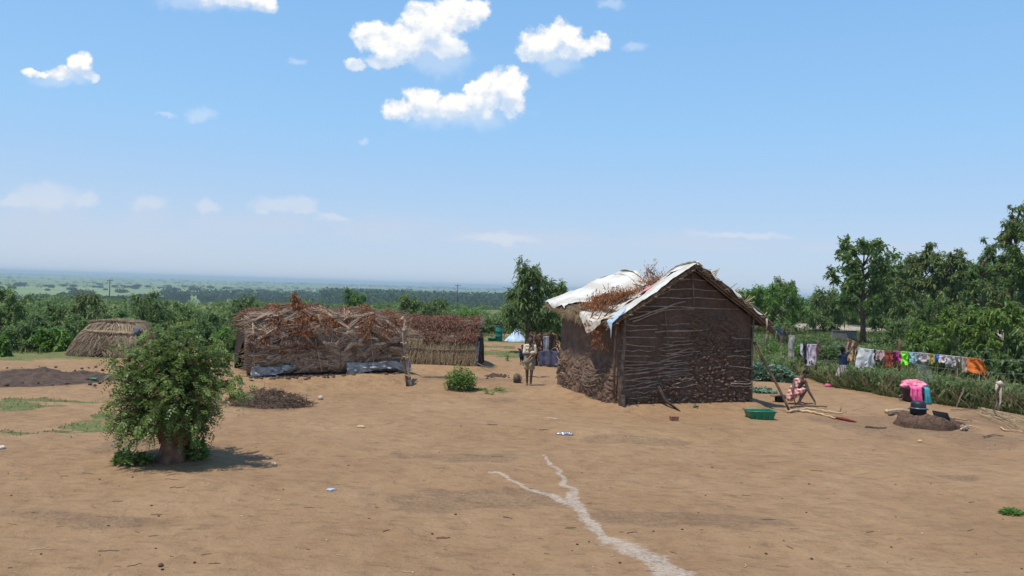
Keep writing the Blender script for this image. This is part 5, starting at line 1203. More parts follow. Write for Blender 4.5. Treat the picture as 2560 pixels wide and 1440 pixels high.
def cloth(name, label, x0, x1, bl, br, c1, c2, cat='clothing', seed=0, taper=0.0, fold=.5, sc=9, pat=None, fn=None, rough=.8):
    """hangs from the line between image columns x0..x1, lower edge at bl / br"""
    global CL; CL += 1; mn = 'cloth_%s' % name + str(CL)
    if pat is None: simple(mn, c1, c2, sc, rough, .006, 22, transl=.12)
    else:
        newmat(mn); p = coords('Object'); f = pat(p); finish(mix(f, c1, c2), rough, noise(p, 22, 3), .006, transl=.1)
    ly = lambda x: float(np.interp(x, [a for a, _ in line_px], [b for _, b in line_px]))
    n, m_ = 26, 22; s, t = np.meshgrid(np.linspace(0, 1, n), np.linspace(0, 1, m_), indexing='ij')
    A = W_(x0, ly(x0)); B = W_(x1, ly(x1)); Abm = W_(x0 + taper * 6, bl); Bbm = W_(x1 + taper * 6, br)
    P = (A + (B - A) * s[..., None]) * (1 - t[..., None]) + (Abm + (Bbm - Abm) * s[..., None]) * t[..., None]
    dn = np.cross(B - A, [0, 0, 1.]); dn /= np.linalg.norm(dn); wd = np.linalg.norm(B - A)
    w_ = (.012 + .035 * t) * (np.sin(s * wd * 26 + seed + fbm(s * 2 + seed, t * 2, 0, 2, seed) * 5)) + .03 * fbm(s * 4 + seed, t * 3, 0, 3, seed) * t
    P = P + dn * w_[..., None]; P[..., 2] += (.03 * fbm(s * 5, s * 0, seed, 2, seed)) * t
    P[..., 0] += .04 * fbm(t * 3, s * 0, seed, 2, seed + 5) * t * (s - .3)
    if fn is not None: P = fn(P, s, t, dn)
    root = thing(name, A * .5 + B * .5 - np.array([0, 0, .0]), label, cat, 'washing hung on the line')
    g = Geo(); g.slab(P, dn, .006 + 0 * s); wobj(g, 'front_panel', mn, root)
    Pb = P.copy(); k = fold; T0 = P[:, 0]; Pb = T0[:, None] + (P - T0[:, None]) * k - dn * (.025 + .02 * t)[..., None]
    g = Geo(); g.slab(Pb, -dn, .006 + 0 * s); wobj(g, 'back_panel', mn, root)
    g = Geo(); g.tube(T0 + np.array([0, 0, .004]) - dn * .01, np.full(n, .016), 6); wobj(g, 'fold', mn, root)
    return root
white, wh2 = (.80, .78, .74), (.58, .56, .54)
cloth('cloth', 'small white cloth at the left end of the line', 2001, 2008, 885, 892, white, wh2, 'cloth', 1)
cloth('trousers', 'dark navy trousers hanging left of the pink towel', 2007, 2019, 915, 908, (.03, .03, .06), (.015, .015, .03), 'trousers', 2, 1.0)
cloth('towel', 'long pale pink towel with grey smudges beside the crooked post', 2018, 2043, 914, 918, (.78, .62, .70), (.55, .45, .52), 'towel', 3, -.8, .45, 5)
cloth('cloth', 'narrow coral pink cloth edge between the towel and the post', 2043, 2048, 882, 880, (.75, .22, .25), (.5, .13, .15), 'cloth', 4)
mz = lambda p: smooth(noise(vec('MULTIPLY', p, (1, 1, 2)), 9, 3, .6), .47, .53)
def flare(P, s, t, dn): P = P.copy(); return P + np.array([1., 0, 0]) * ((s - .5) * .18 * t)[..., None]
cloth('sheer_cloth', 'large sheer white lace cloth with a ragged hem', 2146, 2186, 928, 922, (.84, .81, .78), (.64, .62, .60), 'cloth', 5, -.6, .7, 12, fn=flare)
cloth('shirt', 'black garment just right of the sheer white cloth', 2183, 2190, 893, 900, (.02, .02, .03), (.01, .01, .015), 'garment', 6)
cloth('blouse', 'black and red patterned blouse', 2188, 2212, 901, 903, (.05, .02, .025), (.62, .42, .38), 'blouse', 7, pat=lambda p: smooth(voro(p, 17), .30, .36))
cloth('trousers', 'rust red trousers between the patterned blouse and the pink top', 2212, 2232, 919, 917, (.36, .085, .04), (.24, .05, .025), 'trousers', 8)
cloth('top', 'magenta pink gathered top', 2231, 2252, 903, 906, (.72, .09, .36), (.46, .04, .2), 'top', 9)
cloth('cloth', 'dark maroon cloth showing below the magenta top', 2233, 2240, 922, 921, (.12, .02, .02), (.08, .015, .015), 'cloth', 10)
cloth('garment', 'neon lime green garment, brightest on the line', 2252, 2271, 912, 914, (.36, .95, .08), (.22, .70, .04), 'garment', 11)
cloth('shirt', 'pale aqua shirt right of the lime green garment', 2271, 2291, 907, 913, (.42, .60, .62), (.26, .42, .45), 'shirt', 12, .6)
cloth('shirt', 'small off white child shirt with a dark mark', 2291, 2304, 900, 902, (.70, .66, .62), (.42, .38, .36), 'shirt', 13)
cloth('shirt', 'pale beige pink child shirt', 2304, 2324, 904, 906, (.62, .48, .44), (.44, .32, .30), 'shirt', 14)
cloth('shorts', 'mustard olive shorts left of the small blue cloth', 2324, 2338, 910, 911, (.52, .42, .13), (.36, .28, .08), 'shorts', 15)
cloth('cloth', 'small bright blue cloth', 2338, 2348, 906, 906, (.10, .28, .66), (.07, .18, .45), 'cloth', 16)
cloth('shirt', 'pale pink shirt right of the small blue cloth', 2348, 2366, 906, 907, (.74, .60, .60), (.52, .42, .43), 'shirt', 17)
cloth('shirt', 'wide cream grey shirt left of the dark post', 2364, 2400, 917, 916, (.64, .58, .52), (.40, .36, .33), 'shirt', 18)
cloth('dress', 'beige printed dress between the dark post and the orange cloth', 2403, 2421, 932, 932, (.60, .44, .34), (.40, .29, .23), 'dress', 19, .8)
cloth('wrap', 'large bright orange cloth at the right end of the line', 2418, 2452, 934, 938, (.74, .20, .035), (.52, .11, .02), 'cloth', 20, 1.6, .6, fn=flare)
cloth('printed_wrap', 'long brown and cream patterned wrap the girl is hanging up', 2118, 2142, 905, 903, (.14, .07, .045), (.58, .38, .20), 'cloth', 21, -.5, .6, pat=lambda p: smooth(noise(vec('MULTIPLY', p, (2.2, 1, .8)), 5, 3, .6), .46, .52), fn=lambda P, s, t, dn: P + np.array([0, 0, .27]) * ((1 - t) * (1 - .3 * s))[..., None])
# the rag on the stake
s_ = wallpt(2497, 960, 20.6); g = Geo()
g.tube([s_ + np.array([-.06, -.03, 0]), s_ + np.array([.0, -.05, .03]), s_ + np.array([.08, -.03, -.02])], [.06, .07, .05], 8)
g.tube([s_ + np.array([-.05, -.03, .0]), s_ + np.array([-.10, -.05, -.14]), s_ + np.array([-.08, -.05, -.22])], [.05, .035, .02], 7, .5)
g.tube([s_ + np.array([.03, -.03, 0]), s_ + np.array([.01, -.06, -.22]), s_ + np.array([.03, -.05, -.46]), s_ + np.array([-.03, -.05, -.66])], [.06, .05, .035, .03], 7, .5)
g.tube([s_ + np.array([.06, -.03, 0]), s_ + np.array([.10, -.05, -.12]), s_ + np.array([.09, -.05, -.2])], [.05, .035, .02], 7, .5)
simple('rag_cream', (.62, .50, .38), (.40, .31, .23), 9, .9, .01, 25)
tag(g.obj('knotted_rag', 'rag_cream'), 'dirty cream rag knotted round the grey stake', 'rag')
# ------------------------------------------------------------------ things on the ground
sb = GT(2318, 1066)
st = thing('mud_stove', sb, 'low cracked mud cooking hearth with a black fire hole', 'stove')
a, r = np.meshgrid(np.linspace(0, 2 * np.pi, 110, endpoint=False), np.linspace(0, 1, 50), indexing='ij'); RX_ = .76
h_ = (1 - r ** 9) ** .8 ; x = np.cos(a) * r * RX_ * (1 + .08 * np.sin(a * 3 + 1)); y = np.sin(a) * r * .46 * (1 + .06 * np.sin(a * 4))
f1, f2, i_ = worley(x * 6.5 + 3, y * 6.5 + h_, 5)
hole = np.exp(-(((x - .02) * .8 + (y) * .1) / .22)**2 - ((y + .02) / .16)**2)
z = .31 * h_ * (1 - .3 * (x / RX_ > .2) * sst(x, .1, .8)) + .09 * fbm(x * 2.5, y * 2.5, 0, 3, 6) * h_ + .06 * np.clip(.6 - f1, 0, 1) * h_ - .03 * (f2 - f1 < .10) - .18 * hole - .04
P = np.stack([x * (1 + .06 * fbm(a * 2, z * 8, 0, 2, 9)), y, z], -1); g = Geo(); g.grid(P.transpose(1, 0, 2), closed=True); g.obj('mound', 'mud', st)
MATS['soot'] = simple('soot', (.012, .011, .011), (.006, .006, .006), 9, .9)
g = Geo(); g.box((.20, -.22, .29), (.20, .10, .015), Matrix.Rotation(.9, 3, 'X') @ Matrix.Rotation(.25, 3, 'Y')); g.obj('fire_hole', 'soot', st)
pot = thing('cooking_pot', sb + Vector((-.20, .04, .28)), 'sooty black pot with a lid sitting on the mud stove', 'pot')
simple('pot_black', (.022, .026, .034), (.012, .013, .016), 9, .5, spec=.4)
def lathe(prof_, S=24):
    g = Geo(); P = np.array([[(r * math.cos(t), r * math.sin(t), z) for t in np.linspace(0, 2 * np.pi, S, endpoint=False)] for r, z in prof_]); g.grid(P[:, ::1], closed=True); return g
lathe([(.0, 0), (.155, 0), (.175, .03), (.180, .13), (.188, .135), (.188, .15), (.17, .15), (.17, .02), (0, .02)]).obj('body', 'pot_black', pot)
simple('pot_rim', (.20, .24, .30), (.10, .12, .15), 9, .35, spec=.5, metal=.5)
lathe([(.176, .125), (.194, .13), (.194, .15), (.176, .155)]).obj('rim', 'pot_rim', pot)
lathe([(.165, .14), (.165, .22), (.155, .27), (.12, .30), (.0, .31)]).obj('lid', 'pot_black', pot)
for a_ in (0, math.pi): g = Geo(); g.tube([(math.cos(a_) * (.18 + d_), s2, .11) for d_, s2 in ((0, -.05), (.04, -.04), (.04, .04), (0, .05))], [.010] * 4, 6); g.obj('handle', 'pot_black', pot)
# washing basin heaped with clothes
bb = GT(2283, 1003); bs = thing('wash_basin', bb, 'dark basin heaped with pink washing behind the stove', 'basin')
simple('basin_dark', (.05, .025, .05), (.03, .02, .04), 9, .45, spec=.4); S_ = 1.0
lathe([(0, 0), (.24, 0), (.30, .06), (.345, .36), (.37, .37), (.37, .39), (.33, .385), (.28, .08), (0, .05)], 30).obj('tub', 'basin_dark', bs)
g = Geo(); g.tube([(-.34, -.05, .20), (-.44, -.08, .15), (-.47, -.08, .07), (-.38, -.05, .02), (-.3, 0, .06)], [.015] * 5, 6); g.obj('handle', 'pot_rim', bs)
simple('cloth_pink', (.80, .17, .34), (.62, .05, .18), 6, .8, .006, 22); simple('cloth_palepink', (.85, .38, .46), (.60, .08, .16), 5, .8, .006, 22); simple('cloth_teal', (.07, .42, .50), (.04, .28, .36), 6, .8, .006, 22)
def lump(name, label, cat, c, r, mat, seed, warp=.35, group=None):
    g = Geo(); g.ball(c, r, 26, 18, warp=warp, seed=seed, wf=3.5); return tag(g.obj(name, mat), label, cat, group)
bv = np.array(bb)
g = Geo(); g.ball(bv + np.array([0, 0, .47]), (.36, .30, .15), 40, 24, warp=.35, seed=4, wf=3.2)
for k in range(9): aa = .7 * k; g.tube([bv + np.array([-.3 * math.cos(aa), -.24 * math.sin(aa), .44]), bv + np.array([0.05 * math.cos(k), -.05, .62]), bv + np.array([.3 * math.cos(aa + .4), .2 * math.sin(aa + .4), .46])], [.035, .05, .03], 7, .6)
tag(g.obj('bundled_washing', 'cloth_palepink'), 'pink and white bundled washing piled on top of the basin', 'laundry')
def drape(name, label, pts, w, mat, seed):
    pts = np.array(pts); n = 22; k = np.linspace(0, len(pts) - 1, n); C = np.stack([np.interp(k, range(len(pts)), pts[:, i]) for i in range(3)], 1); s = np.linspace(-1, 1, 18)
    P = C[:, None] + np.array([1., 0, 0]) * (s[None, :, None] * np.interp(k, range(len(w)), w)[:, None, None]); P[..., 1] -= .03 * np.sin(s * 8 + seed)[None] + .03 * fbm(k[:, None] * .6 + seed, s[None] * 3, 0, 3, seed)
    g = Geo(); g.slab(P, (0, -1, 0), .012 + 0 * P[..., 0]); return tag(g.obj(name, mat), label, 'cloth')
drape('draped_cloth', 'pink garment hanging over the front of the wash basin', [bv + np.array(v_) for v_ in ((-.10, -.15, .52), (-.12, -.40, .42), (-.12, -.42, .2), (-.06, -.42, .02))], [.14, .17, .18, .13], 'cloth_pink', 2)
drape('draped_cloth', 'teal cloth hanging over the right of the wash basin', [bv + np.array(v_) for v_ in ((.18, -.12, .50), (.20, -.38, .42), (.20, -.41, .2), (.24, -.40, -.01))], [.08, .07, .08, .11], 'cloth_teal', 5)
c = GT(2072, 967); o = lump('crumpled_cloth', 'small bright pink cloth crumpled on the ground left of the girl at the line', 'cloth', (c.x, c.y, c.z + .04), (.13, .10, .06), 'cloth_pink', 3, .5)
# green basin
c = GT(1899, 1046); gb = thing('green_crate', c, 'open green plastic crate standing in front of the hut corner', 'crate', rz=.10)
simple('green_plastic', (.012, .20, .10), (.010, .15, .075), 3, .4, spec=.45)
L1, W1, H1, L2, W2 = .27, .16, .0, .33, .20
def frust(g, L1, W1, z1, L2, W2, z2):
    V = [(sx * L, sy * W__, z) for L, W__, z in ((L1, W1, z1), (L2, W2, z2)) for sx, sy in ((-1, -1), (1, -1), (1, 1), (-1, 1))]
    return V
g = Geo(); Vo = frust(g, .27, .16, 0, .325, .20, .19); Vi = frust(g, .255, .145, .015, .31, .185, .19)
g.add(Vo + Vi, [(0, 1, 5, 4), (1, 2, 6, 5), (2, 3, 7, 6), (3, 0, 4, 7), (3, 2, 1, 0), (12, 13, 9, 8), (13, 14, 10, 9), (14, 15, 11, 10), (15, 12, 8, 11), (8, 9, 10, 11), (4, 5, 13, 12), (5, 6, 14, 13), (6, 7, 15, 14), (7, 4, 12, 15)])
g.obj('tray', 'green_plastic', gb, False)
for sx in (-.17, .0, .17):
    g = Geo(); g.box((sx * .98, -.186, .10), (.008, .012, .085), Matrix.Rotation(-.2, 3, 'X')); g.obj('rib', 'green_plastic', gb, False)
g = Geo()
for (a_, b_) in (((-.34, -.215), (.34, -.215)), ((.34, -.215), (.34, .215)), ((.34, .215), (-.34, .215)), ((-.34, .215), (-.34, -.215))): g.tube([(a_[0], a_[1], .19), (b_[0], b_[1], .19)], [.013, .013], 6)
g.obj('rim', 'green_plastic', gb)
# brick
c = GT(1685, 1052); br = Geo(); br.box((0, 0, .055), (.10, .07, .058), Matrix.Rotation(.2, 3, 'Z'), .85); simple('brick_red', (.36, .17, .10), (.22, .09, .055), 9, .9, .01, 30)
o = br.obj('broken_brick', 'brick_red', None, False, c); tag(o, 'broken reddish brick lying in front of the gable wall', 'brick')
bm_ = o.modifiers.new('b', 'BEVEL'); bm_.width = .012; bm_.segments = 2
# stump beside the boy
c = GT(1292, 957); t = thing('wooden_stump', c, 'short gnarled wooden stump used as a stool beside the boy', 'stump'); g = Geo()
g.ball((0, 0, .13), (.12, .11, .15), 18, 14, warp=.4, seed=6, wf=3); g.ball((.07, .0, .15), (.06, .07, .13), 12, 9, warp=.4, seed=7); g.obj('stump', 'bark', t)
g = Geo(); g.tube([(.08, -.02, .25), (.12, -.05, .18), (.11, -.06, .03)], [.03, .035, .03], 8); g.obj('root', 'wood_grey', t)
# black box with board near the squatting girl
c = GT(1950, 1005); t = thing('charcoal_stove', c, 'small black metal box with a pale board on top, left of the squatting girl', 'stove')
g = Geo(); g.box((.0, 0, .085), (.12, .10, .085), Matrix.Rotation(.2, 3, 'Z'), .9); g.obj('box', 'soot', t, False)
g = Geo(); g.box((-.05, 0, .185), (.20, .09, .012), Matrix.Rotation(-.10, 3, 'Y')); g.obj('board', 'wood_grey', t, False)
# felled poles
def pole(label, pxs, r, mat, seed, name='peeled_pole', cat='pole', group='poles lying beside the squatting girl', lift=.03):
    pts = []
    q = np.random.default_rng(seed)
    for (px, py) in pxs: p_ = GT(px, py); pts.append(np.array((p_.x, p_.y, p_.z + lift)))
    pts = np.array(pts); k = np.linspace(0, len(pts) - 1, 14); P = np.stack([np.interp(k, range(len(pts)), pts[:, i]) for i in range(3)], 1) + q.normal(0, .008, (14, 3))
    g = Geo(); g.tube(P, np.linspace(r, r * .6, 14) * q.uniform(.9, 1.15, 14), 7); return tag(g.obj(name, mat), label, cat, group)
pole('brown barked pole the squatting girl is holding, farthest of the row', [(1977, 1023), (2010, 1019), (2067, 1021)], .030, 'bark', 1, 'barked_pole', lift=.05)
pole('long pale peeled pole in the middle of the row', [(1972, 1033), (2020, 1024), (2060, 1031), (2106, 1038)], .030, 'wood_peeled', 2, lift=.04)
pole('short brown topped split pole under the middle one', [(1965, 1032), (2010, 1028), (2055, 1039)], .022, 'wood_peeled', 3)
pole('pale peeled pole nearest the camera, ending at the red cloth', [(1990, 1028), (2030, 1033), (2060, 1040), (2088, 1049)], .032, 'wood_peeled', 4)
pole('dark straight stick lying alone left of the stove', [(2164, 1070), (2217, 1073)], .022, 'bark', 5, 'stick', 'stick', None)
pole('thin curved pale vine lying between the poles and the stove', [(2080, 1030), (2110, 1032), (2135, 1026), (2165, 1019)], .008, 'straw', 6, 'vine', 'vine', None, .01)
pole('dark twig standing in the litter behind the poles', [(2100, 1030), (2104, 1019)], .008, 'bark', 7, 'twig', 'twig', None)
drape_p = [GT(2085, 1046), GT(2105, 1049), GT(2125, 1054), GT(2140, 1057)]; simple('cloth_maroon', (.26, .035, .022), (.14, .02, .015), 8, .85, .006, 25)
g = Geo(); g.tube([(p_.x, p_.y, p_.z + .03) for p_ in drape_p], [.05, .085, .07, .02], 10, .35); tag(g.obj('red_cloth', 'cloth_maroon'), 'dark red cloth dropped at the end of the peeled poles', 'cloth')
GF = 'firewood around the stove'
for i, (pxs, r, mt, lb) in enumerate([([(2216, 1034), (2245, 1029), (2262, 1030)], .05, 'wood_peeled', 'thick split log left of the stove, farther one'), ([(2222, 1040), (2240, 1036), (2262, 1035)], .042, 'wood_grey', 'split log left of the stove, nearer one'),
    ([(2375, 1052), (2392, 1060), (2412, 1066)], .025, 'bark', 'dark curved branch leaving the right of the stove'), ([(2385, 1065), (2402, 1072), (2420, 1070)], .022, 'wood_peeled', 'pale forked stick at the right foot of the stove'),
    ([(2400, 1078), (2425, 1070), (2450, 1076)], .02, 'wood_peeled', 'pale stick farthest right of the stove firewood'), ([(2380, 1075), (2400, 1066), (2415, 1079)], .022, 'wood_grey', 'grey crossed stick right of the stove'), ([(2350, 1040), (2385, 1052), (2430, 1058)], .014, 'bark', 'thin dark stick sloping from the stove mouth')]):
    pole(lb, pxs, r, mt, 20 + i, 'firewood', 'firewood', GF, .05)
c = GT(2412, 1077); lump('pale_stone', 'small grey stone among the sticks right of the stove', 'stone', (c.x, c.y, c.z + .03), (.07, .05, .045), 'bark_birch', 9, .3)
# bundle of straw canes on the right
t = thing('cane_bundle', GT(2500, 1060), 'loose fan of dry yellow canes lying on the ground at the right edge', 'canes'); q = np.random.default_rng(101)
for k in range(34):
    a0 = GT(q.uniform(2440, 2470), q.uniform(1020, 1042), 5); a1 = GT(q.uniform(2530, 2610), q.uniform(1045, 1088), 5)
    g = Geo(); P0 = np.array([[a0.x, a0.y, a0.z + q.uniform(.02, .10)]]); P1 = np.array([[a1.x, a1.y, a1.z + q.uniform(.01, .06)]]); g.sticks(P0, P1, .009, bend=.04, rng=q, S=5, K=5); wobj(g, 'cane', 'straw', t)
pole('pale forked dead branch below the cane bundle', [(2500, 1072), (2512, 1079), (2530, 1078), (2558, 1083)], .02, 'wood_peeled', 33, 'fallen_branch', 'branch', None)
pole('brown dead branch lying right of the stove in the foreground', [(2458, 1096), (2480, 1090), (2510, 1093)], .018, 'wood_grey', 34, 'fallen_branch', 'branch', None)
pole('long thin pole on the ground behind the cane bundle', [(2378, 1028), (2430, 1024), (2470, 1020)], .012, 'wood_grey', 35, 'thin_pole', 'pole', None)
# litter with a look of its own
def lit(name, label, cat, px, py, r, mat, seed, warp=.3, lift=.6):
    c = GT(px, py); return lump(name, label, cat, (c.x, c.y, c.z + r[2] * lift), r, mat, seed, warp)
simple('silver', (.55, .57, .60), (.28, .30, .34), 14, .25, .01, 30, spec=.6, metal=.5); simple('cob', (.62, .45, .28), (.45, .30, .17), 20, .8, .004, 60); simple('stone_dark', (.07, .045, .035), (.04, .028, .022), 12, .9)
lit('foil_wrapper', 'crumpled silver bottle like wrapper on the earth left of the brick', 'wrapper', 1413, 1087, (.16, .045, .03), 'silver', 1, .5)
lit('maize_cob', 'white cob or stone right of the brush pile', 'cob', 801, 999, (.07, .06, .065), 'rag_cream', 2, .15)
lit('maize_cob', 'tan cob on the earth right of the big shrub', 'cob', 684, 1163, (.055, .04, .03), 'cob', 3, .2)
lit('maize_cob', 'pale cob lying in front of the stick hut plinth', 'cob', 902, 1069, (.09, .03, .03), 'cob', 4, .2)
lit('maize_cob', 'small pale lump below the stove', 'cob', 2300, 1105, (.05, .04, .03), 'cob', 5, .3)
lit('blue_scrap', 'scrap of blue and white plastic in the left foreground', 'litter', 828, 1225, (.06, .04, .012), 'tarp_blue', 6, .7)
lit('white_scrap', 'dirty white scrap at the left picture edge', 'litter', 5, 1122, (.05, .05, .035), 'tarp_dirty', 7, .4)
lit('earth_knob', 'small knob of earth at the bottom of the foreground', 'clod', 402, 1416, (.026, .024, .022), 'mud_lit', 8, .3)
lit('green_scrap', 'green plastic piece on the dark soil heap', 'litter', 234, 955, (.13, .06, .03), 'green_plastic', 9, .3, 3)
GTW = 'twigs scattered on the bare earth'
def gtwig(px, py, l, ang, mat='stick_brown', r=.006, lb=None, seed=0, name='twig'):
    c = GT(px, py); q = np.random.default_rng(seed + 1000); dx_, dy_ = math.cos(ang) * l / 2, math.sin(ang) * l / 2; P = []
    for k in np.linspace(-1, 1, 5): x, y = c.x + dx_ * k + .03 * l * q.normal(), c.y + dy_ * k + .06 * l * q.normal(); P.append((x, y, Tz(x, y) + r * .8))
    g = Geo(); g.tube(P, np.array([1, 1, .9, .75, .5]) * r, 6)
    if q.random() < .35: i = 2; g.tube([P[i], (P[i][0] + .25 * l * math.cos(ang + .8), P[i][1] + .25 * l * math.sin(ang + .8), P[i][2] + .01)], [r * .6, r * .3], 5)
    return tag(g.obj(name, mat), lb or 'small dry twig lying on the bare brown earth', 'twig', GTW)
for i, (px, py, l, a, mt, r, lb) in enumerate([(443, 1219, .20, .1, 'stick_brown', .006, 'dark straight twig below the big shrub'), (1108, 1346, .17, .3, 'stick_brown', .008, 'dark forked twig in the lower middle foreground'), (966, 1327, .10, .9, 'stick_brown', .007, 'short dark twig left of the forked one'),
    (105, 1374, .28, .0, 'straw', .006, 'long straw coloured stalk in the lower left corner'), (272, 1378, .22, .1, 'wood_grey', .007, 'grey shredded stalk in the lower left'), (338, 1413, .14, .5, 'stick_brown', .005, 'thin twig near the earth knob at the bottom'), (57, 1198, .13, .0, 'straw', .007, 'pale stalk at the left below the grass strip'),
    (1270, 1295, .13, -.4, 'pot_black', .006, 'black bent twig left of the ash streak'), (1922, 1299, .17, .0, 'wood_grey', .007, 'grey straight twig in the right foreground'), (1975, 1370, .10, -1.1, 'stick_brown', .007, 'short thick twig slanting in the lower right'), (1864, 1415, .17, 1.2, 'straw', .007, 'pale stalk pointing to the bottom edge'),
    (1465, 1217, .20, -.1, 'straw', .006, 'pale forked stalk right of the ash streak'), (1360, 1075, .20, 0, 'stick_brown', .010, 'brown stick lying left of the silver wrapper'), (1580, 1332, .14, .2, 'stick_brown', .007, 'dark twig crossing the ash streak'), (1425, 1322, .13, 0, 'leaf_bright', .004, 'thin green stem near the ash streak'),
    (1385, 1048, .26, -.2, 'rag_cream', .016, 'pale curled husk in front of the side wall'), (680, 1078, .2, .05, 'straw', .006, 'straw stalk in front of the brush pile'), (975, 1058, .2, .8, 'straw', .008, 'pale stalk standing out below the plinth'), (1230, 1062, .22, 0, 'stick_brown', .010, 'brown stick below the small weeds'), (2430, 1256, .1, .3, 'stick_brown', .006, 'short twig on the right')]):
    gtwig(px, py, l, a, mt, r, lb, i)
q = np.random.default_rng(120)
for k in range(110):
    px, py = q.uniform(0, 2560), 1090 + 350 * q.random() ** .8; gtwig(px, py, q.uniform(.03, .14) * (1 + (py < 1200) * .8), q.uniform(-.7, .7), ['stick_brown', 'straw', 'stick_brown'][k % 3], q.uniform(.0025, .006), None, 200 + k)
for k in range(80):
    px, py = q.uniform(0, 2560), 1060 + 380 * q.random() ** .8; s_ = q.uniform(.006, .014)
    o = lit('pebble', 'small dark crumb of earth on the bare yard' if k % 4 else 'small pale crumb of stone on the bare yard', 'pebble', px, py, (s_ * 1.2, s_, s_ * .7), 'stone_dark' if k % 4 else 'cob', 300 + k, .4); o['group'] = 'dark crumbs on the bare earth' if k % 4 else 'pale crumbs on the bare earth'
# ------------------------------------------------------------------ far things
def upole(px, ptop, D, r, lb):
    b = onD(px, D); H = PD(px, ptop, D).z - b.z; t = thing('power_pole', b, lb, 'power pole', 'power poles on the slope'); g = Geo(); g.tube([(0, 0, -1), (0, 0, H / 2), (0, 0, H)], [r, r * .9, r * .7], 8); g.obj('mast', 'pole_dark', t)
    g = Geo(); g.box((0, 0, H - .5), (.9, .06, .07)); ca_ = g.obj('crossarm', 'pole_dark', t, False)
    for s in (-.8, 0, .8): g = Geo(); g.tube([(s, 0, H - .42), (s, 0, H - .15)], [.05, .035], 6); g.obj('insulator', 'pot_rim', ca_)
upole(1143, 710, 246, .17, 'grey power pole standing above the straw shelter'); upole(273, 697, 235, .17, 'dark power pole rising behind the thatched hut'); upole(572, 745, 330, .17, 'power pole left of the stick hut, above the trees'); upole(1207, 757, 560, .2, 'small distant power pole right of the tall grey one'); upole(966, 757, 560, .2, 'small distant power pole above the stick hut roof'); upole(170, 752, 420, .17, 'small power pole above the left trees')
c = onD(1190, 700); hs = thing('distant_house', c, 'tiny pale roofed house on the far field under the forest', 'house'); simple('plaster', (.45, .40, .36), (.36, .31, .28), 2, .9)
g = Geo(); g.box((0, 0, 1.4), (5, 3, 1.4)); g.obj('wall', 'plaster', hs, False); g = Geo(); g.add([(-5.4, -3.4, 2.7), (5.4, -3.4, 2.7), (5.4, 3.4, 2.7), (-5.4, 3.4, 2.7), (-5.4, 0, 4.2), (5.4, 0, 4.2)], [(0, 1, 5, 4), (2, 3, 4, 5)], [(0, 4, 3), (1, 2, 5)]); simple('tin_roof', (.50, .46, .45), (.38, .33, .32), 2, .5); g.obj('roof', 'tin_roof', hs, False)
# drum, bowl, tent and branch shelter in the gap
c = GT(1247, 853); t = thing('green_drum', c, 'upright green drum on the far grass left of the small tent', 'drum'); simple('drum_green', (.02, .17, .12), (.015, .12, .09), 3, .5)
H = .80; lathe([(0, 0), (.19, 0), (.20, .02), (.20, .25), (.215, .27), (.20, .29), (.20, .52), (.215, .54), (.20, .56), (.20, .78), (.19, .80), (0, .80)], 20).obj('barrel', 'drum_green', t)
lathe([(.0, .80), (.21, .80), (.21, .84), (0, .845)], 20).obj('lid', 'basin_dark', t)
c = GT(1229, 852); g = lathe([(0, 0), (.16, 0), (.24, .14), (.26, .15), (.22, .14), (.14, .03), (0, .03)], 20); o = g.obj('green_bowl', 'drum_green', None, True, c); tag(o, 'small green bowl lying left of the drum', 'bowl')
c = GT(1288, 853); t = thing('small_tent', c, rz=0.3, label='small white and blue sheet tent in the distance behind the boy', cat='tent'); S__ = 1.0
s_, k_ = np.meshgrid(np.linspace(.03, 1, 14), np.linspace(-2.6, 2.6, 25), indexing='ij'); X = np.sin(k_) * s_ * .62 + .12 * (1 - s_); Z = (1 - s_) * .80; P = np.stack([X, -np.cos(k_) * s_ * .5 + .03 * np.sin(k_ * 9) * s_, Z], -1)
simple('tent_cloth', (.72, .74, .74), (.30, .46, .66), 3.5, .7); g = Geo(); g.slab(P[:, ::-1], (0, 0, 1), .01 + 0 * X); g.obj('sheet', 'tent_cloth', t)
for sx in (-.3, .25): g = Geo(); g.tube([(sx, -.03, -.05), (-.08, -.02, .78)], [.02, .018], 6); g.obj('pole', 'bark', t)
c = GT(1357, 915); t = thing('branch_shelter', c, 'rough shelter of leaning dark branches hung with purple grey cloth behind the boy', 'shelter'); q = np.random.default_rng(130)
g = Geo(); N = 34; X = q.uniform(-.75, .55, N); P0 = np.stack([X, q.uniform(-.3, .6, N), 0 * X - .05], 1); P1 = np.stack([X * .6 + q.uniform(-.2, .2, N), q.uniform(.0, .4, N), q.uniform(.9, 1.3, N)], 1)
for i in range(N): g = Geo(); g.sticks(P0[i:i+1], P1[i:i+1], .03, bend=.08, rng=q, S=6, K=5); g.obj('branch', 'bark' if i % 3 else 'wood_grey', t)
g = Geo(); fronds(g, q.uniform((-.5, -.2, .7), (.6, .6, 1.25), (220, 3)), q.normal(0, 1, (220, 3)), .16, .035, q, .8); g.obj('dead_leaves', 'deadleaf_dull', t)
simple('cloth_purple', (.12, .115, .17), (.07, .07, .11), 5, .85, .01, 20); simple('cloth_grey', (.40, .40, .42), (.2, .2, .22), 5, .85, .01, 20)
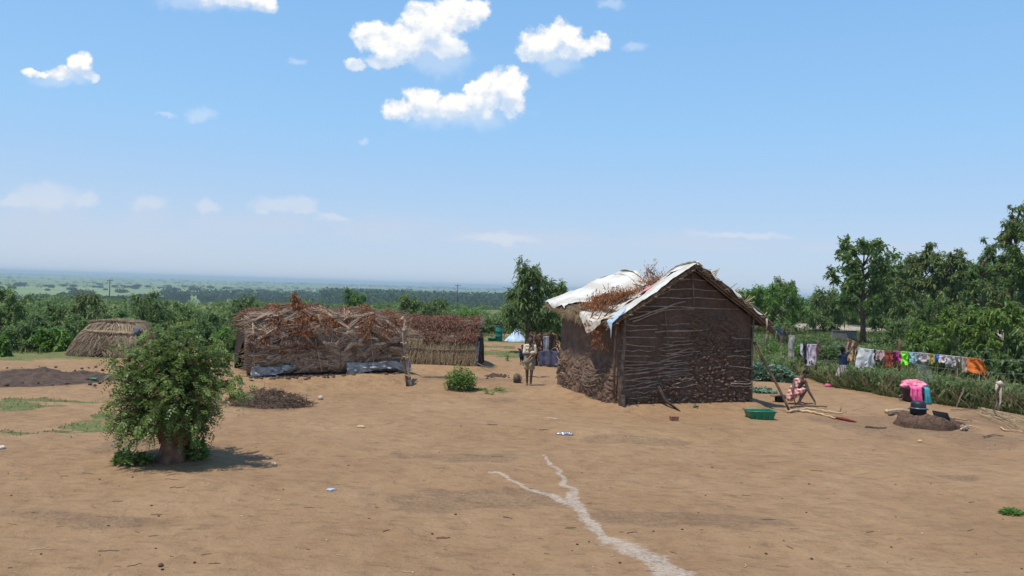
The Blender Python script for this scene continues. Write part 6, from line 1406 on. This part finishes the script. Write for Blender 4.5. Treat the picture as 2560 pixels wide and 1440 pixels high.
for (x0, x1, z0, z1, mt, nm) in ((-.15, .75, .05, .62, 'cloth_purple', 'hanging_cloth'), (-.02, .18, .55, 1.15, 'cloth_grey', 'hanging_cloth'), (.12, .45, .65, 1.25, 'shell_dark', 'hanging_cloth')):
    s_, k_ = np.meshgrid(np.linspace(x0, x1, 22), np.linspace(z1, z0, 14), indexing='ij'); P = np.stack([s_, -.36 + .03 * np.sin(s_ * 22) + .03 * fbm(s_ * 5, k_ * 4, 0, 3, 4), k_ + .02 * np.sin(s_ * 9)], -1); g = Geo(); g.slab(P, (0, -1, 0), .01 + 0 * s_); g.obj(nm, mt, t)
# concrete wall and road on the right
cw = onD(2112, 53); t = thing('concrete_wall', cw, 'low grey concrete wall section in the meadow behind the washing line', 'wall'); simple('concrete', (.27, .25, .22), (.17, .155, .135), 1.5, .95, .01, 12)
g = Geo(); g.box((0, 0, .32), (.80, .12, .36)); g.obj('panel', 'concrete', t, False); g = Geo(); g.box((0, 0, .71), (.82, .15, .03)); g.obj('coping', 'wood_grey', t, False)
P = []
for x in np.linspace(8, 75, 60):
    yy = 71 + .05 * x + 1.5 * math.sin(x * .1); P.append([(x, yy - 4.5, Tz(x, yy - 4.5) + .12), (x, yy + 4.5, Tz(x, yy + 4.5) + .3)])
simple('road_dust', (.44, .37, .29), (.36, .29, .22), .3, .95); P = np.array(P, float); g = Geo(); g.slab(P[:, ::1].transpose(1, 0, 2)[:, ::1][::-1], (0, 0, 1), .7 + 0 * P[..., 0].T); o = g.obj('road', 'road_dust'); o['kind'] = 'structure'
# thin smoke above the hearth
g = Geo(); sm0 = np.array(sb) + np.array([-.02, .05, .42]); g.tube([sm0, sm0 + np.array([.03, .05, .35]), sm0 + np.array([.02, .15, .8]), sm0 + np.array([-.05, .3, 1.3])], [.06, .13, .18, .16], 14)
so_ = g.obj('smoke', None); tag(so_, 'faint blue grey smoke rising from the mud stove', 'smoke', kind='stuff')
m = bpy.data.materials.new('smoke'); m.use_nodes = True; E.nt = m.node_tree; E.nt.nodes.remove(E.nt.nodes['Principled BSDF']); p = worldpos()
pv = E.nt.nodes.new('ShaderNodeVolumePrincipled'); pv.inputs['Color'].default_value = (.75, .80, .88, 1)
E.nt.links.new((smooth(noise(p, 3.5, 3), .45, .75) * 0.9).v, pv.inputs['Density']); E.nt.links.new(pv.outputs[0], E.nt.nodes['Material Output'].inputs['Volume']); so_.data.materials.append(m)
# ------------------------------------------------------------------ people
def skinmat(name, c): return simple(name, c, tuple(x * .75 for x in c), 9, .5, .001, 80, spec=.4)
skinmat('skin_a', (.14, .078, .052)); skinmat('skin_b', (.085, .047, .033)); simple('hair_black', (.012, .010, .009), (.008, .007, .006), 30, .9, .004, 120)
simple('eye_white', (.6, .56, .52), (.5, .45, .4), 3, .4); simple('lip', (.12, .045, .04), None, 3, .5)
def hand(g, w, d, n, s=1.0, curl=.6):
    """palm from wrist w along d, palm normal n, five fingers"""
    w = Vector(w); d = Vector(d).normalized(); n = Vector(n); n = (n - d * n.dot(d)).normalized(); b = d.cross(n)
    pc = w + d * .042 * s; M = np.array([list(b), list(d), list(n)])
    g.ball(pc, (.034 * s, .044 * s, .014 * s), 12, 8, rot=M.T)
    for i, (off, ln) in enumerate(((-.026, .052), (-.009, .064), (.009, .060), (.025, .046))):
        p = w + d * .080 * s + b * off * s; dd = d
        for k in range(3):
            l = ln * s * (.45, .32, .25)[k]; dd = (d * math.cos(curl * (k + .4)) + n * math.sin(curl * (k + .4))).normalized(); e = p + dd * l
            g.cap(p, e, .0085 * s, .0075 * s, 8); p = e
    p = w + d * .022 * s + b * -.028 * s
    for k, l in enumerate((.032, .026)): e = p + (d * .75 - b * (.6 - .4 * k) + n * .3).normalized() * l * s; g.cap(p, e, .0105 * s, .009 * s, 8); p = e
def foot(g, ank, d, s=1.0):
    a = Vector(ank); d = Vector(d).normalized(); b = Vector((-d.y, d.x, 0))
    g.cap(a + Vector((0, 0, 0)), (a.x - d.x * .03, a.y - d.y * .03, .035 * s), .034 * s, .032 * s)
    g.cap((a.x - d.x * .02, a.y - d.y * .02, .032 * s), (a.x + d.x * .10 * s, a.y + d.y * .10 * s, .022 * s), .032 * s, .026 * s)
    for i, o in enumerate((-.026, -.012, .001, .014, .027)):
        q0 = Vector((a.x, a.y, .018 * s)) + d * (.10 - abs(o) * .35) * s + b * o * s; g.cap(q0, q0 + d * .030 * s, .011 * s, .009 * s, 8)
def head(g, c, f, s=1.0, up=(0, 0, 1)):
    """head centre c, facing f"""
    f = Vector(f).normalized(); u = Vector(up); u = (u - f * u.dot(f)).normalized(); r = f.cross(u); M = np.array([list(r), list(f), list(u)]).T
    c = Vector(c); L = lambda x, y, z: c + r * x * s + f * y * s + u * z * s
    g.ball(L(0, -.012, .025), (.070 * s, .085 * s, .080 * s), 18, 14, rot=M); g.ball(L(0, .022, -.035), (.052 * s, .058 * s, .068 * s), 16, 12, rot=M)
    g.ball(L(0, .062, -.085), (.024 * s, .022 * s, .020 * s), 10, 8, rot=M)
    g.cap(L(0, .078, .008), L(0, .094, -.022), .009 * s, .016 * s, 8); g.ball(L(0, .076, -.052), (.026 * s, .012 * s, .012 * s), 12, 8, rot=M)
    for sg in (-1, 1):
        g.ball(L(.070 * sg, -.005, -.008), (.010 * s, .018 * s, .028 * s), 10, 8, rot=M); g.ball(L(.033 * sg, .068, .024), (.018 * s, .010 * s, .008 * s), 10, 8, rot=M); g.ball(L(.035 * sg, .052, -.028), (.020 * s, .020 * s, .022 * s), 10, 8, rot=M)
    return L, M
def face_bits(t, L, M, s, hairmat='hair_black', hv=1.0):
    for sg in (-1, 1):
        g = Geo(); g.ball(L(.030 * sg, .0705, .010), (.013 * s, .007 * s, .007 * s), 10, 8, rot=M); e = g.obj('eye', 'eye_white', t)
        g = Geo(); g.ball(L(.030 * sg, .0765, .010), (.006 * s, .004 * s, .006 * s), 8, 6, rot=M); g.obj('pupil', 'hair_black', e)
    g = Geo(); g.ball(L(0, -.020, .036), (.074 * s * hv, .086 * s * hv, .078 * s * hv), 24, 18, rot=M, warp=.03, seed=2, wf=12); g.obj('hair', hairmat, t)
    g = Geo(); g.ball(L(0, .086, -.053), (.022 * s, .006 * s, .008 * s), 10, 8, rot=M); g.obj('mouth', 'lip', t)
def body(t, g, mat, vox=.006, name='body'):
    o = g.obj(name, mat, t); remesh(o, vox, 3); o.data.materials.clear(); o.data.materials.append(MATS[mat]); return o
def garment(t, g, mat, name, vox=.010, it=6):
    o = g.obj(name, mat, t); remesh(o, vox, it, .6); o.data.materials.clear(); o.data.materials.append(MATS[mat]); return o
# --- boy, pale shirt, walking towards the camera (faces -y)
simple('shirt_cream', (.80, .68, .47), (.58, .47, .30), 7, .85, .006, 25); simple('vest_grey', (.30, .27, .22), (.20, .18, .14), 7, .85, .006, 25); simple('shorts_khaki', (.42, .33, .20), (.26, .21, .13), 7, .85, .006, 25)
bp = GT(1322, 963); H = 1.52
b = thing('person', bp, 'boy in an open cream shirt and khaki shorts walking barefoot, arms folded round a bundle', 'person')
g = Geo()
Lh, Mh = head(g, (0.0, -.03, 1.41), (.05, -1, -.04), 1.1)
g.cap((0, 0, 1.33), (0, .01, 1.20), .042, .05); g.cap((-.13, .01, 1.19), (.13, .01, 1.19), .045, .045); g.cap((0, .01, 1.16), (0, .01, .98), .105, .09); g.cap((-.06, .01, 1.08), (.06, .01, 1.08), .09, .09); g.cap((0, .01, .98), (0, 0, .80), .095, .10); g.cap((-.05, 0, .80), (.05, 0, .80), .09, .09)
for sx, yy, ay in ((-1, .10, .06), (1, -.10, -.12)):
    g.cap((.07 * sx, 0, .78), (.065 * sx, yy * .5 - .03, .42), .080, .050); g.cap((.065 * sx, yy * .5 - .03, .42), (.055 * sx, ay + .03, .09), .052, .032); g.ball((.062 * sx, ay * .6 + .02, .30), (.045, .05, .09), 10, 8); foot(g, (.055 * sx, ay + .03, .075), (.1 * sx, -1, 0))
g.cap((-.145, .01, 1.18), (-.175, -.02, .95), .043, .036); g.cap((-.175, -.02, .95), (.02, -.19, .99), .036, .026); hand(g, (.02, -.19, .99), (.9, -.1, .2), (0, .6, .6), 1.0, .5)
g.cap((.145, .01, 1.18), (.175, -.03, .94), .043, .036); g.cap((.175, -.03, .94), (.01, -.20, .90), .036, .026); hand(g, (.01, -.20, .90), (-.8, .05, -.3), (0, .6, .6), 1.0, .5)
body(b, g, 'skin_a', .0055); face_bits(b, Lh, Mh, 1.1)
g = Geo(); g.cap((-.145, .02, 1.19), (-.06, .03, 1.21), .058, .05); g.cap((.145, .02, 1.19), (.06, .03, 1.21), .058, .05); g.cap((-.145, .01, 1.18), (-.172, -.015, .99), .055, .052); g.cap((.145, .01, 1.18), (.172, -.02, .99), .055, .052)
g.cap((-.085, .02, 1.14), (-.09, .01, .84), .072, .075); g.cap((.085, .02, 1.14), (.09, .01, .84), .072, .075); g.cap((0, .06, 1.16), (0, .055, .84), .085, .085); g.cap((-.06, -.02, 1.12), (-.075, -.045, .88), .055, .05); g.cap((.06, -.02, 1.12), (.075, -.045, .88), .055, .05)
shirt_ = garment(b, g, 'shirt_cream', 'shirt')
g = Geo(); g.cap((-.06, -.01, .98), (-.075, -.02, .72), .085, .10); g.cap((.06, -.01, .98), (.075, -.02, .72), .085, .10); g.cap((0, -.02, .98), (0, -.02, .74), .09, .10); garment(b, g, 'vest_grey', 'vest')
g = Geo()
for sx, yy in ((-1, .03), (1, -.05)): g.cap((.06 * sx, 0, .78), (.075 * sx, yy - .01, .54), .095, .092)
garment(b, g, 'shorts_khaki', 'shorts')
for sx in (-1, 1):
    g = Geo(); g.tube([(.05 * sx, -.02, 1.25), (.045 * sx, -.075, 1.17), (.02 * sx, -.105, 1.05)], [.02, .024, .012], 8, .4); g.obj('collar', 'shirt_cream', shirt_)
g = Geo(); c = np.array(bp) + np.array([.085, -.235, 1.01]); g.ball(c, (.075, .055, .06), 20, 14, warp=.3, seed=3, wf=4); tag(g.obj('cloth_bundle', 'rag_cream'), 'round cream bundle the boy holds against his chest', 'bundle')
for i, (p0, p1) in enumerate((((.10, -.25, .98), (-.34, -.20, .66)), ((.16, -.25, .93), (-.30, -.17, .62)))):
    g = Geo(); P0 = np.array(bp) + np.array(p0); P1 = np.array(bp) + np.array(p1); g.tube([P0, (P0 + P1) / 2 + np.array([0, -.02, -.05]), P1], [.012, .014, .010], 8); tag(g.obj('carried_stick', 'straw' if i else 'wood_peeled'), ['pale curved stick under the boy arm, upper one', 'darker curved stick under the boy arm, lower one'][i], 'stick')
# --- toddler in dark blue
simple('cloth_navy', (.018, .035, .085), (.010, .018, .045), 7, .85, .006, 25); simple('cloth_black', (.018, .018, .026), (.010, .010, .015), 7, .85, .006, 25)
tp = GT(1304, 911); k = PD(1304, 862, tp.y).z - tp.z; sc = k / 1.0
t = thing('person', tp, 'small child in a dark blue shirt standing behind the boy with one arm out', 'person'); g = Geo(); Lh, Mh = head(g, (.02, 0, .90), (.2, -1, 0), .92)
g.cap((.01, 0, .84), (0, 0, .76), .035, .04); g.cap((-.07, 0, .74), (.07, 0, .74), .04, .04); g.cap((0, 0, .72), (0, 0, .45), .085, .085)
for sx in (-1, 1): g.cap((.045 * sx, 0, .45), (.045 * sx, 0, .22), .058, .038); g.cap((.045 * sx, 0, .22), (.045 * sx, .01, .06), .036, .026); foot(g, (.045 * sx, .01, .055), (.2 * sx, -1, 0), .75)
g.cap((-.09, 0, .74), (-.20, -.03, .80), .030, .026); g.cap((-.20, -.03, .80), (-.11, -.06, .70), .026, .020); hand(g, (-.11, -.06, .70), (.6, -.2, -.3), (0, 0, 1), .75); g.cap((.09, 0, .74), (.14, -.02, .58), .030, .026); g.cap((.14, -.02, .58), (.14, -.06, .44), .026, .020); hand(g, (.14, -.06, .44), (0, -.1, -1), (-1, 0, 0), .75)
body(t, g, 'skin_b', .0055); face_bits(t, Lh, Mh, .92)
g = Geo(); g.cap((-.07, 0, .73), (.07, 0, .73), .058, .058); g.cap((-.03, 0, .70), (-.04, 0, .42), .088, .098); g.cap((.03, 0, .70), (.04, 0, .42), .088, .098); g.cap((-.09, 0, .74), (-.17, -.02, .78), .046, .044); g.cap((.09, 0, .74), (.125, -.01, .62), .046, .044); garment(t, g, 'cloth_navy', 'shirt')
g = Geo()
for sx in (-1, 1): g.cap((.045 * sx, 0, .46), (.05 * sx, 0, .28), .072, .062)
garment(t, g, 'cloth_black', 'shorts'); t.scale = (sc,) * 3
# --- squatting girl
m = newmat('dress_check'); p = coords('Object'); px_, py_, pz_ = sep(p)
ck = lambda v, f: smooth(E._m('SINE', v * f), -.1, .1)
cA = ck(px_ + pz_ * .25 + py_ * .4, 66.0); cB = ck(pz_ - px_ * .25, 66.0)
finish(mix((cA + cB * 1.0).clamp() * .55 + cA * cB * .45, (.66, .56, .49), (.42, .028, .020)), .85, noise(p, 25, 3), .006)
simple('vest_dark', (.10, .035, .03), (.05, .02, .02), 7, .85)
gp = GT(2000, 1010)
t = thing('person', gp, 'girl in a red and white checked dress squatting and reaching for a pole', 'person')
g = Geo(); Lh, Mh = head(g, (.11, -.06, .83), (.62, -.60, -.50), .98, (.3, -.1, 1))
g.cap((.07, -.02, .77), (.0, .02, .67), .042, .05); g.cap((-.13, .06, .63), (.10, -.02, .63), .05, .05); g.cap((-.02, .02, .62), (-.18, .05, .34), .10, .10); g.cap((-.18, .05, .34), (-.24, .05, .20), .115, .12)
g.cap((-.24, -.02, .20), (.08, -.16, .42), .085, .058); g.cap((.08, -.16, .42), (-.06, -.10, .08), .056, .035); foot(g, (-.06, -.10, .075), (.85, -.5, 0))
g.cap((-.22, .12, .20), (.12, .06, .44), .085, .058); g.cap((.12, .06, .44), (.02, .08, .08), .056, .035); foot(g, (.02, .08, .075), (.95, -.2, 0))
g.cap((-.15, .02, .62), (-.25, -.08, .40), .045, .036); g.cap((-.25, -.08, .40), (-.22, -.16, .18), .036, .026); hand(g, (-.22, -.16, .18), (.05, -.1, -1), (.9, 0, 0), 1.0, .5)
g.cap((.12, -.02, .62), (.20, -.10, .36), .045, .036); g.cap((.20, -.10, .36), (.355, -.14, .10), .036, .026); hand(g, (.355, -.14, .10), (.3, .05, -1), (-.9, 0, -.2), 1.0, .6)
body(t, g, 'skin_a', .0055); face_bits(t, Lh, Mh, .98)
g = Geo(); g.cap((-.12, .05, .64), (.03, .02, .66), .066, .055); g.cap((-.05, .03, .60), (-.19, .05, .34), .118, .125); g.cap((-.19, .05, .34), (-.25, .05, .19), .128, .135); g.cap((-.24, -.02, .22), (.02, -.14, .40), .105, .075); g.cap((-.22, .12, .22), (.05, .07, .42), .105, .08); g.cap((-.22, .05, .25), (.0, -.03, .40), .09, .05); g.cap((-.28, -.02, .20), (-.33, -.05, .12), .08, .05)
garment(t, g, 'dress_check', 'dress')
g = Geo(); g.cap((.02, -.055, .61), (-.06, -.05, .48), .075, .06); garment(t, g, 'vest_dark', 'bodice')
# --- girl at the line, seen from behind
m = newmat('skirt_stripe'); p = coords('Object'); px_, py_, pz_ = sep(p); f_ = ck(px_ * 1.0 + noise(p, 6, 2) * .05, 105.0)
finish(mix(f_, (.42, .36, .36), (.16, .12, .14)), .85, noise(p, 25, 3), .006)
wp = GT(2106, 970); t = thing('person', wp, 'girl in a dark top and striped skirt reaching up to hang a patterned wrap', 'person'); g = Geo()
k = (PD(2106, 866, wp.y).z - wp.z) / 1.36
Lh, Mh = head(g, (-.03, -.02, 1.26), (.75, .62, .30), .96, (-.3, 0, 1))
g.cap((0, 0, 1.19), (0, 0, 1.08), .038, .045); g.cap((-.10, -.03, 1.07), (.11, .04, 1.08), .042, .042); g.cap((0, 0, 1.04), (0, 0, .86), .088, .075); g.cap((0, 0, .86), (0, 0, .70), .085, .095)
for sx in (-1, 1): g.cap((.055 * sx, 0, .68), (.05 * sx, 0, .38), .070, .045); g.cap((.05 * sx, 0, .38), (.045 * sx, -.01, .08), .044, .028); foot(g, (.045 * sx, -.01, .07), (.6, .7, 0), .9)
g.cap((.13, .03, 1.09), (.25, .10, 1.24), .038, .030); g.cap((.25, .10, 1.24), (.40, .14, 1.42), .030, .022); hand(g, (.40, .14, 1.42), (.4, .1, .8), (0, 1, 0), .95, .8)
g.cap((-.11, -.02, 1.09), (.02, .12, 1.30), .038, .030); g.cap((.02, .12, 1.30), (.16, .20, 1.50), .030, .022); hand(g, (.16, .20, 1.50), (.4, .1, .8), (0, 1, 0), .95, .8)
body(t, g, 'skin_b', .0055); face_bits(t, Lh, Mh, .96, hv=1.06)
g = Geo(); g.cap((-.10, -.02, 1.06), (.10, .03, 1.07), .062, .062); g.cap((-.03, 0, 1.02), (-.03, 0, .74), .095, .10); g.cap((.03, 0, 1.02), (.03, 0, .74), .095, .10); g.cap((.11, .03, 1.08), (.17, .06, 1.15), .05, .046); garment(t, g, 'cloth_navy', 'top')
n = 34; a, h = np.meshgrid(np.linspace(0, 2 * np.pi, 60, endpoint=False), np.linspace(0, 1, 22), indexing='ij'); r = .115 + .095 * h + .016 * np.sin(a * 9) * h; P = np.stack([r * np.cos(a) + .05 * h * np.maximum(0, np.cos(a - .2)), r * .85 * np.sin(a), .76 - .34 * h - .03 * np.sin(a * 2 + 1) * h], -1)
g = Geo(); g.grid(P[:, ::-1].transpose(1, 0, 2), closed=True); o = g.obj('skirt', 'skirt_stripe', t); md = o.modifiers.new('s', 'SOLIDIFY'); md.thickness = .008
r = .12 + .07 * h; P = np.stack([r * np.cos(a), r * .85 * np.sin(a), .60 - .26 * h], -1); g = Geo(); g.grid(P[:, ::-1].transpose(1, 0, 2), closed=True); o = g.obj('underskirt', 'cloth_black', t); md = o.modifiers.new('s', 'SOLIDIFY'); md.thickness = .006
t.scale = (k,) * 3
# --- figure sitting in the shelter
sp = GT(1352, 914) + Vector((.05, -.55, 0)); sp.z = Tz(sp.x, sp.y)
HAZE_D = 0.00021
# ------------------------------------------------------------------ air
hz_ = Geo(); hz_.box((0, 0, 0), (65000, 65000, 22.5)); ho = hz_.obj('haze', None, smoothf=False); ho.location = (0, 0, -28.5 + 22.5)
m = bpy.data.materials.new('air'); m.use_nodes = True; nt = m.node_tree; nt.nodes.remove(nt.nodes['Principled BSDF'])
pv = nt.nodes.new('ShaderNodeVolumePrincipled'); pv.inputs['Color'].default_value = (.53, .635, .76, 1); pv.inputs['Density'].default_value = HAZE_D; pv.inputs['Anisotropy'].default_value = 0.0
nt.links.new(pv.outputs[0], nt.nodes['Material Output'].inputs['Volume'])
ho.data.materials.append(m); ho['kind'] = 'stuff'; ho['label'] = 'pale blue haze filling the air over the whole place'
